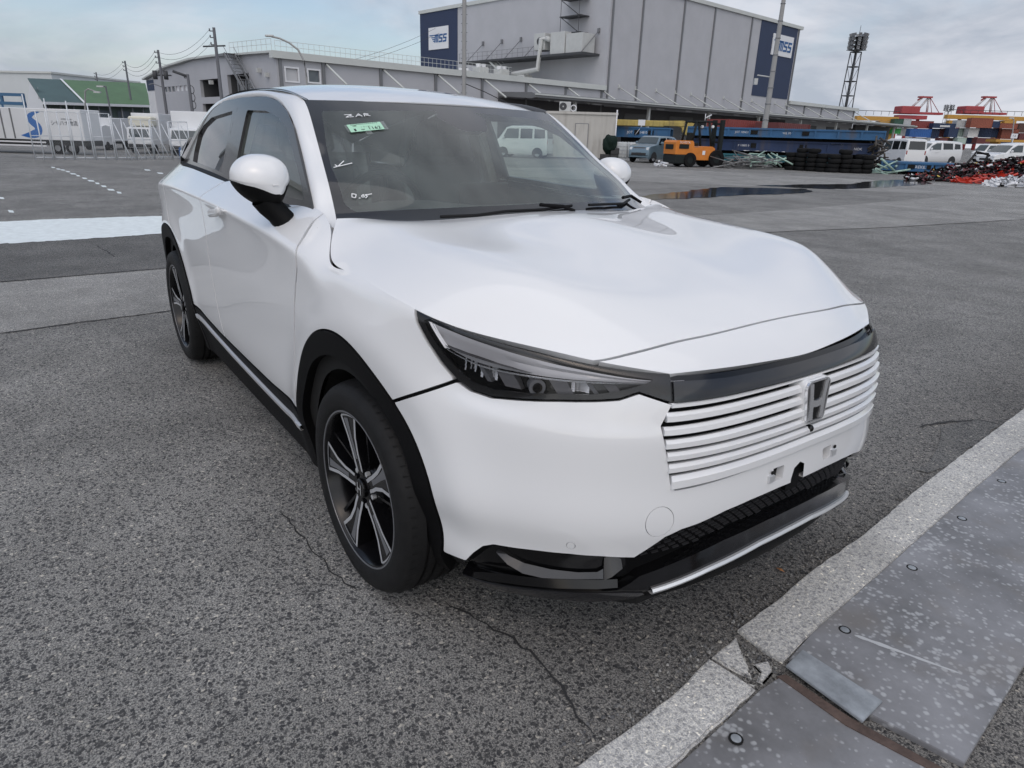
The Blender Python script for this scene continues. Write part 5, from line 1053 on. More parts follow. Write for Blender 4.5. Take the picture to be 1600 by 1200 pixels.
for i, (x, yb, D, wd, ht, lb, cabside) in enumerate([(152, 222, 60, 2.0, 2.6, 'small white truck facing the fence left of the grey mesh panels', 0), (186, 220, 64, 1.7, 2.1, 'small white cab behind the middle of the mesh fence', 0), (225, 224, 56, 2.1, 3.0, 'white truck with a cream roof deflector behind the mesh fence', 1), (297, 222, 54, 3.0, 3.2, 'white box truck nearest the rear window of the crossover', 1)]):
    P = at(x, yb, D); t = thing('small_truck', lb, 'truck', (P.x, P.y, gz(P)), YAWR + .1, 'trucks behind the fence')
    mb = MB(); mb.box((-wd / 2, .9, .7), (wd / 2, 4.5, ht), 0, .03); mb.build('cargo_box', TB, t)
    mb = MB(); mb.prism([(-.75, .45), (.1, .45), (.9, .45), (.9, 1.9), (.15, 2.0), (-.55, 1.9), (-.75, 1.15)], -wd * .42, wd * .42, 'yz'); mb.build('cab', TB, t)
    mb = MB(); mb.add([(-wd * .36, -.74, 1.22), (wd * .36, -.74, 1.22), (wd * .34, -.585, 1.82), (-wd * .34, -.585, 1.82)], [(0, 1, 2, 3)]); mb.build('windscreen', GLP, t)
    mb = MB(); mb.box((-wd * .4, -.8, .48), (wd * .4, -.74, .72)); mb.build('bumper', DKP, t)
    for s_ in (-1, 1): mb = MB(); mb.box((s_ * wd * .32 - .12, -.79, .78), (s_ * wd * .32 + .12, -.74, .95)); mb.build('headlight', LGT, t)
    for yy in (.0, 3.4):
        for s_ in (-1, 1): mb = MB(); mb.lathe([(.0, -.1), (.34, -.1), (.36, 0), (.34, .1), (0, .1)], (s_ * wd * .38, yy, .36), 16, 0, axis='x'); mb.build('wheel', TYR, t)
    if i == 2: mb = MB(); mb.box((-wd * .42, -.2, 2.02), (wd * .42, .85, 2.75), 0, .1); mb.build('roof_deflector', mat('cream', (.66, .64, .54), .5), t)
P = at(286, 226, 44); t = thing('blue_drum', 'blue plastic drum standing by the fence near the car tail', 'drum', (P.x, P.y, gz(P))); mb = MB(); mb.lathe([(.0, 0), (.27, 0), (.30, .1), (.29, .42), (.30, .45), (.29, .8), (.25, .9), (0, .9)], n=16); mb.build('drum_body', mat('blue plastic', (.02, .08, .24), .4), t); mb = MB(); mb.lathe([(.31, .43), (.31, .47), (.29, .47), (.29, .43)], n=16, closed=True); mb.build('drum_ring', SIGNB, t)

# ================================================================ MESH FENCE
GAL = mat('galvanised tube', (.60, .63, .66), .45, metal=.15); 
MESH, t_, b_ = nodes('wire mesh'); b_.inputs['Base Color'].default_value = (.40, .43, .46, 1); b_.inputs['Alpha'].default_value = 1
fl_ = [ground_at(54, 249.5), ground_at(183, 250), ground_at(292, 247)]
pan = [(54, 249.5, 85.5, 249.6), (85.5, 249.6, 118, 249.8), (118, 249.8, 150, 250), (150, 250, 183, 250), (183, 250, 214, 249.4), (214, 249.4, 242, 248.6), (242, 248.6, 270, 247.8), (270, 247.8, 300, 247)]
fdesc = ['farthest left mesh fence panel, in front of the wave mark', 'mesh fence panel in front of the truck lettering start', 'mesh fence panel before the truck lettering end', 'mesh fence panel before the small white truck', 'mesh fence panel below the angled street lamp', 'mesh fence panel before the truck with a cream deflector', 'mesh fence panel below the transformer pole', 'last mesh fence panel, hidden in part by the car tail']
HF = [2.15, 2.05, 2.0, 1.95, 1.55, 1.5, 1.5, 1.45]
for i, (a, b, c, d) in enumerate(pan):
    P, Q = ground_at(a, b), ground_at(c, d); L = (Q - P).length; rz = math.atan2(Q.y - P.y, Q.x - P.x); h = 1.62 if i < 4 else 1.45
    t = thing('fence_panel', 'galvanised ' + fdesc[i], 'fence', P, rz, 'mesh fence panels across the yard')
    for x, hh in ((.03, HF[i]), (L / 2, h), (L - .03, h)): mb = MB(); mb.bar((x, 0, 0), (x, 0, hh), .021, n=6); mb.build('post', GAL, t)
    for z in (.08, h * .5, h): mb = MB(); mb.bar((.03, 0, z), (L - .03, 0, z), .015, n=6); mb.build('rail', GAL, t)
    
    if i > 3: mb = MB(); mb.bar((L * .1, -.02, h * .92), (L * .32, -.5, .02), .018, n=5); mb.bar((L * .6, -.02, h * .92), (L * .82, -.5, .02), .018, n=5); mb.build('brace', GAL, t)
    mb = MB(); st = .075
    for k in range(int((L + h) / st)):
        o = k * st
        for s_ in (1, -1):
            x0, z0 = (o - h, 0) if s_ > 0 else (o, 0); x1, z1 = (o, h) if s_ > 0 else (o - h, h)
            # clip to the panel
            def clip(x0, z0, x1, z1):
                if x1 == x0: return None
                t0, t1 = 0., 1.
                for lo, hi, p0, dp in ((0.03, L - .03, x0, x1 - x0),):
                    ta, tb = (lo - p0) / dp, (hi - p0) / dp
                    if ta > tb: ta, tb = tb, ta
                    t0, t1 = max(t0, ta), min(t1, tb)
                return None if t0 >= t1 else ((x0 + (x1 - x0) * t0, z0 + (z1 - z0) * t0), (x0 + (x1 - x0) * t1, z0 + (z1 - z0) * t1))
            r = clip(x0, z0, x1, z1)
            if r:
                (xa, za), (xb, zb) = r; dd = .0020; mb.add([(xa - dd, 0, za), (xa + dd, 0, za), (xb + dd, 0, zb), (xb - dd, 0, zb)], [(0, 1, 2, 3)])
    o = mb.build('wire_mesh', MESH, t); o['kind'] = 'stuff'

# ================================================================ YARD CLUTTER
ORG = mat('forklift orange', (.62, .20, .025), .45, var=.12, vscale=3); FDK = mat('forklift dark', (.012, .016, .016), .6, spec=.25)
# forklift
P = at(1083, 259, 37.5); fk = thing('forklift', 'orange counterbalance forklift with a dark overhead guard parked by the blue racks', 'forklift', (P.x, P.y, 0), YAWR + .30)
mb = MB(); mb.prism([(-1.50, .62), (-1.52, 1.20), (-1.42, 1.30), (-.55, 1.30), (-.48, 1.24), (-.42, .98), (.05, .98), (.20, 1.04), (.62, 1.04), (.80, .95), (.80, .62), (.60, .36), (-.30, .36), (-.40, .62)], -.62, .62, 'xz'); mb.build('body', ORG, fk)
mb = MB(); mb.box((-1.50, -.66, .14), (-.70, .66, .62), 0, .06); mb.box((-.70, -.5, .20), (-.30, .5, .6)); mb.build('counterweight', FDK, fk)
mb = MB(); mb.box((-1.545, -.40, .86), (-1.50, .40, 1.10), 0, .015); mb.build('grille_slot', FDK, fk)
mb = MB(); mb.box((-1.30, -.645, .90), (-.75, -.60, 1.12)); mb.build('side_slot', FDK, fk)
text('maker_lettering', 'TOYOTA', .15, WHT, fk, (-1.0, -.632, 1.20), (math.pi / 2, 0, 0), .003)
mb = MB(); mb.cbox((.16, -.625, .72), (.16, .012, .20)); mb.build('side_mark', WHT, fk)
for x, r, wd in ((-.62, .36, .24), (.92, .44, .30)):
    for s_ in (-1, 1):
        w_ = thing('wheel', None, None, (x, s_ * .60, r)); w_.parent = fk; mb = MB(); mb.lathe([(r * .5, -wd / 2), (r * .94, -wd / 2), (r, -wd * .3), (r, wd * .3), (r * .94, wd / 2), (r * .5, wd / 2)], n=24, axis='y', closed=True); mb.build('tyre', TYR, w_); mb = MB(); mb.lathe([(r * .52, s_ * wd * .35), (r * .4, s_ * wd * .2), (0, s_ * wd * .2)], n=16, axis='y'); mb.build('rim', FDK, w_)
for x0, x1 in ((-.55, -.38), (.62, .35)):
    for s_ in (-1, 1): mb = MB(); mb.bar((x0, s_ * .52, 1.2 if x0 < 0 else 1.0), (x1, s_ * .50, 2.22), .06, n=6); mb.build('guard_post', FDK, fk)
mb = MB()
for s_ in (-.5, .5): mb.bar((-.45, s_, 2.22), (.55, s_, 2.24), .055, n=6)
for k in range(8): mb.bar((-.40 + k * .13, -.5, 2.23), (-.40 + k * .13, .5, 2.23), .02, n=4)
mb.build('guard_roof', FDK, fk)
mb = MB(); mb.cbox((-.20, 0, 1.12), (.48, .50, .16), bev=.03); mb.cbox((-.42, 0, 1.42), (.12, .48, .55), bev=.03); mb.build('seat', FDK, fk)
mb = MB(); mb.bar((.32, 0, 1.05), (.18, 0, 1.45), .03, n=6); mb.tube([(.16 + .06 * math.cos(a), .16 * math.sin(a), 1.47 + .12 * math.cos(a)) for a in np.linspace(0, 2 * math.pi, 15)], .014, 5); mb.build('steering_wheel', FDK, fk)
for s_ in (-.36, .36): mb = MB(); mb.box((1.14, s_ - .10, .15), (1.32, s_ + .10, 2.35)); mb.build('mast_rail', FDK, fk)
mb = MB()
for z in (.5, 1.2, 2.1): mb.box((1.18, -.36, z), (1.28, .36, z + .1))
mb.build('mast_crossbar', FDK, fk)
for s_ in (-.3, .3): mb = MB(); mb.prism([(1.34, .08), (2.3, .08), (2.3, .11), (1.40, .14), (1.40, .6), (1.34, .6)], s_ - .06, s_ + .06, 'xz'); mb.build('fork', DKST, fk)
for s_ in (-.5, .5): mb = MB(); mb.cbox((.58, s_, 2.0), (.12, .16, .14), bev=.03); mb.build('work_lamp', LGT, fk)
mb = MB(); mb.bar((.2, -.3, 2.24), (.2, -.3, 2.62), .02, n=4); mb.bar((.2, -.3, 2.40), (.55, -.3, 2.58), .03, n=5); mb.build('beacon_bracket', WHT, fk)
# blue flat racks
RB = mat('flat rack blue', (.028, .115, .25), .6, var=.25, vscale=.8, grime=.7); RN = mat('flat rack navy', (.012, .032, .095), .6, var=.25, vscale=.8, grime=.5); RT2 = mat('flat rack teal', (.03, .16, .20), .6, var=.2, vscale=1, grime=.6)
def rack(label, px0, px1, y_top, y_bot, D0, D1, m, marks, groups='stacked flat racks'):
    A, B = at(px0, y_top[0], D0), at(px1, y_top[1], D1); A2, B2 = at(px0, y_bot[0], D0), at(px1, y_bot[1], D1)
    zt, zb = (A.z + B.z) / 2, (A2.z + B2.z) / 2; L = math.hypot(B.x - A.x, B.y - A.y); rz = math.atan2(B.y - A.y, B.x - A.x); h = zt - zb
    t = thing('flat_rack', label, 'flat rack', (A.x, A.y, zb), rz, groups)
    mb = MB(); mb.box((0, 0, h - .09), (L, 2.4, h)); mb.box((0, .0, 0), (L, .10, .08)); mb.box((0, .06, .08), (L, .12, h - .09)); mb.box((0, 2.3, 0), (L, 2.4, h - .09)); mb.build('side_beam', m, t)
    if h > .3: mb = MB(); mb.box((.3, .7, -.42), (L - .3, 1.6, -.004)); mb.build('gap_block', DARKCAV, t)  # added black block that keeps the gap below the rack dark
    n = max(3, int(L / 1.1))
    for k in range(n + 1): mb = MB(); x = L * k / n; mb.box((max(0, x - .05), -.01, .02), (min(L, x + .05), .06, h - .10)); mb.build('stiffener', m, t)
    for x in (L * .34, L * .60): mb = MB(); mb.box((x, -.005, h * .30), (x + .36, .062, h * .72)); mb.build('fork_pocket', DARKCAV, t)
    for x, body, s_ in marks: text('rack_mark', body, s_, WHT, t, (L * x, .05, h * .48), (math.pi / 2, 0, 0), .002)
    return t
rack('upper bright blue flat rack of the main stack behind the tyres', 1075, 1385, (194.5, 207.5), (209, 222), 41.0, 37.5, RB, [(.30, 'JOT 109421 0', .15), (.53, 'W2, 00 T', .14)])
rack('darker navy flat rack in the middle of the main stack', 1080, 1374, (213.5, 227), (231, 245), 41.2, 37.8, RN, [(.30, 'P 10885 0', .15), (.90, 'NOK', .18)])
rack('teal flat rack lowest in the main stack', 1100, 1300, (238, 246), (249, 257), 41.0, 38.8, RT2, [])
rack('blue flat rack below the yellow boom behind the hatchback', 962, 1048, (197, 200.5), (213, 217), 47.0, 46.0, RB, [(.4, 'JOTU 91148 0', .22)])
rack('low blue flat rack lying alone before the white minivans', 1378, 1500, (252, 256), (266.5, 270), 36.5, 35.2, RB, [(.5, 'TUREKE.T', .20)])
# a broken grey post pile at the rack's end
tb = MB(); rr = random.Random(5); P = at(1377, 243, 36.9)
RNDC = mat('oily scrap', (.07, .06, .05), .6, var=.5, vscale=6)
for k in range(60):
    c = P + RH * rr.uniform(-.35, .35) + FH * rr.uniform(0, 1.4) + Vector((0, 0, rr.uniform(-.75, .75))); d = Vector((rr.uniform(-1, 1), rr.uniform(-1, 1), rr.uniform(-1, 1))).normalized() * rr.uniform(.1, .35); tb.bar(c - d, c + d, rr.uniform(.02, .07), n=5)
tag(tb.build('scrap_bundle', RNDC), 'rusty bundle of oily scrap stacked at the right end of the racks', 'scrap', kind='stuff')
# sheets and pale strips lying between the racks
for i, (x, y, L, lb) in enumerate([(1192, 215.5, 2.6, 'white crumpled sheet lying on the navy rack under the upper rack'), (1195, 237, 2.2, 'flat pale board lying over the teal rack'), (1330, 227, 2.0, 'long pale plastic strip on the right half of the navy rack')]):
    P = at(x, y, 40 - i * .8); mb = MB(); rr = random.Random(20 + i); v = []; n = 10
    for k in range(n + 1):
        for j in range(3): v.append((-L / 2 + L * k / n, j * .3, rr.uniform(0, .16 if i == 0 else .05)))
    mb.add(v, [(k * 3 + j, k * 3 + j + 1, k * 3 + 4 + j, k * 3 + 3 + j) for k in range(n) for j in range(2)], 0, True); o = mb.build('loose_sheet', WHT); o.location = P; o.rotation_euler = (0, 0, YAWR - .1); tag(o, lb, 'sheet')
# jumble of pale green and grey tubes
PGR = mat('pale green tube', (.36, .50, .43), .5, var=.2, vscale=4); GRT = mat('grey tube', (.22, .22, .22), .5, metal=.4, var=.3, vscale=4)
def jumble(name, label, px0, px1, y0, y1, D, n, lens, rad, m, seed, flat=.3, cat='scrap'):
    rr = random.Random(seed); mb = MB()
    for k in range(n):
        w_ = rr.random(); hgt = 1 - abs(2 * w_ - 1) * .5; y = y1 - (y1 - y0) * rr.random() ** 1.4 * hgt; c = at(px0 + (px1 - px0) * w_, y, D + rr.uniform(-.5, 1.6)); c.z = max(c.z, rad)
        d = RH * rr.uniform(-1, 1) + FH * rr.uniform(-.7, .7) + Vector((0, 0, rr.uniform(-flat, flat))); d = d.normalized() * rr.uniform(*lens) / 2
        if c.z - abs(d.z) < rad: d.z *= .2
        mb.bar(c - d, c + d, rad * rr.uniform(.7, 1.2), n=6)
    return tag(mb.build(name, m), label, cat, kind='stuff')
jumble('scrap_tubes', 'jumble of pale mint coloured tubes heaped left of the tyre stacks', 1172, 1222, 232, 259, 37.2, 24, (.6, 1.4), .042, PGR, 1, .45)
jumble('scrap_tubes', 'low heap of grey scrap tubes just right of the forklift', 1120, 1205, 240, 261, 36.8, 60, (.5, 1.8), .03, GRT, 2, .3)
jumble('scrap_tubes', 'few pale tubes lying at the end of the tyre stacks', 1362, 1405, 255, 270, 34.8, 9, (.8, 1.8), .05, PGR, 3, .3)
P = at(1030, 259, 36.5); jumble('scrap_bits', 'small pale scrap bits on the ground left of the forklift', 1026, 1040, 250, 259, 36.5, 16, (.15, .5), .05, WHT, 4)
# tyre stacks: every tyre a thing
TYM = MB(); TYM.lathe([(.20, .02), (.25, 0), (.31, .03), (.325, .08), (.325, .14), (.31, .19), (.25, .22), (.20, .20)], n=22, closed=True); tyme = TYM.mesh('used_tyre', TYR)
cols = [(1234, 265.5, 4), (1250, 266.5, 5), (1266, 267.5, 5), (1283, 268.5, 4), (1300, 269.5, 4), (1317, 270, 5), (1334, 270.7, 3), (1352, 271.2, 4), (1243, 262, 5), (1275, 264, 5), (1308, 266, 5), (1342, 268, 4)]
wd = ['first', 'second', 'third', 'fourth', 'fifth', 'sixth', 'seventh', 'last']; lv = ['bottom', 'second', 'third', 'fourth', 'top']
for i, (x, y, n) in enumerate(cols):
    P = ground_at(x, y); rr = random.Random(i)
    for k in range(n):
        o = link(bpy.data.objects.new('used_tyre', tyme)); o.location = P + Vector((rr.uniform(-.04, .04), rr.uniform(-.04, .04), k * .222)); o.rotation_euler = (rr.uniform(-.03, .03), rr.uniform(-.03, .03), 0)
        pos = (wd[i] + ' front stack from the mint tubes') if i < 8 else (wd[i - 8] + ' rear stack from the mint tubes')
        tag(o, 'black used tyre, %s of the %s' % (('top' if k == n - 1 else lv[k]), pos), 'tyre', 'used tyres stacked before the flat racks')
P = ground_at(1372, 268); 
for k in range(3):
    o = link(bpy.data.objects.new('used_tyre', tyme)); o.location = P + Vector((k * .2, k * .35, .3)); o.rotation_euler = (1.1, .2 * k, .4); tag(o, ['black used tyre leaning lowest', 'black used tyre leaning in the middle', 'black used tyre leaning topmost'][k] + ' at the end of the tyre stacks', 'tyre', 'used tyres stacked before the flat racks')
# beige site hut
HUTM = mat('beige hut panel', (.50, .485, .45), .6, var=.06, vscale=1.5, grime=.25); P = at(915, 249, 44); hut = thing('site_hut', 'beige panelled site hut with a blank door left of the hatchback', 'hut', (P.x, P.y, 0), YAWR - .10)
mb = MB(); mb.box((-3.4, 0, .1), (1.75, 2.3, 2.62)); mb.build('hut_body', HUTM, hut); mb = MB(); mb.box((-3.45, -.08, 2.6), (1.8, 2.35, 2.74)); mb.build('roof_trim', HUTM, hut)
for k in range(17): mb = MB(); x = -3.3 + k * .31; mb.box((x, -.025, .15), (x + .045, 0, 2.6)); mb.build('panel_rib', HUTM, hut)
mb = MB(); mb.box((-.72, -.045, .3), (.02, -.0, 2.05)); mb.build('door', HUTM, hut); mb = MB()
for lo, hi in (((-.76, -.05, .3), (-.72, 0, 2.09)), ((.02, -.05, .3), (.06, 0, 2.09)), ((-.72, -.05, 2.05), (.02, 0, 2.09))): mb.box(lo, hi)
mb.build('door_frame', PIPE, hut); mb = MB(); mb.bar((1.72, -.05, .1), (1.72, -.05, 2.9), .04, n=6); mb.build('corner_post', WHT, hut)
P2 = at(884, 181, 44.6); ac = thing('air_conditioner', 'white air conditioner unit on top of the beige hut', 'air conditioner', (P2.x, P2.y, 2.75), YAWR - .10)
mb = MB(); mb.box((-.42, -.15, 0), (.28, .18, .55), 0, .02); mb.build('casing', UNITW, ac); mb = MB(); mb.lathe([(.22, -.17), (.22, -.155), (.05, -.155), (.05, -.17)], (-.18, 0, .28), 18, 0, axis='y', closed=True); mb.build('fan_grille', DKST, ac)
mb = MB(); mb.tube([(.45 + .17 * math.cos(a), -.05, .2 + .17 * math.sin(a)) for a in np.linspace(0, 2 * math.pi, 13)], .03, 5); mb.build('hose_coil', WHT, ac)
# tarp bundle, cage tanks
P = at(951, 248, 42.5); mb = MB(); rr = random.Random(8)
o = thing('tarp_heap', 'dark green tarpaulin bundle on black crates beside the hut corner', 'tarpaulin', (P.x, P.y, 0), YAWR)
TGR = mat('dark green tarpaulin', (.006, .016, .012), .75, spec=.2)
bm = bmesh.new(); bmesh.ops.create_icosphere(bm, subdivisions=3, radius=1)
for v in bm.verts: n_ = math.sin(v.co.x * 7 + v.co.z * 4) * .08 + math.sin(v.co.y * 9 - v.co.z * 6) * .06; v.co *= 1 + n_; v.co.x = max(-.40, min(.42, v.co.x * .50)); v.co.y *= .45; v.co.z = v.co.z * .55 + .92
me = bpy.data.meshes.new('bundle'); bm.to_mesh(me); bm.free(); me.materials.append(TGR); link(bpy.data.objects.new('bundle', me), o)
for k, (x, z) in enumerate(((-.25, 0), (.28, 0), (.30, .38))): mb = MB(); mb.cbox((x, 0, z + .19 + (0.005 if k < 2 else 0)), (.5, .7, .37), bev=.02); mb.build('crate', DKP, o)
TANK = mat('white tank plastic', (.62, .64, .64), .5)
for i, (x, lb) in enumerate([(969, 'white cage tank between the tarpaulin bundle and the hatchback'), (987, 'white cage tank right behind the hatchback bonnet')]):
    P = at(x, 250, 44.5); t = thing('cage_tank', lb, 'tank', (P.x, P.y, 0), YAWR, 'cage tanks by the hut')
    mb = MB(); mb.cbox((0, 0, .62), (.66, 1.0, .90), bev=.06); mb.build('tank', TANK, t); mb = MB(); mb.cbox((0, 0, .08), (.74, 1.1, .13)); mb.build('pallet', GAL, t)
    mb = MB()
    for k in range(5): xx = -.35 + k * .175; mb.bar((xx, -.54, .12), (xx, -.54, 1.12), .013, n=4); mb.bar((-.36, -.54, .2 + k * .22), (.36, -.54, .2 + k * .22), .013, n=4)
    mb.build('cage', GAL, t)
# yellow boom lying on the rack
P = at(965, 191.5, 46.6); ym = thing('crane_boom', 'faded yellow crane boom lying on the flat rack behind the hatchback', 'crane boom', (P.x, P.y, 0), YAWR)
FY = mat('faded yellow', (.46, .35, .10), .6, var=.25, vscale=2, grime=.6); z0, z1 = at(965, 196, 46.6).z, at(965, 186.5, 46.6).z
mb = MB(); mb.box((-.3, 0, z0), (3.0, .5, z1), 0, .03); mb.build('boom_section', FY, ym); mb = MB(); mb.box((3.0, .05, z0 + .05), (4.4, .45, z1 - .03), 0, .03); mb.build('boom_section', FY, ym)
mb = MB(); mb.prism([(2.6, z1), (4.3, z1 + .05), (5.0, z1 - .1), (4.6, z0 - .5), (4.3, z0 - .3), (4.2, z0)], .1, .4, 'xz'); mb.build('boom_head', FY, ym)
mb = MB(); mb.bar((1.6, -.02, z0 + .05), (1.2, -.02, z0 - .55), .02, n=4); mb.cbox((1.55, -.02, z1 - .15), (.45, .02, .35)); mb.build('notice_board', WHT, ym)
for k in range(3): mb = MB(); mb.bar((4.2 + k * .25, .2, z0 - .3), (4.3 + k * .3, .2, z0 - 1.5), .05, n=5); mb.build('linkage', DKST, ym)
P = at(1079, 205, 46); 
for i, (x, y0, y1, lb, m_) in enumerate([(1165, 188, 205, 'dull red container standing under the canopy left of the pale pole', 'dark red'), (1240, 193, 208, 'dull maroon container standing under the canopy right of the pale pole', 'maroon')]):
    P = at(x, y1, 70); Q = at(x, y0, 70); t = thing('container', lb, 'container', (P.x, P.y, 0), ARZ - .0, 'containers under the canopy'); mb = MB(); H_ = Q.z; v = []; n = 16; L = 6.4
    for k in range(2 * n + 1): xx = -L / 2 + L * k / (2 * n); yy = .06 if k % 2 else 0; v += [(xx, yy, .1), (xx, yy, H_)]
    mb.add(v, [(2 * k, 2 * k + 2, 2 * k + 3, 2 * k + 1) for k in range(2 * n)]); mb.box((-L / 2, .05, 0.02), (L / 2, 2.4, H_)); mb.build('body', CM[m_], t); 
    for x_ in (-L / 2 - .05, L / 2 - .1): mb = MB(); mb.box((x_, -.05, 0), (x_ + .15, .1, H_)); mb.build('corner_post', CM[m_], t)
# heap of scrapped bumpers: dark, red and white masses
def heap(label, px0, px1, ytop, ybot, D, n, cols, seed, size):
    rr = random.Random(seed); mb = MB(); ms = cols
    for k in range(n):
        w_ = rr.random(); x = px0 + (px1 - px0) * w_; prof_ = np.interp(w_, [a for a, b in ytop], [b for a, b in ytop]); bot = np.interp(w_, [a for a, b in ybot], [b for a, b in ybot])
        f_ = rr.random() ** .8; y = bot + (prof_ - bot) * f_; c = at(x, y, D + f_ * 2.2); c.z = max(c.z, .05)
        L = rr.uniform(.5, 1) * size; a = rr.uniform(0, 2 * math.pi); tl = rr.uniform(-.5, .5); M_ = Matrix.Translation(c) @ Euler((rr.uniform(-.6, .6), tl, a)).to_matrix().to_4x4(); v = []
        m_ = 6; hh = rr.uniform(.05, .14) * size
        for i in range(m_ + 1):
            q = (i / m_ - .5); yy = -.5 * L * q * q; v += [M_ @ Vector((L * q, yy, hh)), M_ @ Vector((L * q, yy + hh * .8, 0)), M_ @ Vector((L * q, yy, -hh))]
        for v_ in v: v_.z = max(v_.z, .012)
        mb.add(v, [(i * 3 + j, i * 3 + j + 1, i * 3 + 4 + j, i * 3 + 3 + j) for i in range(m_) for j in range(2)], rr.choices(range(len(ms)), weights=[c_[1] for c_ in ms])[0])
    o = mb.build('bumper_heap', [c_[0] for c_ in ms]); return tag(o, label, 'scrap heap', kind='stuff')
PB = mat('scrap black plastic', (.010, .009, .010), .4, spec=.3, var=.4, vscale=5); PRD = mat('scrap red plastic', (.50, .045, .025), .35); PMR = mat('scrap dark red', (.10, .015, .02), .35); PW = mat('scrap white plastic', (.66, .67, .69), .4); PY = mat('scrap yellow', (.50, .38, .08), .5)
heap('dark heap of scrapped black and maroon bumpers before the minivans', 1420, 1640, [(0, 277), (.15, 270), (.35, 258), (.6, 252), (.8, 246), (1, 243)], [(0, 279), (.3, 284), (1, 286)], 29.5, 1500, [(PB, 14), (PMR, 4), (PW, 1.5), (PRD, .8), (PY, .25)], 3, .55)
heap('bright red scrapped bumpers at the foot of the dark heap', 1488, 1580, [(0, 280), (.3, 273), (.8, 268), (1, 268)], [(0, 284), (.5, 286), (1, 284)], 28.6, 150, [(PRD, 10), (PMR, 2)], 4, .6)
heap('white scrapped bumpers piled at the right edge of the yard', 1540, 1640, [(0, 287), (.2, 279), (1, 276)], [(0, 289), (1, 294)], 26.5, 220, [(PW, 10), (PB, 1)], 5, .55)
P = at(1524, 253, 31.5); t = thing('loose_bumper', 'black bumper frame propped upright on the dark scrap heap', 'bumper', (P.x, P.y, P.z - .3), YAWR); mb = MB(); mb.tube([(-.5, 0, 0), (-.2, 0, .45), (0, .1, .72), (.55, .1, .62), (.62, .1, .55)], .05, 6); mb.tube([(.55, .1, .62), (.42, .1, 0)], .05, 6); mb.build('bumper_shell', PB, t); mb = MB(); mb.cbox((.3, .1, .66), (.5, .06, .08)); mb.build('bumper_trim', PB, t)
# sign on a post, small lamp
P = at(1577, 240, 62); t = thing('post_sign', 'small pale square sign on a post before the containers', 'sign', (P.x, P.y, 0), YAWR); za = at(1577, 216, 62).z; zb = at(1577, 208.5, 62).z
mb = MB(); mb.bar((0, 0, 0), (0, 0, zb), .035, n=6); mb.build('post', GAL, t); mb = MB(); mb.box((-.28, -.04, za), (.28, -.01, zb)); mb.build('sign_board', WHT, t); text('sign_text', '7-E', .22, SIGNK, t, (0, -.045, (za + zb) / 2), (math.pi / 2, 0, 0), .002)
P = at(1582, 240, 66); t = thing('street_lamp', 'thin curved street lamp standing by the square sign', 'street lamp', (P.x, P.y, 0), YAWR); IM = frame_of(Vector((P.x, P.y, 0)), YAWR).inverted(); mb = MB(); mb.tube([(0, 0, 0)] + [IM @ at(x, y, 66) for x, y in ((1583, 200), (1584.5, 188), (1582, 185))], .05, 5); mb.build('arm', CONP, t); mb = MB(); mb.cbox(IM @ at(1580.5, 184.5, 66), (.4, .15, .1)); mb.build('lamp_head', UNITW, t)
P = at(1595, 216, 90); t = thing('rack_trailer', 'orange lashing frame at the right edge before the containers', 'trailer', (P.x, P.y, 0), YAWR); mb = MB(); mb.box((-3, 0, 2.2), (5, 2, 2.5)); mb.build('frame', YEL, t); mb = MB(); mb.box((-2.5, .2, 0), (-2.2, 1.8, 2.2)); mb.box((3.2, .2, 0), (3.5, 1.8, 2.2)); mb.build('leg', YEL, t)

# a depot on the car's right hand, outside the picture: the side glass and doors mirror it
dp = thing('depot', 'white depot with a broad blue portal outside the picture, mirrored in the side windows', 'depot', (-64, -12.5, 0), R(-82))
mb = MB(); mb.box((0, 0, 0), (34, 14, 7.5)); mb.build('wall', WALL2, dp); mb = MB(); mb.box((-.3, -.3, 7.5), (34.3, 14.3, 8.0)); mb.build('roof', FASC, dp)
for x in (2.0, 13.0, 24.0):
    mb = MB(); mb.box((x, -.08, 0), (x + 7, -.005, 5.2)); mb.build('roller_door', bpy.data.materials['roller door'], dp)
mb = MB(); mb.box((0, -.2, 5.6), (34, -.005, 7.2)); mb.box((-.2, -.2, 0), (1.4, -.005, 5.6)); mb.build('blue_portal', LOGOB, dp)
# ================================================================ THE WHITE CAR
PAINT = mat('pearl white paint', (.80, .805, .81), .35, coat=1.0, spec=.4)
PAINT.node_tree.nodes['Principled BSDF'].inputs['Coat IOR'].default_value = 1.62
PAINT.node_tree.nodes['Principled BSDF'].inputs['Coat Roughness'].default_value = .012
BLK = mat('gloss black trim', (.004, .004, .0045), .14, spec=.45)
MBLK = mat('textured black plastic', (.004, .004, .0045), .6, spec=.15, bump=.15, bscale=400)
SMOKE = mat('smoked bar', (.016, .016, .018), .14, coat=.35)
GREYF = mat('window frame film', (.022, .021, .022), .16, spec=.55, coat=.25)
RUB = mat('black rubber', (.006, .006, .0065), .6, spec=.25)
SILV = mat('satin silver', (.72, .73, .74), .30, metal=.55)
CHR = mat('chrome', (.80, .81, .83), .14, metal=.75, coat=.3)

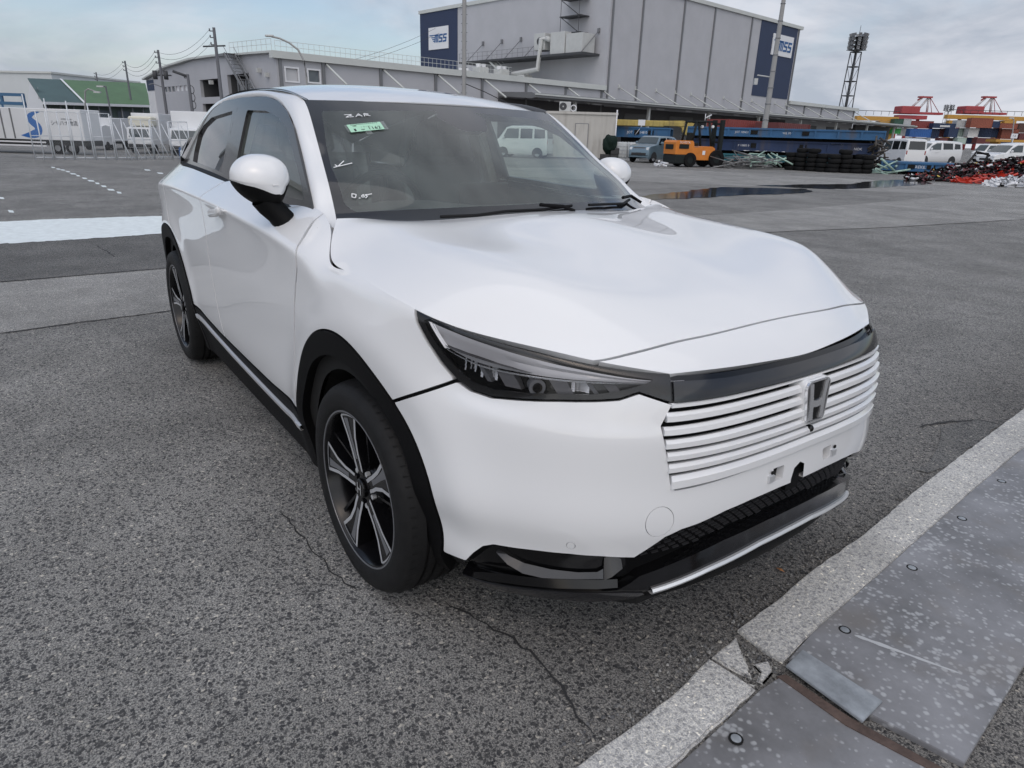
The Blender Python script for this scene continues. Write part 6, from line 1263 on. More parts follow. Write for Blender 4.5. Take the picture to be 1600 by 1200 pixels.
GLS = glass_mat('windscreen glass', (.78, .86, .81), .11, (.62, .68, .65), 1.75)
GLF = glass_mat('front door glass', (.80, .87, .83), .04, (.58, .66, .60), 1.85)
GLR = glass_mat('privacy glass', (.10, .10, .11), .02, (.4, .38, .42), 2.1)
FRIT = mat('glass frit', (.012, .012, .014), .05, coat=.5)
LENS = glass_mat('lamp lens', (.97, .97, .97), 0, ior=1.35)
TYRE = mat('tyre rubber', (.013, .013, .0135), .6, spec=.2, var=.25, vscale=30, bump=.2, bscale=500)
RIMB = mat('gloss black alloy', (.005, .005, .006), .2, spec=.4)
RIMS = mat('machined alloy', (.60, .61, .63), .32, metal=.45)
RIMG = mat('dark grey alloy', (.17, .175, .19), .28, metal=.3, coat=.3)
DASH = mat('dashboard', (.030, .031, .032), .6)
SEAT = mat('dark seat cloth', (.05, .05, .053), .85)
PLAST = glass_mat('clear plastic cover', (.86, .87, .88), .16, (.75, .76, .78), 1.4)
LINER = mat('pale headliner', (.42, .41, .38), .9)

car = thing('car', 'white crossover with black alloy wheels parked beside the concrete kerb', 'car')
MIR = np.array([1, -1, 1.])
Wg, Wq = make_wrap(700, 150)
WR = grid_tri(Wg * MIR, Wq)
if (WR.n[:, 1] * WR.p[:, 1]).mean() < 0: WR.n = -WR.n
Hg = make_hood(260, 180); HR = grid_tri(Hg * MIR, (Hg * MIR)[:, :, :2])
if HR.n[:, 2].mean() < 0: HR.n = -HR.n
_s1 = Wq[:, 0, 0]
def wp(s, z, off=0.):
    """point and outward normal of the body side (right half) at plan length s and height z; negative s is the left half"""
    i = np.clip(np.searchsorted(_s1, abs(s)), 1, len(_s1) - 1); a = (abs(s) - _s1[i - 1]) / (_s1[i] - _s1[i - 1])
    row = Wg[i - 1] * (1 - a) + Wg[i] * a; zz = row[:, 2]; j = np.clip(np.searchsorted(zz, z), 1, len(zz) - 1); b = (z - zz[j - 1]) / (zz[j] - zz[j - 1])
    p = row[j - 1] * (1 - b) + row[j] * b
    tu = Wg[min(i + 1, len(_s1) - 1), j] - Wg[max(i - 2, 0), j]; tv = row[j] - row[j - 1]
    n = np.cross(tu, tv); n /= np.linalg.norm(n)
    if n[0] * p[0] * .3 + n[1] * p[1] < 0: n = -n
    p = p + n * off
    if s > 0: p = p * MIR; n = n * MIR            # positive s = the right half (y < 0)
    return p, n
def wz(s, z, off=0.): return tuple(wp(s, z, off)[0])

ARCHF = [(1.901, .424), (1.890, .46), (1.872, .50), (1.846, .56), (1.805, .632), (1.742, .706), (1.662, .764), (1.565, .799), (1.464, .806), (1.370, .783), (1.294, .745), (1.215, .696), (1.150, .642), (1.094, .573), (1.056, .501), (1.038, .401), (1.034, .328), (1.042, .287)]
ARCHFI = [(1.860, .30), (1.856, .42), (1.836, .47), (1.800, .535), (1.748, .612), (1.695, .662), (1.630, .700), (1.545, .728), (1.457, .732), (1.370, .714), (1.290, .678), (1.225, .634), (1.170, .580), (1.130, .510), (1.110, .43), (1.102, .33), (1.10, .24)]
ARCHR = [(3.525, .455), (3.540, .52), (3.581, .582), (3.650, .670), (3.748, .750), (3.887, .803), (4.03, .815), (4.17, .800), (4.31, .745), (4.40, .665), (4.46, .58), (4.50, .48), (4.52, .40)]
ARCHRI = [(3.585, .30), (3.592, .43), (3.612, .50), (3.650, .565), (3.715, .640), (3.795, .700), (3.905, .735), (4.03, .742), (4.15, .728), (4.26, .685), (4.34, .62), (4.40, .54), (4.43, .45), (4.44, .30)]
BUMPLOW = [(.104, .517), (.207, .511), (.290, .501), (.368, .482), (.411, .474), (.449, .457), (.484, .423), (.515, .395), (.597, .401), (.673, .401), (.751, .395), (.811, .388), (.863, .384), (.890, .370), (.918, .340), (.945, .304), (1.042, .287)]
LAMPLOW = [(1.133, .939), (1.122, .917), (1.085, .876), (1.040, .832), (.992, .796), (.954, .780), (.897, .774), (.821, .782), (.727, .793), (.640, .800), (.585, .806), (.539, .822)]
BARLOW = [(.493, .808), (.458, .797), (.353, .800), (.216, .803), (.064, .803), (-.05, .803)]
GRILLE = [(-.05, .83), (.45, .83), (.458, .797), (.486, .746), (.474, .70), (.460, .640), (.452, .600), (.440, .585), (.379, .588), (.155, .606), (-.05, .610)]
DOORF = [(1.885, 1.30), (1.878, 1.074), (1.832, 1.030), (1.805, .985), (1.806, .940), (1.836, .885), (1.858, .816), (1.872, .72), (1.880, .6), (1.890, .5), (1.901, .424)]
DOORB = [(3.060, 1.30), (3.06, 1.12), (3.055, 1.0), (3.04, .8), (3.0, .6), (2.94, .417)]
DOORR = [(4.02, 1.30), (4.02, 1.0), (3.99, .90), (3.887, .803)]
SILLZ = [(1.901, .424), (2.051, .420), (2.24, .412), (2.571, .414), (2.94, .417), (3.016, .418), (3.30, .432), (3.472, .450), (3.525, .455)]
def smooth(P, n=70): return [tuple(q) for q in curve(np.array(P), n)]
def split_at(P, c): i = int(((np.array(P) - np.array(c)) ** 2).sum(1).argmin()); return P[:i + 1], P[i:]
ARCHF, ARCHFI, ARCHR, ARCHRI = smooth(ARCHF), smooth(ARCHFI), smooth(ARCHR), smooth(ARCHRI)
AF_R, AF_F = split_at(ARCHF, (1.202, .690)); AR_F, AR_R = split_at(ARCHR, (3.887, .803)); LAMPLOW = LAMPLOW[:4] + [LAMPLOW[4]] + LAMPLOW[5:]
G = .0048
bumper_poly = [(-.05, .517)] + BUMPLOW + AF_F[::-1][1:] + [(1.103, .739)] + LAMPLOW[4:] + BARLOW
fender_poly = [AF_F[0], (1.103, .739)] + LAMPLOW[4::-1] + [(1.14, .96), (1.15, 1.3)] + DOORF + AF_R[1:-1]
door1_poly = DOORF + SILLZ[1:4] + DOORB[::-1]
door2_poly = DOORB + SILLZ[5:] + AR_F[1:] + DOORR[::-1][1:]
quarter_poly = [(4.02, 1.30), (4.02, 1.0), (3.99, .90)] + AR_R + [(4.60, .40), (5.9, .42), (5.9, 1.30)]
lamp_poly = LAMPLOW + [(.493, .808), (.458, .797), (.452, 1.2), (1.15, 1.3), (1.142, .96)]
bar_poly = [(.452, 1.2), (.458, .797)] + BARLOW[2:] + [(-.05, 1.2)]

def panel(name, poly, m, parent=car, gap=G, off=0., flange=.02, cutout=None, sides=(1, -1)):
    T = inside(WR, poly, gap)
    if cutout is not None: T = outside(T, cutout, gap * .5)
    if off: T = shift(T, off)
    r = []
    for sgn in sides: r.append(from_tri(name, T if sgn > 0 else mirror(T), m, parent, flange))
    return r
# front bumper: both halves are one moulding
T = outside(inside(WR, bumper_poly, G), GRILLE, .001)
CIR = lambda c, rx, rz, n=36: [(c[0] + rx * math.cos(2 * math.pi * k / n), c[1] + rz * math.sin(2 * math.pi * k / n)) for k in range(n)]
capp, senp = CIR((.471, .506), .0345, .041), CIR((.672, .433), .0105, .0115)
PLATEC = [(.088, .580), (.132, .580), (.126, .545), (.094, .545)]
towp = [(-.015, .49), (.055, .49), (.055, .532), (.045, .560), (.020, .572), (-.004, .560), (-.015, .53)]
T2 = T
for q in (capp, senp, PLATEC): T2 = outside(T2, q, .0007)
TL = outside(outside(T, senp, .0007), PLATEC, .0007)
bumper = from_tri('bumper', join(outside(T2, towp, 0), mirror(TL)), PAINT, car, .02)
from_tri('tow_eye_cover', inside(T, capp, .0007), PAINT, bumper, .01)
for sg in (1, -1):
    a = inside(T, senp, .0007); from_tri('parking_sensor', a if sg > 0 else mirror(a), PAINT, bumper, .006)
from_tri('tow_hook_slot', shift(inside(WR, towp, 0), -.012), MBLK, bumper, .02)
for sg in (1, -1):
    a = shift(inside(WR, PLATEC, -.004), -.02); from_tri('plate_bracket_hole', a if sg > 0 else mirror(a), DARKCAV, bumper, 0)
    mb = MB(); c = Vector(wz(sg * .142 if sg > 0 else -.142, .556, .002)); mb.cbox(c, (.008, .022, .018), 0); mb.cbox(c + Vector((.002, 0, .018)), (.004, .008, .008), 1); mb.build('plate_clip', [SILV, DARKCAV], bumper)
# fenders, doors, quarters
fen = panel('fender', fender_poly, PAINT)
d1 = panel('front_door', door1_poly, PAINT); d2 = panel('rear_door', door2_poly, PAINT)
qp = panel('quarter_panel', quarter_poly, PAINT)
panel('tail_lamp', [(4.66, .93), (5.6, .95), (5.6, 1.03), (4.72, 1.01)], mat('red lamp', (.25, .01, .012), .15, coat=.8), off=.004, gap=0)
# dark shell behind all the gaps
inner = shift(outside(outside(outside(WR, ARCHFI + [(1.10, .05), (1.87, .05)], -.05), ARCHRI + [(4.44, .05), (3.58, .05)], -.05), GRILLE, -.03), -.024)
inner = outside(inner, lamp_poly, -.01); inner = outside(inner, [(-.2, .50), (.5, .49), (.54, .42), (.86, .40), (1.0, .30), (1.0, .18), (-.2, .18)], 0)
from_tri('inner_shell', both(inner), DARKCAV, car, 0)
# bonnet with its shut line, nose panel below it
HOODLINE = [(1.955, -.615), (1.978, -.565), (1.995, -.510), (2.008, -.455), (2.020, -.37), (2.030, -.28), (2.035, -.16), (2.036, -.03), (2.036, .06)]
back = [(-.1, .06), (-.1, -1.2), (1.86, -1.2), (1.93, -.66)]
HOODLINE = smooth(HOODLINE, 60); Hh = inside(HR, HOODLINE + back, .0025); Hn = outside(HR, HOODLINE + back, .0025)
from_tri('bonnet', both(Hh), PAINT, car, .018); from_tri('nose_panel', both(Hn), PAINT, car, .022)
from_tri('bonnet_underside', both(shift(HR, -.03)), DARKCAV, car, 0)

# black wheel-arch and sill cladding
def clad(poly, hole=None, off=.006, name='arch_cladding', m=MBLK, gap=.001, flange=.07):
    T = inside(WR, poly, gap)
    if hole: T = outside(T, hole, 0)
    T = shift(T, off); return [from_tri(name, T, m, car, flange), from_tri(name, mirror(T), m, car, flange)]
clad(ARCHF + [(1.06, .12), (1.93, .12), (1.93, .30), (1.91, .40)], ARCHFI + [(1.10, .05), (1.87, .05)])
clad(ARCHR + [(4.50, .12), (3.50, .12), (3.50, .30), (3.515, .40)], ARCHRI + [(4.44, .05), (3.58, .05)])
clad([(4.50, .40), (5.9, .42), (5.9, .12), (4.48, .12)], name='rear_valance', off=.004)
sills = clad([(1.915, .415)] + SILLZ[1:8] + [(3.51, .445), (3.50, .12), (1.92, .12)], name='sill_cladding', off=.004)
stz = [(1.90, .356), (2.113, .346), (2.406, .353), (2.8, .364), (3.2, .384), (3.49, .404)]
for sg, par in ((1, sills[0]), (-1, sills[1])):
    ss = np.linspace(1.90, 3.49, 40); zz_ = np.interp(ss, [a for a, b in stz], [b for a, b in stz]); mb = MB(); v = []
    for a, z in zip(ss, zz_):
        for dz, o in ((-.010, .005), (-.009, .016), (.009, .016), (.010, .005)): v.append(wz(sg * a, z + dz, o))
    mb.add(v, [(i * 4 + k, i * 4 + k + 1, i * 4 + 5 + k, i * 4 + 4 + k) for i in range(39) for k in range(3)], 0, False); mb.build('silver_strip', SILV, par)

# lower intake, lip, silver chin strip
low = [(-.05, .525), (.104, .525)] + [(a, b + .004) for a, b in BUMPLOW[1:]] + [(1.042, .287), (1.06, .20), (1.06, .12), (-.05, .12)]
LIPTOP = [(.988, .235), (.945, .25), (.892, .262), (.834, .270), (.708, .290), (.589, .301), (.549, .304), (.519, .324), (.497, .343), (.40, .372), (.264, .408), (.12, .425), (-.05, .428)]
LIPBOT = [(-.05, .352), (.116, .350), (.30, .330), (.467, .296), (.506, .280), (.585, .262), (.709, .248), (.80, .232), (.90, .205), (1.0, .196)]
back_T = shift(inside(WR, low, 0), -.05); from_tri('intake_back', both(back_T), DARKCAV, car, 0)
rim_T = inside(WR, [(a, b) for a, b in BUMPLOW] + [(1.042, .287), (1.06, .20), (1.0, .196)] + LIPTOP[:10] + [(.40, .42), (.449, .440)], 0)
lip = from_tri('front_lip', both(shift(inside(WR, LIPTOP + LIPBOT, 0), .005)), BLK, car, .05)
under = from_tri('under_lip', both(shift(inside(WR, LIPBOT[1:] + [(1.06, .20), (1.06, .05), (-.05, .05), (-.05, .346)], 0), -.012)), MBLK, car, .02)
# grey facet where the lip turns forward, flat grey face of the corner lip
for _fl in (lambda T: T, mirror): from_tri('lip_facet', _fl(shift(inside(WR, [(.985, .236), (.892, .258), (.834, .266), (.708, .286), (.589, .297), (.53, .297), (.47, .290), (.506, .274), (.585, .266), (.709, .252), (.80, .236), (.90, .212)], 0), .008)), SMOKE, lip, .006)
mb = MB(); pts = [wz(s, float(np.interp(abs(s), [0, .116, .30, .467], [.352, .350, .328, .295])), .008) for s in np.linspace(-.462, .462, 61)]
v = []
for p in pts:
    q = Vector(p); d = Vector((q.x - 1.2, q.y * .35, 0)).normalized()
    v += [q + d * a + Vector((0, 0, b)) for a, b in ((-.03, .006), (.004, .007), (.008, .0), (.003, -.009), (-.03, -.010))]
mb.add(v, [(i * 5 + k, i * 5 + (k + 1) % 5, i * 5 + 5 + (k + 1) % 5, i * 5 + 5 + k) for i in range(60) for k in range(5)], 0, False)
mb.build('chin_strip', SILV, lip)
# honeycomb of the lower grille: little lozenge ribs on a set-back plate
hb = MB(); back2 = shift(inside(WR, low, 0), -.03)
gl = from_tri('lower_grille', both(inside(back2, [(-.05, .53), (.50, .50), (.66, .40), (.52, .31), (-.05, .42)], 0)), MBLK, car, 0)
cells = []
for r_ in range(10):
    for c_ in range(-34, 35):
        s = c_ * .030 + (r_ % 2) * .015; z = .404 + r_ * .0125 - .10 * max(0, abs(s) - .25) ** 1.0 * .9
        top = float(np.interp(abs(s), [a for a, b in BUMPLOW], [b for a, b in BUMPLOW])); bot = float(np.interp(-abs(s), [-a for a, b in LIPTOP], [b for a, b in LIPTOP]))
        if abs(s) < .56 and bot + .004 < z < top - .004: cells.append((s, z))
for s, z in cells:
    p = [wz(s + a + (1e-6 if abs(s + a) < 1e-6 else 0), z + b, -.024) for a, b in ((-.010, .0010), (-.008, .0030), (.010, -.0006), (.008, -.0028))]
    q = [wz(s + a + (1e-6 if abs(s + a) < 1e-6 else 0), z + b, -.031) for a, b in ((-.010, .0010), (-.008, .0030), (.010, -.0006), (.008, -.0028))]
    hb.add(p + q, [(0, 1, 2, 3)] + [(k, (k + 1) % 4, 4 + (k + 1) % 4, 4 + k) for k in range(4)], 0)
tag(hb.build('grille_mesh', mat('grille rib', (.028, .028, .030), .4), gl), kind='stuff')
# corner pods: recess, grey blade with its upright end
for sg in (1, -1):
    def ribbon(name, sz, m, wid, o1, o2, par=car):
        mb = MB(); v = []
        for (s, z), wd in zip(sz, wid if isinstance(wid, list) else [wid] * len(sz)):
            v += [wz(sg * s, z + wd / 2, o1), wz(sg * s, z - wd / 2, o2)]
        mb.add(v, [(2 * i, 2 * i + 1, 2 * i + 3, 2 * i + 2) for i in range(len(sz) - 1)], 0, True); o = mb.build(name, m, par)
        return o
    pod = from_tri('fog_pod', (lambda T: T if sg > 0 else mirror(T))(shift(inside(WR, [(.53, .387), (.60, .394), (.673, .394), (.751, .388), (.811, .381), (.863, .377), (.89, .362), (.918, .332), (.95, .295), (.98, .24), (.892, .268), (.834, .276), (.708, .296), (.589, .307), (.549, .31), (.52, .33)], 0), -.028)), BLK, car, 0)
    ribbon('pod_blade', [(.86, .362), (.83, .340), (.79, .325), (.72, .322), (.65, .324), (.60, .328), (.585, .335)], SMOKE, [.004, .016, .022, .022, .022, .024, .030], -.020, -.006, pod)
    ribbon('pod_end', [(.585, .352), (.565, .362), (.54, .368)], SMOKE, [.052, .050, .012], -.024, -.004, pod)
    ribbon('pod_frame', [(.93, .262), (.90, .276), (.85, .287), (.78, .297), (.70, .308), (.60, .318), (.55, .322)], BLK, [.010, .018, .020, .021, .021, .020, .018], -.004, .006, pod)
    ribbon('pod_shroud', BUMPLOW[7:], MBLK, [.02, .034, .034, .034, .034, .034, .034, .034, .03, .02], .0, -.028, pod)

# grille: white slats stepping out of a dark opening
from_tri('grille_back', both(shift(inside(WR, GRILLE, -.012), -.030)), DARKCAV, car, 0)
grille = thing('grille', None, None); grille.parent = car
LV = [(.776, .787), (.744, .757), (.714, .727), (.683, .696), (.653, .668), (.622, .640)]
LE = [.466, .482, .476, .470, .464, .456]
tops = [(.797, .803)] + LV; ends = [.462, .474, .480, .474, .468, .462, .452]
for k in range(7):
    zt0, ztc = tops[k]; zb0, zbc = (LV[k] if k < 6 else (.589, .611))
    mb = MB(); v = []; n = 49
    for i, s in enumerate(np.linspace(-ends[k], ends[k], n)):
        if abs(s) < 1e-5: s = 1e-5
        w_ = 1 - min(1, abs(s) / .46) ** 1.5; zt = zt0 + (ztc - zt0) * w_; zb = zb0 + (zbc - zb0) * w_; h = zt - zb
        g = .0105 * (0 if k == 6 else 1); g2 = 0
        for f_, o in ((.10, -.016), (0, -.006), (.0, .0), (.30, .006), (.36, .008), (.94, .0075), (1.0, .004), (1.0, -.014)):
            v.append(wz(s, (zt - g2) - f_ * (h - g - g2), o))
    mb.add(v, [(i * 8 + q, i * 8 + q + 1, i * 8 + 9 + q, i * 8 + 8 + q) for i in range(n - 1) for q in range(7)] + [tuple(range(7, -1, -1)), tuple(range((n - 1) * 8, n * 8))], 0, False)
    mb.build('slat', PAINT, grille)
# smoked bar across the nose
Tb = inside(WR, bar_poly, .001)
from_tri('upper_bar', both(shift(inside(Tb, [(-.05, .795), (.6, .79), (.6, .846), (.45, .842), (.3, .837), (-.05, .836)], 0), .006)), SMOKE, car, .03)
from_tri('bar_recess', both(shift(Tb, -.012)), BLK, car, .0)
# badge
EX, EZ = 2.186, .741
emb = thing('badge', None, None, (EX, 0, EZ)); emb.parent = car
M = Matrix(((0, 0, 1, 0), (1, 0, 0, 0), (0, 1, 0, 0), (0, 0, 0, 1))) @ Matrix.Rotation(R(-4), 4, 'X')     # badge plane: x -> car +y, y -> up, z -> forward
def rrect(w0, w1, h, r, n=6):
    P = []
    for cx, cy, a0, ww in ((w1 / 2 - r, h / 2 - r, 0, w1), (-w1 / 2 + r, h / 2 - r, 90, w1), (-w0 / 2 + r, -h / 2 + r, 180, w0), (w0 / 2 - r, -h / 2 + r, 270, w0)):
        for k in range(n + 1):
            t = R(a0 + 90 * k / n); P.append((cx + r * math.cos(t), cy + r * math.sin(t)))
    return P
def plate(mb, outl, z0, z1, mi=0, hole=None, inset=0.):
    n = len(outl); O = [M @ Vector((x, y, z0)) for x, y in outl] + [M @ Vector((x * (1 - inset), y * (1 - inset), z1)) for x, y in outl]
    f = [(k, (k + 1) % n, n + (k + 1) % n, n + k) for k in range(n)]
    if hole is None: mb.add(O, f + [tuple(range(n, 2 * n))], mi, False)
    else:
        O += [M @ Vector((x, y, z1)) for x, y in hole] + [M @ Vector((x, y, z0)) for x, y in hole]
        mb.add(O, f + [(n + k, n + (k + 1) % n, 2 * n + (k + 1) % n, 2 * n + k) for k in range(n)] + [(2 * n + k, 2 * n + (k + 1) % n, 3 * n + (k + 1) % n, 3 * n + k) for k in range(n)], mi, False)
mb = MB(); plate(mb, rrect(.094, .112, .122, .020), -.045, -.003, 0, inset=.03); mb.build('badge_plinth', PAINT, emb)
mb = MB(); plate(mb, rrect(.080, .100, .106, .017), -.01, .002, 0); mb.build('badge_field', BLK, emb)
mb = MB(); plate(mb, rrect(.084, .104, .113, .018), -.006, .005, 0, rrect(.0765, .0965, .1055, .015)); mb.build('badge_ring', CHR, emb)
mb = MB()
for sx in (1, -1):
    poly = [(sx * a, b) for a, b in ((.014, -.050), (.033, -.050), (.0335, -.02), (.036, .012), (.043, .051), (.027, .051), (.0225, .020), (.0195, .004), (0, .0005), (0, -.0165), (.0175, -.0145), (.0165, -.035))]
    plate(mb, poly if sx > 0 else poly[::-1], .0, .006, 0, inset=.02)
mb.build('badge_letter', CHR, emb)
mb = MB(); mb.lathe([(.010, 0), (.010, .012), (.006, .016)], wz(1e-4, .662, -.006), 14, 0, axis='x'); mb.build('camera_eye', BLK, grille)

# headlights: dark bowl, chrome/white light guide, reflector cells, clear lens over all
for sg in (1, -1):
    fl = (lambda T: T) if sg > 0 else mirror
    TLp = inside(WR, lamp_poly, .001)
    hl = thing('headlight', None, None); hl.parent = car
    from_tri('lamp_bowl', fl(shift(TLp, -.052)), BLK, hl, 0)
    rimT = outside(TLp, [(a, b) for a, b in [(1.105, .925), (1.075, .890), (1.030, .848), (.985, .815), (.950, .797), (.897, .790), (.821, .796), (.727, .806), (.640, .812), (.585, .822), (.52, .840), (.50, .848), (.62, .862), (.76, .880), (.86, .894), (.98, .912), (1.08, .935)]], 0)
    from_tri('lamp_surround', fl(shift(rimT, -.003)), BLK, hl, .007)
    def lw(s, z, o): return wz(sg * s, z, o)
    def sheet(name, a, b, m, oa, ob, n=24):
        mb = MB(); v = []
        A = curve(np.array(a), n); B = curve(np.array(b), n)
        for p, q in zip(A, B):
            for k in range(5):
                w_ = k / 4; v.append(lw(p[0] * (1 - w_) + q[0] * w_, p[1] * (1 - w_) + q[1] * w_, oa * (1 - w_) + ob * w_ + .0025 * math.sin(w_ * 9)))
        mb.add(v, [(i * 5 + k, i * 5 + k + 1, i * 5 + 6 + k, i * 5 + 5 + k) for i in range(n - 1) for k in range(4)], 0, True); return mb.build(name, m, hl)
    sheet('light_guide', [(1.088, .925), (.98, .905), (.86, .886), (.74, .871), (.62, .857), (.50, .846), (.42, .8445)], [(1.030, .868), (.96, .848), (.86, .841), (.74, .840), (.62, .841), (.50, .8415), (.42, .842)], mat('silvered guide', (.40, .40, .42), .3, coat=.4), -.006, -.014)
    sheet('guide_edge', [(1.090, .926), (1.065, .898), (1.036, .868)], [(1.070, .921), (1.045, .893), (1.020, .868)], mat('white guide', (.78, .78, .80), .3), -.004, -.006)
    sheet('chrome_line', [(1.028, .866), (.95, .846), (.86, .8395), (.74, .8385), (.62, .8395), (.52, .8405)], [(1.024, .862), (.95, .8415), (.86, .835), (.74, .8345), (.62, .8365), (.52, .8385)], CHR, -.005, -.007)
    facets = mat('reflector', (.80, .81, .84), .3, metal=.15); smk = mat('smoke facet', (.14, .14, .15), .25, coat=.5)
    for j, (s0, s1, z0, z1) in enumerate(((.99, .955, .818, .858), (.945, .895, .808, .838), (.70, .655, .812, .833))):
        rc = thing('reflector', None, None); rc.parent = hl
        mb = MB(); nn = 5
        for a in range(nn):
            for b in range(4):
                u0, u1 = s0 + (s1 - s0) * a / nn, s0 + (s1 - s0) * (a + 1) / nn; y0, y1 = z0 + (z1 - z0) * b / 4, z0 + (z1 - z0) * (b + 1) / 4
                dd = -.048 + .02 * (abs(a - 2) / 2) ** 2
                mb.add([lw(u0, y0, dd), lw(u1, y0, dd + .006), lw(u1, y1, dd + .002), lw(u0, y1, dd - .005)], [(0, 1, 2, 3)], 0)
        rc.parent = hl; o = mb.build('reflector_face', facets, rc)
    for j, (s0, w_, z0, z1) in enumerate(((.925, .012, .800, .840), (.875, .045, .797, .836), (.79, .010, .806, .835), (.735, .045, .803, .834), (.64, .012, .808, .833), (.60, .03, .812, .834))):
        mb = MB(); sl_ = .022
        mb.add([lw(s0, z0, -.03), lw(s0 - w_, z0, -.03), lw(s0 - w_ + sl_, z1, -.016), lw(s0 + sl_, z1, -.016), lw(s0, z0, -.05), lw(s0 - w_, z0, -.05), lw(s0 - w_ + sl_, z1, -.05), lw(s0 + sl_, z1, -.05)], [(0, 1, 2, 3), (0, 1, 5, 4), (1, 2, 6, 5), (2, 3, 7, 6), (3, 0, 4, 7)], 0)
        mb.build('lamp_rib', smk if j % 2 else RIMG, hl)
    pj = thing('projector', None, None); pj.parent = hl
    c, nrm = wp(sg * .80, .816, -.034); c = Vector(c); nrm = Vector(nrm); nrm = Vector((.93, -.36 * sg, 0)).normalized()
    mb = MB(); mb.bar(c, c + nrm * .03, .017, .020, 20); mb.build('projector_ring', RIMG, pj)
    mb = MB(); mb.bar(c + nrm * .012, c + nrm * .034, .0165, .011, 20); mb.build('projector_lens', BLK, pj)
    from_tri('lens', fl(shift(TLp, .001)), LENS, hl, .0)

# roof, pillars, windscreen, side glass
RT = grid_tri(make_roof() * MIR); RT.n *= np.sign(RT.n[:, 2].mean())
from_tri('roof', both(RT), PAINT, car, .02)
PT = grid_tri(make_pillar() * MIR)
if (PT.n * np.array([.1, -1, .6])).sum(1).mean() < 0: PT.n = -PT.n
for T in (PT, mirror(PT)): from_tri('pillar', T, PAINT, car, .02)
# dark strip between roof and rail
for sg in (1, -1):
    ed = make_roof()[:, -1]; ed = ed * [1, -sg, 1]; dk = np.array(DITCH) * [1, -sg, 1]; top = np.array([WE[-1]]) * [1, -sg, 1]
    b_ = curve(np.concatenate([top, dk]), len(ed)); mb = MB(); v = []
    for p, q in zip(ed, b_): v += [Vector(p) + Vector((0, sg * .002, .002)), (Vector(p) + Vector(q)) / 2 + Vector((0, 0, .009)), Vector(q) + Vector((0, -sg * .004, .009))]
    mb.add(v, [(3 * i + q, 3 * i + q + 1, 3 * i + 4 + q, 3 * i + 3 + q) for i in range(len(ed) - 1) for q in range(2)], 0, True); mb.build('roof_moulding', mat('ditch moulding', (.03, .03, .033), .4) if sg > 0 else bpy.data.materials['ditch moulding'], car)
ST = grid_tri(make_windscreen() * MIR); ST.q = np.stack([ST.p[:, 1], ST.p[:, 2]], 1); ST.n *= np.sign(ST.n[:, 2].mean())
SB = both(ST)
FR = [(-.570, 1.405), (-.558, 1.418), (-.08, 1.439), (-.10, 1.432), (-.115, 1.412), (-.072, 1.372), (-.055, 1.362), (.075, 1.362), (.092, 1.372), (.140, 1.412), (.15, 1.434), (.18, 1.437), (.545, 1.418), (.562, 1.405), (.600, 1.345), (.632, 1.262), (.660, 1.18), (.676, 1.125), (.664, 1.098), (.478, 1.107), (.278, 1.1155), (0, 1.121), (-.278, 1.1155), (-.478, 1.107), (-.655, 1.096), (-.671, 1.118), (-.660, 1.165), (-.645, 1.23), (-.618, 1.303)]
ws = from_tri('windscreen', inside(SB, FR, 0), GLS, car, 0)
from_tri('windscreen_frit', outside(SB, FR, 0), FRIT, ws, 0)
SP = inside(ST, [(-.9, .9), (.9, .9), (.9, 1.5), (-.9, 1.5)], 0)
xs, zs = np.meshgrid(np.linspace(-1.75, 1.0, 240), np.linspace(1.02, 1.5, 70), indexing='ij')
GT = grid_tri(np.stack([xs, -side_y(xs, zs), zs], 2), np.stack([xs, zs], 2))
if GT.n[:, 1].mean() > 0: GT.n = -GT.n
FRAME = [(.790, 1.066), (.762, 1.098), (.650, 1.172), (.512, 1.262), (.372, 1.353), (.243, 1.413), (.107, 1.451), (-.074, 1.473), (-.459, 1.478), (-.80, 1.468), (-1.07, 1.416), (-1.26, 1.315), (-1.46, 1.18), (-1.50, 1.128), (-1.0, 1.125), (-.497, 1.112), (-.143, 1.094), (.30, 1.080), (.520, 1.076)]
GLF_P = [(-.325, 1.425), (-.30, 1.433), (-.031, 1.428), (.15, 1.405), (.286, 1.365), (.407, 1.299), (.552, 1.214), (.660, 1.134), (.672, 1.106), (.30, 1.105), (-.143, 1.116), (-.275, 1.119)]
GLR_P = [(-.973, 1.403), (-.564, 1.432), (-.545, 1.42), (-.475, 1.135), (-.50, 1.135), (-1.21, 1.150), (-1.232, 1.21), (-1.227, 1.311), (-1.141, 1.36)]
def scale_poly(P, k):
    c = np.mean(np.array(P), 0); return [tuple(c + (np.array(p) - c) * k) for p in P]
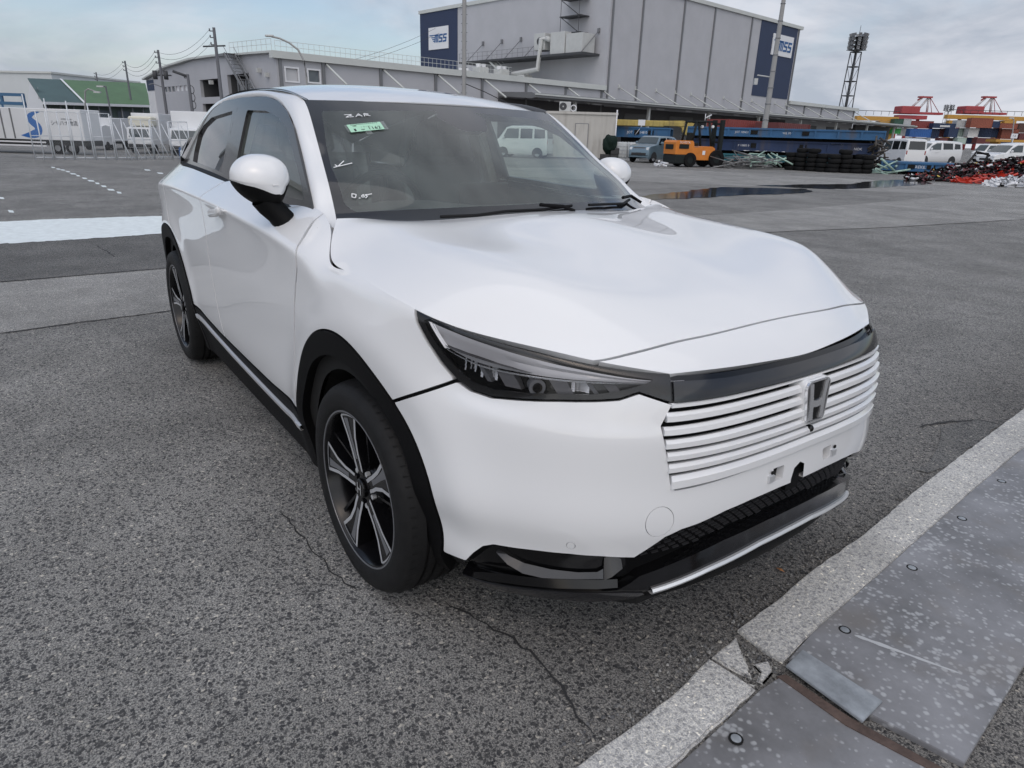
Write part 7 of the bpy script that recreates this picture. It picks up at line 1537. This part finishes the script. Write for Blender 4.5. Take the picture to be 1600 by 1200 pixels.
for sg in (1, -1):
    fl = (lambda T: T) if sg > 0 else mirror
    fr = from_tri('window_frame', fl(shift(outside(outside(outside(inside(GT, FRAME, 0), GLF_P, -.012), GLR_P, -.012), [(-.455, 1.6), (-.50, 1.35), (-.487, 1.22), (-.47, 1.0), (-.466, 1.0), (-.483, 1.22), (-.496, 1.35), (-.451, 1.6)], 0), .004)), GREYF, car, .012)
    for P, mm, nm, db in ((GLF_P, GLF, 'front_window', 0), (GLR_P, GLR, 'rear_window', 1)):
        gw = from_tri(nm, fl(shift(inside(GT, P, -.004), -.008)), mm, car, 0)
        from_tri('window_seal', fl(shift(outside(inside(GT, P, -.014), P, -.002), .001)), RUB, gw, .01)
    # rain-guard lip and waist moulding
    mb = MB(); bx = [(.785, 1.070), (.52, 1.078), (.30, 1.082), (-.143, 1.096), (-.497, 1.114), (-1.0, 1.127), (-1.42, 1.131)]
    B = curve(np.array([(x, z) for x, z in bx]), 40); v = []
    for x, z in B:
        y = float(side_y(np.array(x), np.array(z)))
        for dy, dz in ((.010, -.006), (.020, .0), (.018, .010), (.008, .016), (.002, .016)): v.append((x, -sg * (y + dy), z + dz))
    mb.add(v, [(i * 5 + k, i * 5 + k + 1, i * 5 + 6 + k, i * 5 + 5 + k) for i in range(39) for k in range(4)], 0, True); mb.build('waist_moulding', GREYF if False else RUB, car)
    mb = MB(); path = [(-.80, 1.462), (-.98, 1.425), (-1.12, 1.362), (-1.20, 1.30), (-1.22, 1.20)]
# tailgate glass and rear closing sheet (behind, only seen from other sides)
rb = curve(np.array([(-1.86, .50, 1.28), (-2.02, .55, 1.20), (-2.10, .60, 1.135)]), 8); cb = curve(np.array([(-1.90, 0, 1.40), (-2.06, 0, 1.26), (-2.13, 0, 1.135)]), 8); v = []; n = 9
for p, q in zip(rb, cb):
    for k in range(-n, n + 1):
        w_ = abs(k) / n; u = q * (1 - w_ ** 2) + p * w_ ** 2; v.append((u[0], p[1] * k / n, u[2]))
mb = MB(); mb.add(v, [(i * (2 * n + 1) + k, i * (2 * n + 1) + k + 1, (i + 1) * (2 * n + 1) + k + 1, (i + 1) * (2 * n + 1) + k) for i in range(7) for k in range(2 * n)], 0, True); mb.build('tailgate_glass', GLR, car)
for sg in (1, -1):   # D-pillar closing
    mb = MB(); a = [(-1.46, .745, 1.18), (-1.70, .70, 1.20), (-1.86, .50, 1.28)]; b = [(-1.50, .745, 1.13), (-1.80, .66, 1.135), (-2.10, .60, 1.135)]; t_ = [(-1.46, .74, 1.18), (-1.6, .66, 1.28), (-1.85, .53, 1.27)]
    v = [(x, -sg * y, z) for x, y, z in b + a + t_]; mb.add(v, [(0, 1, 4, 3), (1, 2, 5, 4), (3, 4, 7, 6), (4, 5, 8, 7)], 0, True); mb.build('rear_pillar', PAINT, car)
# cowl, wipers
mb = MB(); v = []
for y in np.linspace(-.74, .74, 31):
    k = (y / .74) ** 2; x = 1.085 - .165 * k; z = 1.062 + .004 * (1 - k); v += [(x + .02, y, z), (x - .02, y, z + .004), (x - .10, y, z - .004)]
mb.add(v, [(i * 3 + k, i * 3 + k + 1, i * 3 + 4 + k, i * 3 + 3 + k) for i in range(30) for k in range(2)], 0, True); mb.build('cowl', MBLK, car)
def screen(y, z, off=0.):
    i = ((SB.p[:, 1] - y) ** 2 + (SB.p[:, 2] - z) ** 2).argmin(); return Vector(SB.p[i]) + Vector(SB.n[i]) * off
for P, arm in (([(-.42, 1.078), (-.30, 1.084), (-.18, 1.090), (-.03, 1.097), (.12, 1.104)], [(.10, 1.080), (.06, 1.096), (-.04, 1.101)]), ([(.22, 1.10), (.34, 1.098), (.48, 1.094), (.58, 1.10)], [(.64, 1.075), (.60, 1.100), (.50, 1.105)])):
    wi = thing('wiper', None, None); wi.parent = car
    mb = MB(); mb.tube([screen(y, z, .010) for y, z in P], .0055, 6); mb.build('wiper_blade', RUB, wi)
    mb = MB(); mb.tube([screen(y, z, .020) for y, z in arm], .007, 6); mb.build('wiper_arm', MBLK, wi)
# paper slip, tape and pen marks on the screen
def onscreen(c, w, h, tilt):
    o = screen(c[0], c[1], .004); i = ((SB.p[:, 1] - c[0]) ** 2 + (SB.p[:, 2] - c[1]) ** 2).argmin(); n = Vector(SB.n[i]); x = Vector((0, 1, 0)); x = (x - n * x.dot(n)).normalized(); y = n.cross(x)
    B = Matrix((x, y, n)).transposed().to_4x4(); B.translation = o; return B @ Matrix.Rotation(tilt, 4, 'Z')
PAPER = mat('mint paper', (.42, .70, .52), .7); INK = mat('ink', (.012, .014, .02), .6); CHALK = mat('white marker', (.85, .86, .86), .6); TAPE = glass_mat('clear tape', (.8, .84, .82), .2, (.7, .74, .72))
B = onscreen((-.445, 1.365), 0, 0, R(-2)); slip = thing('inspection_slip', None, None); slip.parent = car
mb = MB(); q = [(-.066, -.026), (.066, -.026), (.066, .026), (-.066, .026)]; mb.add([B @ Vector((x, y, 0)) for x, y in q] + [B @ Vector((x, y, .0008)) for x, y in q], [(0, 1, 2, 3), (7, 6, 5, 4)] + [(k, (k + 1) % 4, 4 + (k + 1) % 4, 4 + k) for k in range(4)], 0); mb.build('paper', PAPER, slip)
mb = MB(); q = [(-.075, -.022), (.082, -.028), (.082, .030), (-.075, .028)]; mb.add([B @ Vector((x, y, -.0012)) for x, y in q], [(0, 1, 2, 3)], 0); q = [(-.012, -.048), (.012, -.048), (.012, -.020), (-.012, -.020)]; mb.add([B @ Vector((x, y, -.0010)) for x, y in q], [(0, 1, 2, 3)], 0); mb.build('tape', TAPE, slip)
for body, sz, px_, py_, ax in (('1162', .026, .030, -.012, 'CENTER'), ('062', .009, -.016, -.016, 'CENTER'), ('VRS', .009, -.040, .012, 'CENTER'), ('1   5  1  0 1', .008, .0, .0015, 'CENTER')):
    t_ = text('slip_print', body, sz, INK, slip, (0, 0, 0), (0, 0, 0), .0003); t_.matrix_local = B @ Matrix.Translation((px_, py_, .0015))
mb = MB(); rr = random.Random(3)
for x in np.linspace(-.05, .05, 14): mb.add([B @ Vector((x + a, .0205 + b, .0012)) for a, b in ((-.0025, -.0015), (.0025, -.0015), (.0025, .0015), (-.0025, .0015))], [(0, 1, 2, 3)], 0)
mb.add([B @ Vector((-.046 + a, -.014 + b, .0012)) for a, b in ((-.004, -.008), (.004, -.008), (.004, .008), (-.004, .008))], [(0, 1, 2, 3)], 0); mb.build('slip_lines', INK, slip)
mk = MB(); B2 = onscreen((-.452, 1.4), 0, 0, R(-3))
strokes(mk, [[(-.045, .010), (-.018, .009), (-.045, -.008), (-.016, -.008)], [(-.034, .001), (-.02, .001)], [(-.006, -.008), (.010, .011), (.018, -.008)], [(0, 0), (.014, 0)], [(.028, -.009), (.031, .010), (.046, .008), (.046, .002), (.031, 0), (.050, -.009)]], B2, .0028, .001)
mk.build('pen_letters', CHALK, slip)
mk = MB(); B3 = onscreen((-.610, 1.232), 0, 0, R(-6))
strokes(mk, [[(-.022, .006), (-.016, -.006), (.012, .020)], [(-.03, -.007), (.036, 0)]], B3, .0035, .001); mk.build('tick_mark', CHALK, car)
mk = MB(); B4 = onscreen((-.612, 1.136), 0, 0, R(-20))
strokes(mk, [[(-.026, .012), (-.012, .008), (-.014, -.008), (-.026, -.004), (-.026, .012)], [(-.002, -.010), (.001, -.010)], [(.006, .0), (.012, .006), (.016, -.006), (.008, -.006), (.006, .0)], [(.024, .006), (.018, .004), (.026, -.002), (.020, -.010)], [(.026, .005), (.040, .008)]], B4, .003, .001); mk.build('pen_number', CHALK, car)

# wheels
def make_wheel(x, sg, steer=0.):
    y0 = -.892 * sg
    wh = thing('wheel', None, None, (x, y0, .333), steer); wh.parent = car
    S = -sg                       # outward is S*y
    RT_, W_ = .333, .225
    prof = [(.236, -.012), (.248, .003), (.266, .010), (.290, .010), (.312, .003), (.3235, -.012), (.329, -.030)]
    for g in (-.058, -.092, -.135, -.169): prof += [(RT_ - .0005, g + .006), (RT_ - .009, g + .005), (RT_ - .009, g - .005), (RT_ - .0005, g - .006)]
    prof += [(.329, -.197), (.318, -.220), (.29, -.236), (.25, -.232), (.236, -.215)]
    mb = MB(); mb.lathe([(r, S * h) for r, h in prof], n=96, axis='y', closed=True); ty = mb.build('tyre', TYRE, wh)
    # lateral sipes: thin dark notches, one mesh
    mb = MB()
    for k in range(72):
        a = 2 * math.pi * k / 72
        for yy, ww, tl in ((-.030, .040, .18), (-.075, .022, -.2), (-.113, .022, .2), (-.152, .022, -.2), (-.196, .040, .18)):
            for q in (-1, 1):
                pass
            c = Vector((RT_ * math.cos(a), S * yy, RT_ * math.sin(a))); rad = Vector((math.cos(a), 0, math.sin(a))); tan = Vector((-math.sin(a), 0, math.cos(a))); lat = (Vector((0, S, 0)) + tan * tl).normalized()
            if abs(yy + .113) > .07: rad2 = (rad + Vector((0, S * (.28 if yy > -.1 else -.28), 0))).normalized(); c = c - rad * .006
            else: rad2 = rad
            v = [c + lat * (sx * ww / 2) + tan * (sy * .0016) + rad2 * .0009 for sx, sy in ((-1, -1), (1, -1), (1, 1), (-1, 1))]
            mb.add(v, [(0, 1, 2, 3)], 0)
    tag(mb.build('tread_sipe', DARKCAV, ty), kind='stuff')
    rim = thing('rim', None, None); rim.parent = wh; rim.scale = (1.035, 1, 1.035)
    mb = MB(); mb.lathe([(r, S * h) for r, h in [(.240, -.004), (.238, .002), (.230, .001), (.224, -.010), (.216, -.06), (.205, -.18), (.20, -.20)]], n=72, axis='y', caps=False); mb.build('rim_barrel', RIMB, rim)
    mb = MB(); mb.lathe([(r, S * h) for r, h in [(.2395, .0005), (.2385, .003), (.2345, .0032), (.2335, .0005)]], n=72, axis='y', closed=True); mb.build('rim_flange', RIMG, rim)
    mb = MB(); mb.lathe([(r, S * h) for r, h in [(.165, -.13), (.165, -.118), (.08, -.118), (.08, -.13)]], n=40, axis='y', closed=True); mb.build('brake_disc', mat('brake steel', (.28, .28, .29), .35, metal=1.) if 'brake steel' not in bpy.data.materials else bpy.data.materials['brake steel'], rim)
    mb = MB(); mb.lathe([(.0, S * -.02), (.03, S * -.022), (.055, S * -.03), (.075, S * -.05), (.08, S * -.10)][::1], n=30, axis='y'); mb.build('hub', RIMB, rim)
    for k in range(5):
        a0 = math.pi / 2 + 2 * math.pi * k / 5 + .22
        def P(r, t, h): a = a0 + t * S; return (r * math.cos(a), S * h, r * math.sin(a))
        # broad Y-shaped spoke: black body, machined outline, dark pocket
        def ring(prof, h0, h1):
            return [P(r, t, h0 if r < .1 else h1) for r, t in prof]
        outl = [(.045, -.42), (.075, -.30), (.11, -.23), (.16, -.215), (.226, -.245), (.229, .0), (.226, .225), (.16, .15), (.11, .155), (.075, .28), (.045, .42)]
        n = len(outl); hs = lambda r: -.020 + .012 * min(1, max(0, (r - .05) / .17))
        v = [P(r, t, hs(r)) for r, t in outl] + [P(r * .99, t * 1.0, hs(r) - .045) for r, t in outl]
        mb = MB(); mb.add(v, [tuple(range(n))] + [(i, (i + 1) % n, n + (i + 1) % n, n + i) for i in range(n)], 0); sp = mb.build('spoke', RIMB, rim)
        # machined edges
        mb = MB()
        def strip(pts, wd):
            v = []
            for i, (r, t) in enumerate(pts):
                v += [P(r, t - wd / 2 / r, hs(r) + .0012), P(r, t + wd / 2 / r, hs(r) + .0012)]
            mb.add(v, [(2 * i, 2 * i + 1, 2 * i + 3, 2 * i + 2) for i in range(len(pts) - 1)], 0)
        strip([(.050, -.30), (.08, -.235), (.11, -.195), (.16, -.185), (.224, -.222)], .011)
        strip([(.224, .202), (.16, .122), (.11, .122), (.08, .20), (.055, .30)], .011)
        v = [P(.2215, t, hs(.22) + .0012) for t in np.linspace(-.225, .205, 8)] + [P(.2275, t, hs(.22) + .0012) for t in np.linspace(-.225, .205, 8)]
        mb.add(v, [(i, i + 1, i + 9, i + 8) for i in range(7)], 0); mb.build('machined_edge', RIMS, sp)
        mb = MB(); v = [P(r, t, hs(r) + .0008) for r, t in [(.09, -.15), (.12, -.125), (.17, -.135), (.215, -.165), (.215, -.03), (.17, -.03), (.12, -.005), (.09, .03)]]
        mb.add(v, [tuple(range(8))], 0); mb.build('spoke_pocket', RIMG, sp)
        # thin secondary blade between
        mb = MB(); v = [P(.07, .50, -.035), P(.07, .60, -.035), P(.222, .41, -.022), P(.222, .36, -.022)]
        v2 = [Vector(p) - Vector((0, S * .03, 0)) for p in v]; mb.add(v + v2, [(0, 1, 2, 3), (0, 1, 5, 4), (1, 2, 6, 5), (2, 3, 7, 6), (3, 0, 4, 7)], 0); mb.build('thin_spoke', RIMB, rim)
        mb = MB(); a = a0 + .63 * S; mb.bar((.057 * math.cos(a), S * -.034, .057 * math.sin(a)), (.057 * math.cos(a), S * -.022, .057 * math.sin(a)), .008, n=6, smooth=False); mb.build('wheel_nut', SILV, rim)
    mb = MB(); mb.lathe([(.030, S * -.022), (.030, S * -.012), (.027, S * -.009), (.0, S * -.009)], n=28, axis='y'); cp = mb.build('centre_cap', BLK, rim)
    mb = MB()
    for sx in (1, -1): mb.add([(sx * a, S * -.0075, b) for a, b in ((.007, -.017), (.012, -.017), (.013, .018), (.008, .018))], [(0, 1, 2, 3)], 0)
    mb.add([(a, S * -.0075, b) for a, b in ((-.008, -.003), (.008, -.003), (.008, .003), (-.008, .003))], [(0, 1, 2, 3)], 0); mb.build('cap_badge', CHR, cp)
    # caliper
    mb = MB(); mb.cbox((.13 if x > 0 else -.13, S * -.10, .03), (.05, .05, .13), 0, bev=.012); mb.build('brake_caliper', RIMG, rim)
make_wheel(1.305, 1, .025); make_wheel(-1.305, 1); make_wheel(1.305, -1, .025); make_wheel(-1.305, -1)
# wheel housings, floor pan, underside
for sg in (1, -1):
    for x in (1.305 + .05, -1.305):
        mb = MB(); n = 20; v = []
        for k in range(n + 1):
            a = math.pi * k / n; rx, rz = .47, .44
            X = x + rx * math.cos(a); yo = float(np.interp(-abs(X) if X > 0 else -1.3, [-2.172, -2.02, -1.91, -1.77, -1.60, -1.40, -1.2], [.0, .50, .64, .73, .79, .83, .845]))
            for y in (yo, .50): v.append((X, -sg * y, .30 + rz * math.sin(a)))
        f = [(2 * k, 2 * k + 1, 2 * k + 3, 2 * k + 2) for k in range(n)] + [tuple(range(1, 2 * n + 2, 2))]
        mb.add(v, f, 0); mb.build('wheel_housing', DARKCAV, car)
mb = MB(); mb.box((-2.0, -.84, .19), (-1.78, .84, .26)); mb.box((-1.78, -.55, .19), (1.80, .55, .26)); mb.box((-.82, -.84, .19), (.86, .84, .26)); mb.prism([(1.80, -.72), (2.06, -.45), (2.10, 0), (2.06, .45), (1.80, .72)], .22, .26, 'xy'); mb.build('floor_pan', DARKCAV, car)

# door mirrors and handles
for sg in (1, -1):
    mi = thing('door_mirror', None, None, (.640, -.895, 1.187) if sg > 0 else (.50, .860, 1.180)); mi.parent = car
    def egg(cfg, name, m, cap=False):
        """rounded mirror shell: sections from the glass (rear) to the nose, narrowing downwards and towards the door"""
        n = 96; X = np.array([c_[0] for c_ in cfg]); tq = np.concatenate([np.linspace(0, .5, 8, endpoint=False), np.linspace(.5, 1, 26)]); par_ = chord(np.array(cfg)); C_ = spl(par_ / par_[-1], np.array(cfg), tq)
        P_ = np.zeros((len(C_), n + 1, 3))
        for i, (x, ry, rz, cy, cz) in enumerate(C_):
            for k in range(n + 1):
                t = 2 * math.pi * k / n; c_, s_ = math.cos(t), math.sin(t); e = .74
                yy = ry * math.copysign(abs(c_) ** e, c_); zn = math.copysign(abs(s_) ** e, s_); z = rz * zn
                if zn < 0: yy = yy * (1 + .42 * zn) - .020 * zn * zn
                else: z *= 1 - .22 * max(0, yy / ry) ** 2
                P_[i, k] = (x, -sg * (cy + yy), cz + z)
        T_ = grid_tri(P_)
        ctr = np.array([-.02, 0, 0]); 
        if ((T_.p - ctr) * T_.n).sum(1).mean() < 0: T_.n = -T_.n
        T_ = cut(T_, np.abs(T_.p[:, 0] - C_[0][0]) * 0 - 1.)
        if cap: T_ = cut(T_, (-.046 + .30 * np.sqrt((T_.p[:, 1] * -sg + .022) ** 2 + .0006) + .10 * (.02 - T_.p[:, 0])) - T_.p[:, 2])
        return from_tri(name, T_, m, mi, .006 if cap else 0)
    cfg = [(-.062, .084, .070, 0, .004), (-.045, .091, .078, 0, .004), (-.01, .091, .078, 0, .004), (.025, .084, .071, -.002, .002), (.052, .064, .054, -.006, -.002), (.068, .038, .033, -.010, -.006), (.073, .014, .012, -.012, -.008), (.0742, .0006, .0006, -.012, -.008)]
    egg(cfg, 'mirror_cap', PAINT, cap=True)
    egg([(x - .004, ry * .975, rz * .99, cy, cz - .012) for x, ry, rz, cy, cz in cfg], 'mirror_base', MBLK)
    egg([(-.068, .076, .062, 0, .004), (-.066, .076, .062, 0, .004)], 'mirror_glass', CHR)
    mb = MB(); v = []; n = 14
    for (x, y, z, rx, ry) in ((-.012, .004, -.055, .058, .060), (-.004, .022, -.085, .054, .056), (.010, .044, -.112, .052, .052), (.026, .062, -.140, .056, .056), (.034, .072, -.162, .062, .062)):
        for k in range(n):
            t = 2 * math.pi * k / n; v.append((x + rx * math.cos(t), sg * (y + ry * .62 * math.sin(t)), z + ry * .42 * math.sin(t)))
    mb.add(v, [(i * n + k, i * n + (k + 1) % n, (i + 1) * n + (k + 1) % n, (i + 1) * n + k) for i in range(4) for k in range(n)], 0, True); mb.build('mirror_arm', MBLK, mi)
    for (s0, z0), par in (((2.70, 1.022), d1[0 if sg > 0 else 1]),):
        cup = CIR((s0 - .01, z0 + .004), .052, .030, 24)
        mb = MB(); v = []; prof = [(-.098, .35), (-.094, .85), (-.08, 1), (.04, 1.05), (.085, .95), (.094, .7), (.097, .3)]; n = 14
        for ds, k in prof:
            c, nn = wp(sg * (s0 - ds), z0 + .012 * ds / .09, .024); c = Vector(c); nn = Vector(nn)
            for j in range(n):
                t = 2 * math.pi * j / n; v.append(c + nn * (.009 * k * math.cos(t)) + Vector((0, 0, .0165 * k * math.copysign(abs(math.sin(t)) ** .6, math.sin(t)))))
        mb.add(v, [(i * n + j, i * n + (j + 1) % n, (i + 1) * n + (j + 1) % n, (i + 1) * n + j) for i in range(len(prof) - 1) for j in range(n)] + [tuple(range(n)), tuple(range((len(prof) - 1) * n, len(prof) * n))], 0, True)
        for ds in (-.085, .085):
            c, nn = wp(sg * (s0 - ds), z0 + .012 * ds / .09, .0); c = Vector(c); nn = Vector(nn); mb.bar(c - nn * .005, c + nn * .020, .0065, n=8)
        mb.build('handle', PAINT, par)
    # darker finger recess behind the handle
        T = shift(inside(WR, CIR((s0 + .0, z0 + .016), .040, .032, 24), 0), .0012)

# cabin
cab = thing('cabin', None, None); cab.parent = car
mb = MB(); v = []
prof = [(1.02, 1.045), (.90, 1.075), (.72, 1.085), (.56, 1.070), (.50, 1.03), (.48, .90), (.50, .60)]
ys = np.linspace(-.70, .70, 15)
for y in ys:
    k = (y / .70) ** 2
    hump = .035 * math.exp(-((y + .36) / .18) ** 2)
    for x, z in prof: v.append((x - .12 * k, y, z - .02 * k + (hump if .55 < x < .80 else 0)))
n = len(prof); mb.add(v, [(i * n + j, i * n + j + 1, (i + 1) * n + j + 1, (i + 1) * n + j) for i in range(14) for j in range(n - 1)], 0, True); mb.build('dashboard', DASH, cab)
mb = MB(); mb.cbox((.60, .02, 1.10), (.02, .24, .13), bev=.006); mb.build('display', BLK, cab)
sw = MB(); c = Vector((.40, -.37, 1.03)); tl = Matrix.Translation(c) @ Matrix.Rotation(R(-65), 4, 'Y')
ring = [tl @ Vector((.185 * math.cos(2 * math.pi * k / 32), .185 * math.sin(2 * math.pi * k / 32), 0)) for k in range(33)]; sw.tube(ring, .016, 8)
for a in (0, 180, 270): sw.bar(tl @ Vector((0, 0, -.02)), tl @ Vector((.18 * math.sin(R(a + 90)), .18 * math.cos(R(a + 90)), 0)), .018, n=6)
sw.bar(tl @ Vector((0, 0, -.06)), tl @ Vector((0, 0, .01)), .06, n=16); sw.build('steering_wheel', MBLK, cab)
def seat(x, y):
    st = thing('seat', None, None, (x, y, .55)); st.parent = cab
    mb = MB(); mb.cbox((.10, 0, .02), (.52, .50, .16), bev=.06); mb.build('seat_cushion', SEAT, st)
    mb = MB(); mb.cbox((-.24, 0, .36), (.16, .48, .66), ry=R(-16), bev=.06); mb.build('seat_back', SEAT, st)
    mb = MB(); mb.cbox((-.345, 0, .765), (.10, .27, .19), ry=R(-14), bev=.04); mb.build('headrest', SEAT, st)
    # crumpled clear cover: pleated sheet hanging in front of the back rest
    mb = MB(); rr = random.Random(int(y * 100) + 50); v = []; nu, nv = 26, 12
    for i in range(nu):
        yy = -.27 + .54 * i / (nu - 1); off = .012 * math.sin(i * 2.3) + rr.uniform(-.010, .010)
        for j in range(nv):
            h = -.02 + .86 * j / (nv - 1); v.append((-.125 - .29 * h + .02 + off * (1 + .5 * math.sin(j)), yy * (1 - .35 * max(0, h - .6) / .25), h + .10))
    mb.add(v, [(i * nv + j, i * nv + j + 1, (i + 1) * nv + j + 1, (i + 1) * nv + j) for i in range(nu - 1) for j in range(nv - 1)], 0, True); mb.build('plastic_cover', PLAST, st)
seat(-.05, -.37); seat(-.05, .37)
mb = MB(); mb.cbox((-.95, 0, .60), (.5, 1.2, .18), bev=.06); mb.cbox((-1.20, 0, .86), (.16, 1.2, .56), ry=R(-16), bev=.06); mb.build('rear_bench', SEAT, cab)
mb = MB(); mb.box((-1.75, -.80, .36), (1.1, .80, .40)); mb.box((-1.85, -.60, .9), (-1.80, .60, 1.2)); mb.build('carpet', DASH, cab)
for sg in (1, -1):
    mb = MB(); mb.box((-1.5, -sg * .80 - .01, .42), (.9, -sg * .80 + .01, 1.06)); mb.build('door_trim', DASH, cab)
    mb = MB(); mb.bar((-.42, -sg * .74, 1.06), (-.42, -sg * .60, 1.45), .05, sq=(.10, .05)); mb.build('centre_pillar', LINER, cab)
from_tri('headliner', both(shift(RT, -.03)), mat('headliner', (.50, .48, .44), .9), cab, 0)
mb = MB(); mb.cbox((.42, .015, 1.385), (.06, .22, .065), bev=.015, ry=R(20)); mb.build('rear_view_mirror', BLK, cab)
mb = MB(); mb.prism([(-.085, 1.437), (.155, 1.437), (.090, 1.366), (-.055, 1.366)], .36, .40, 'yz');
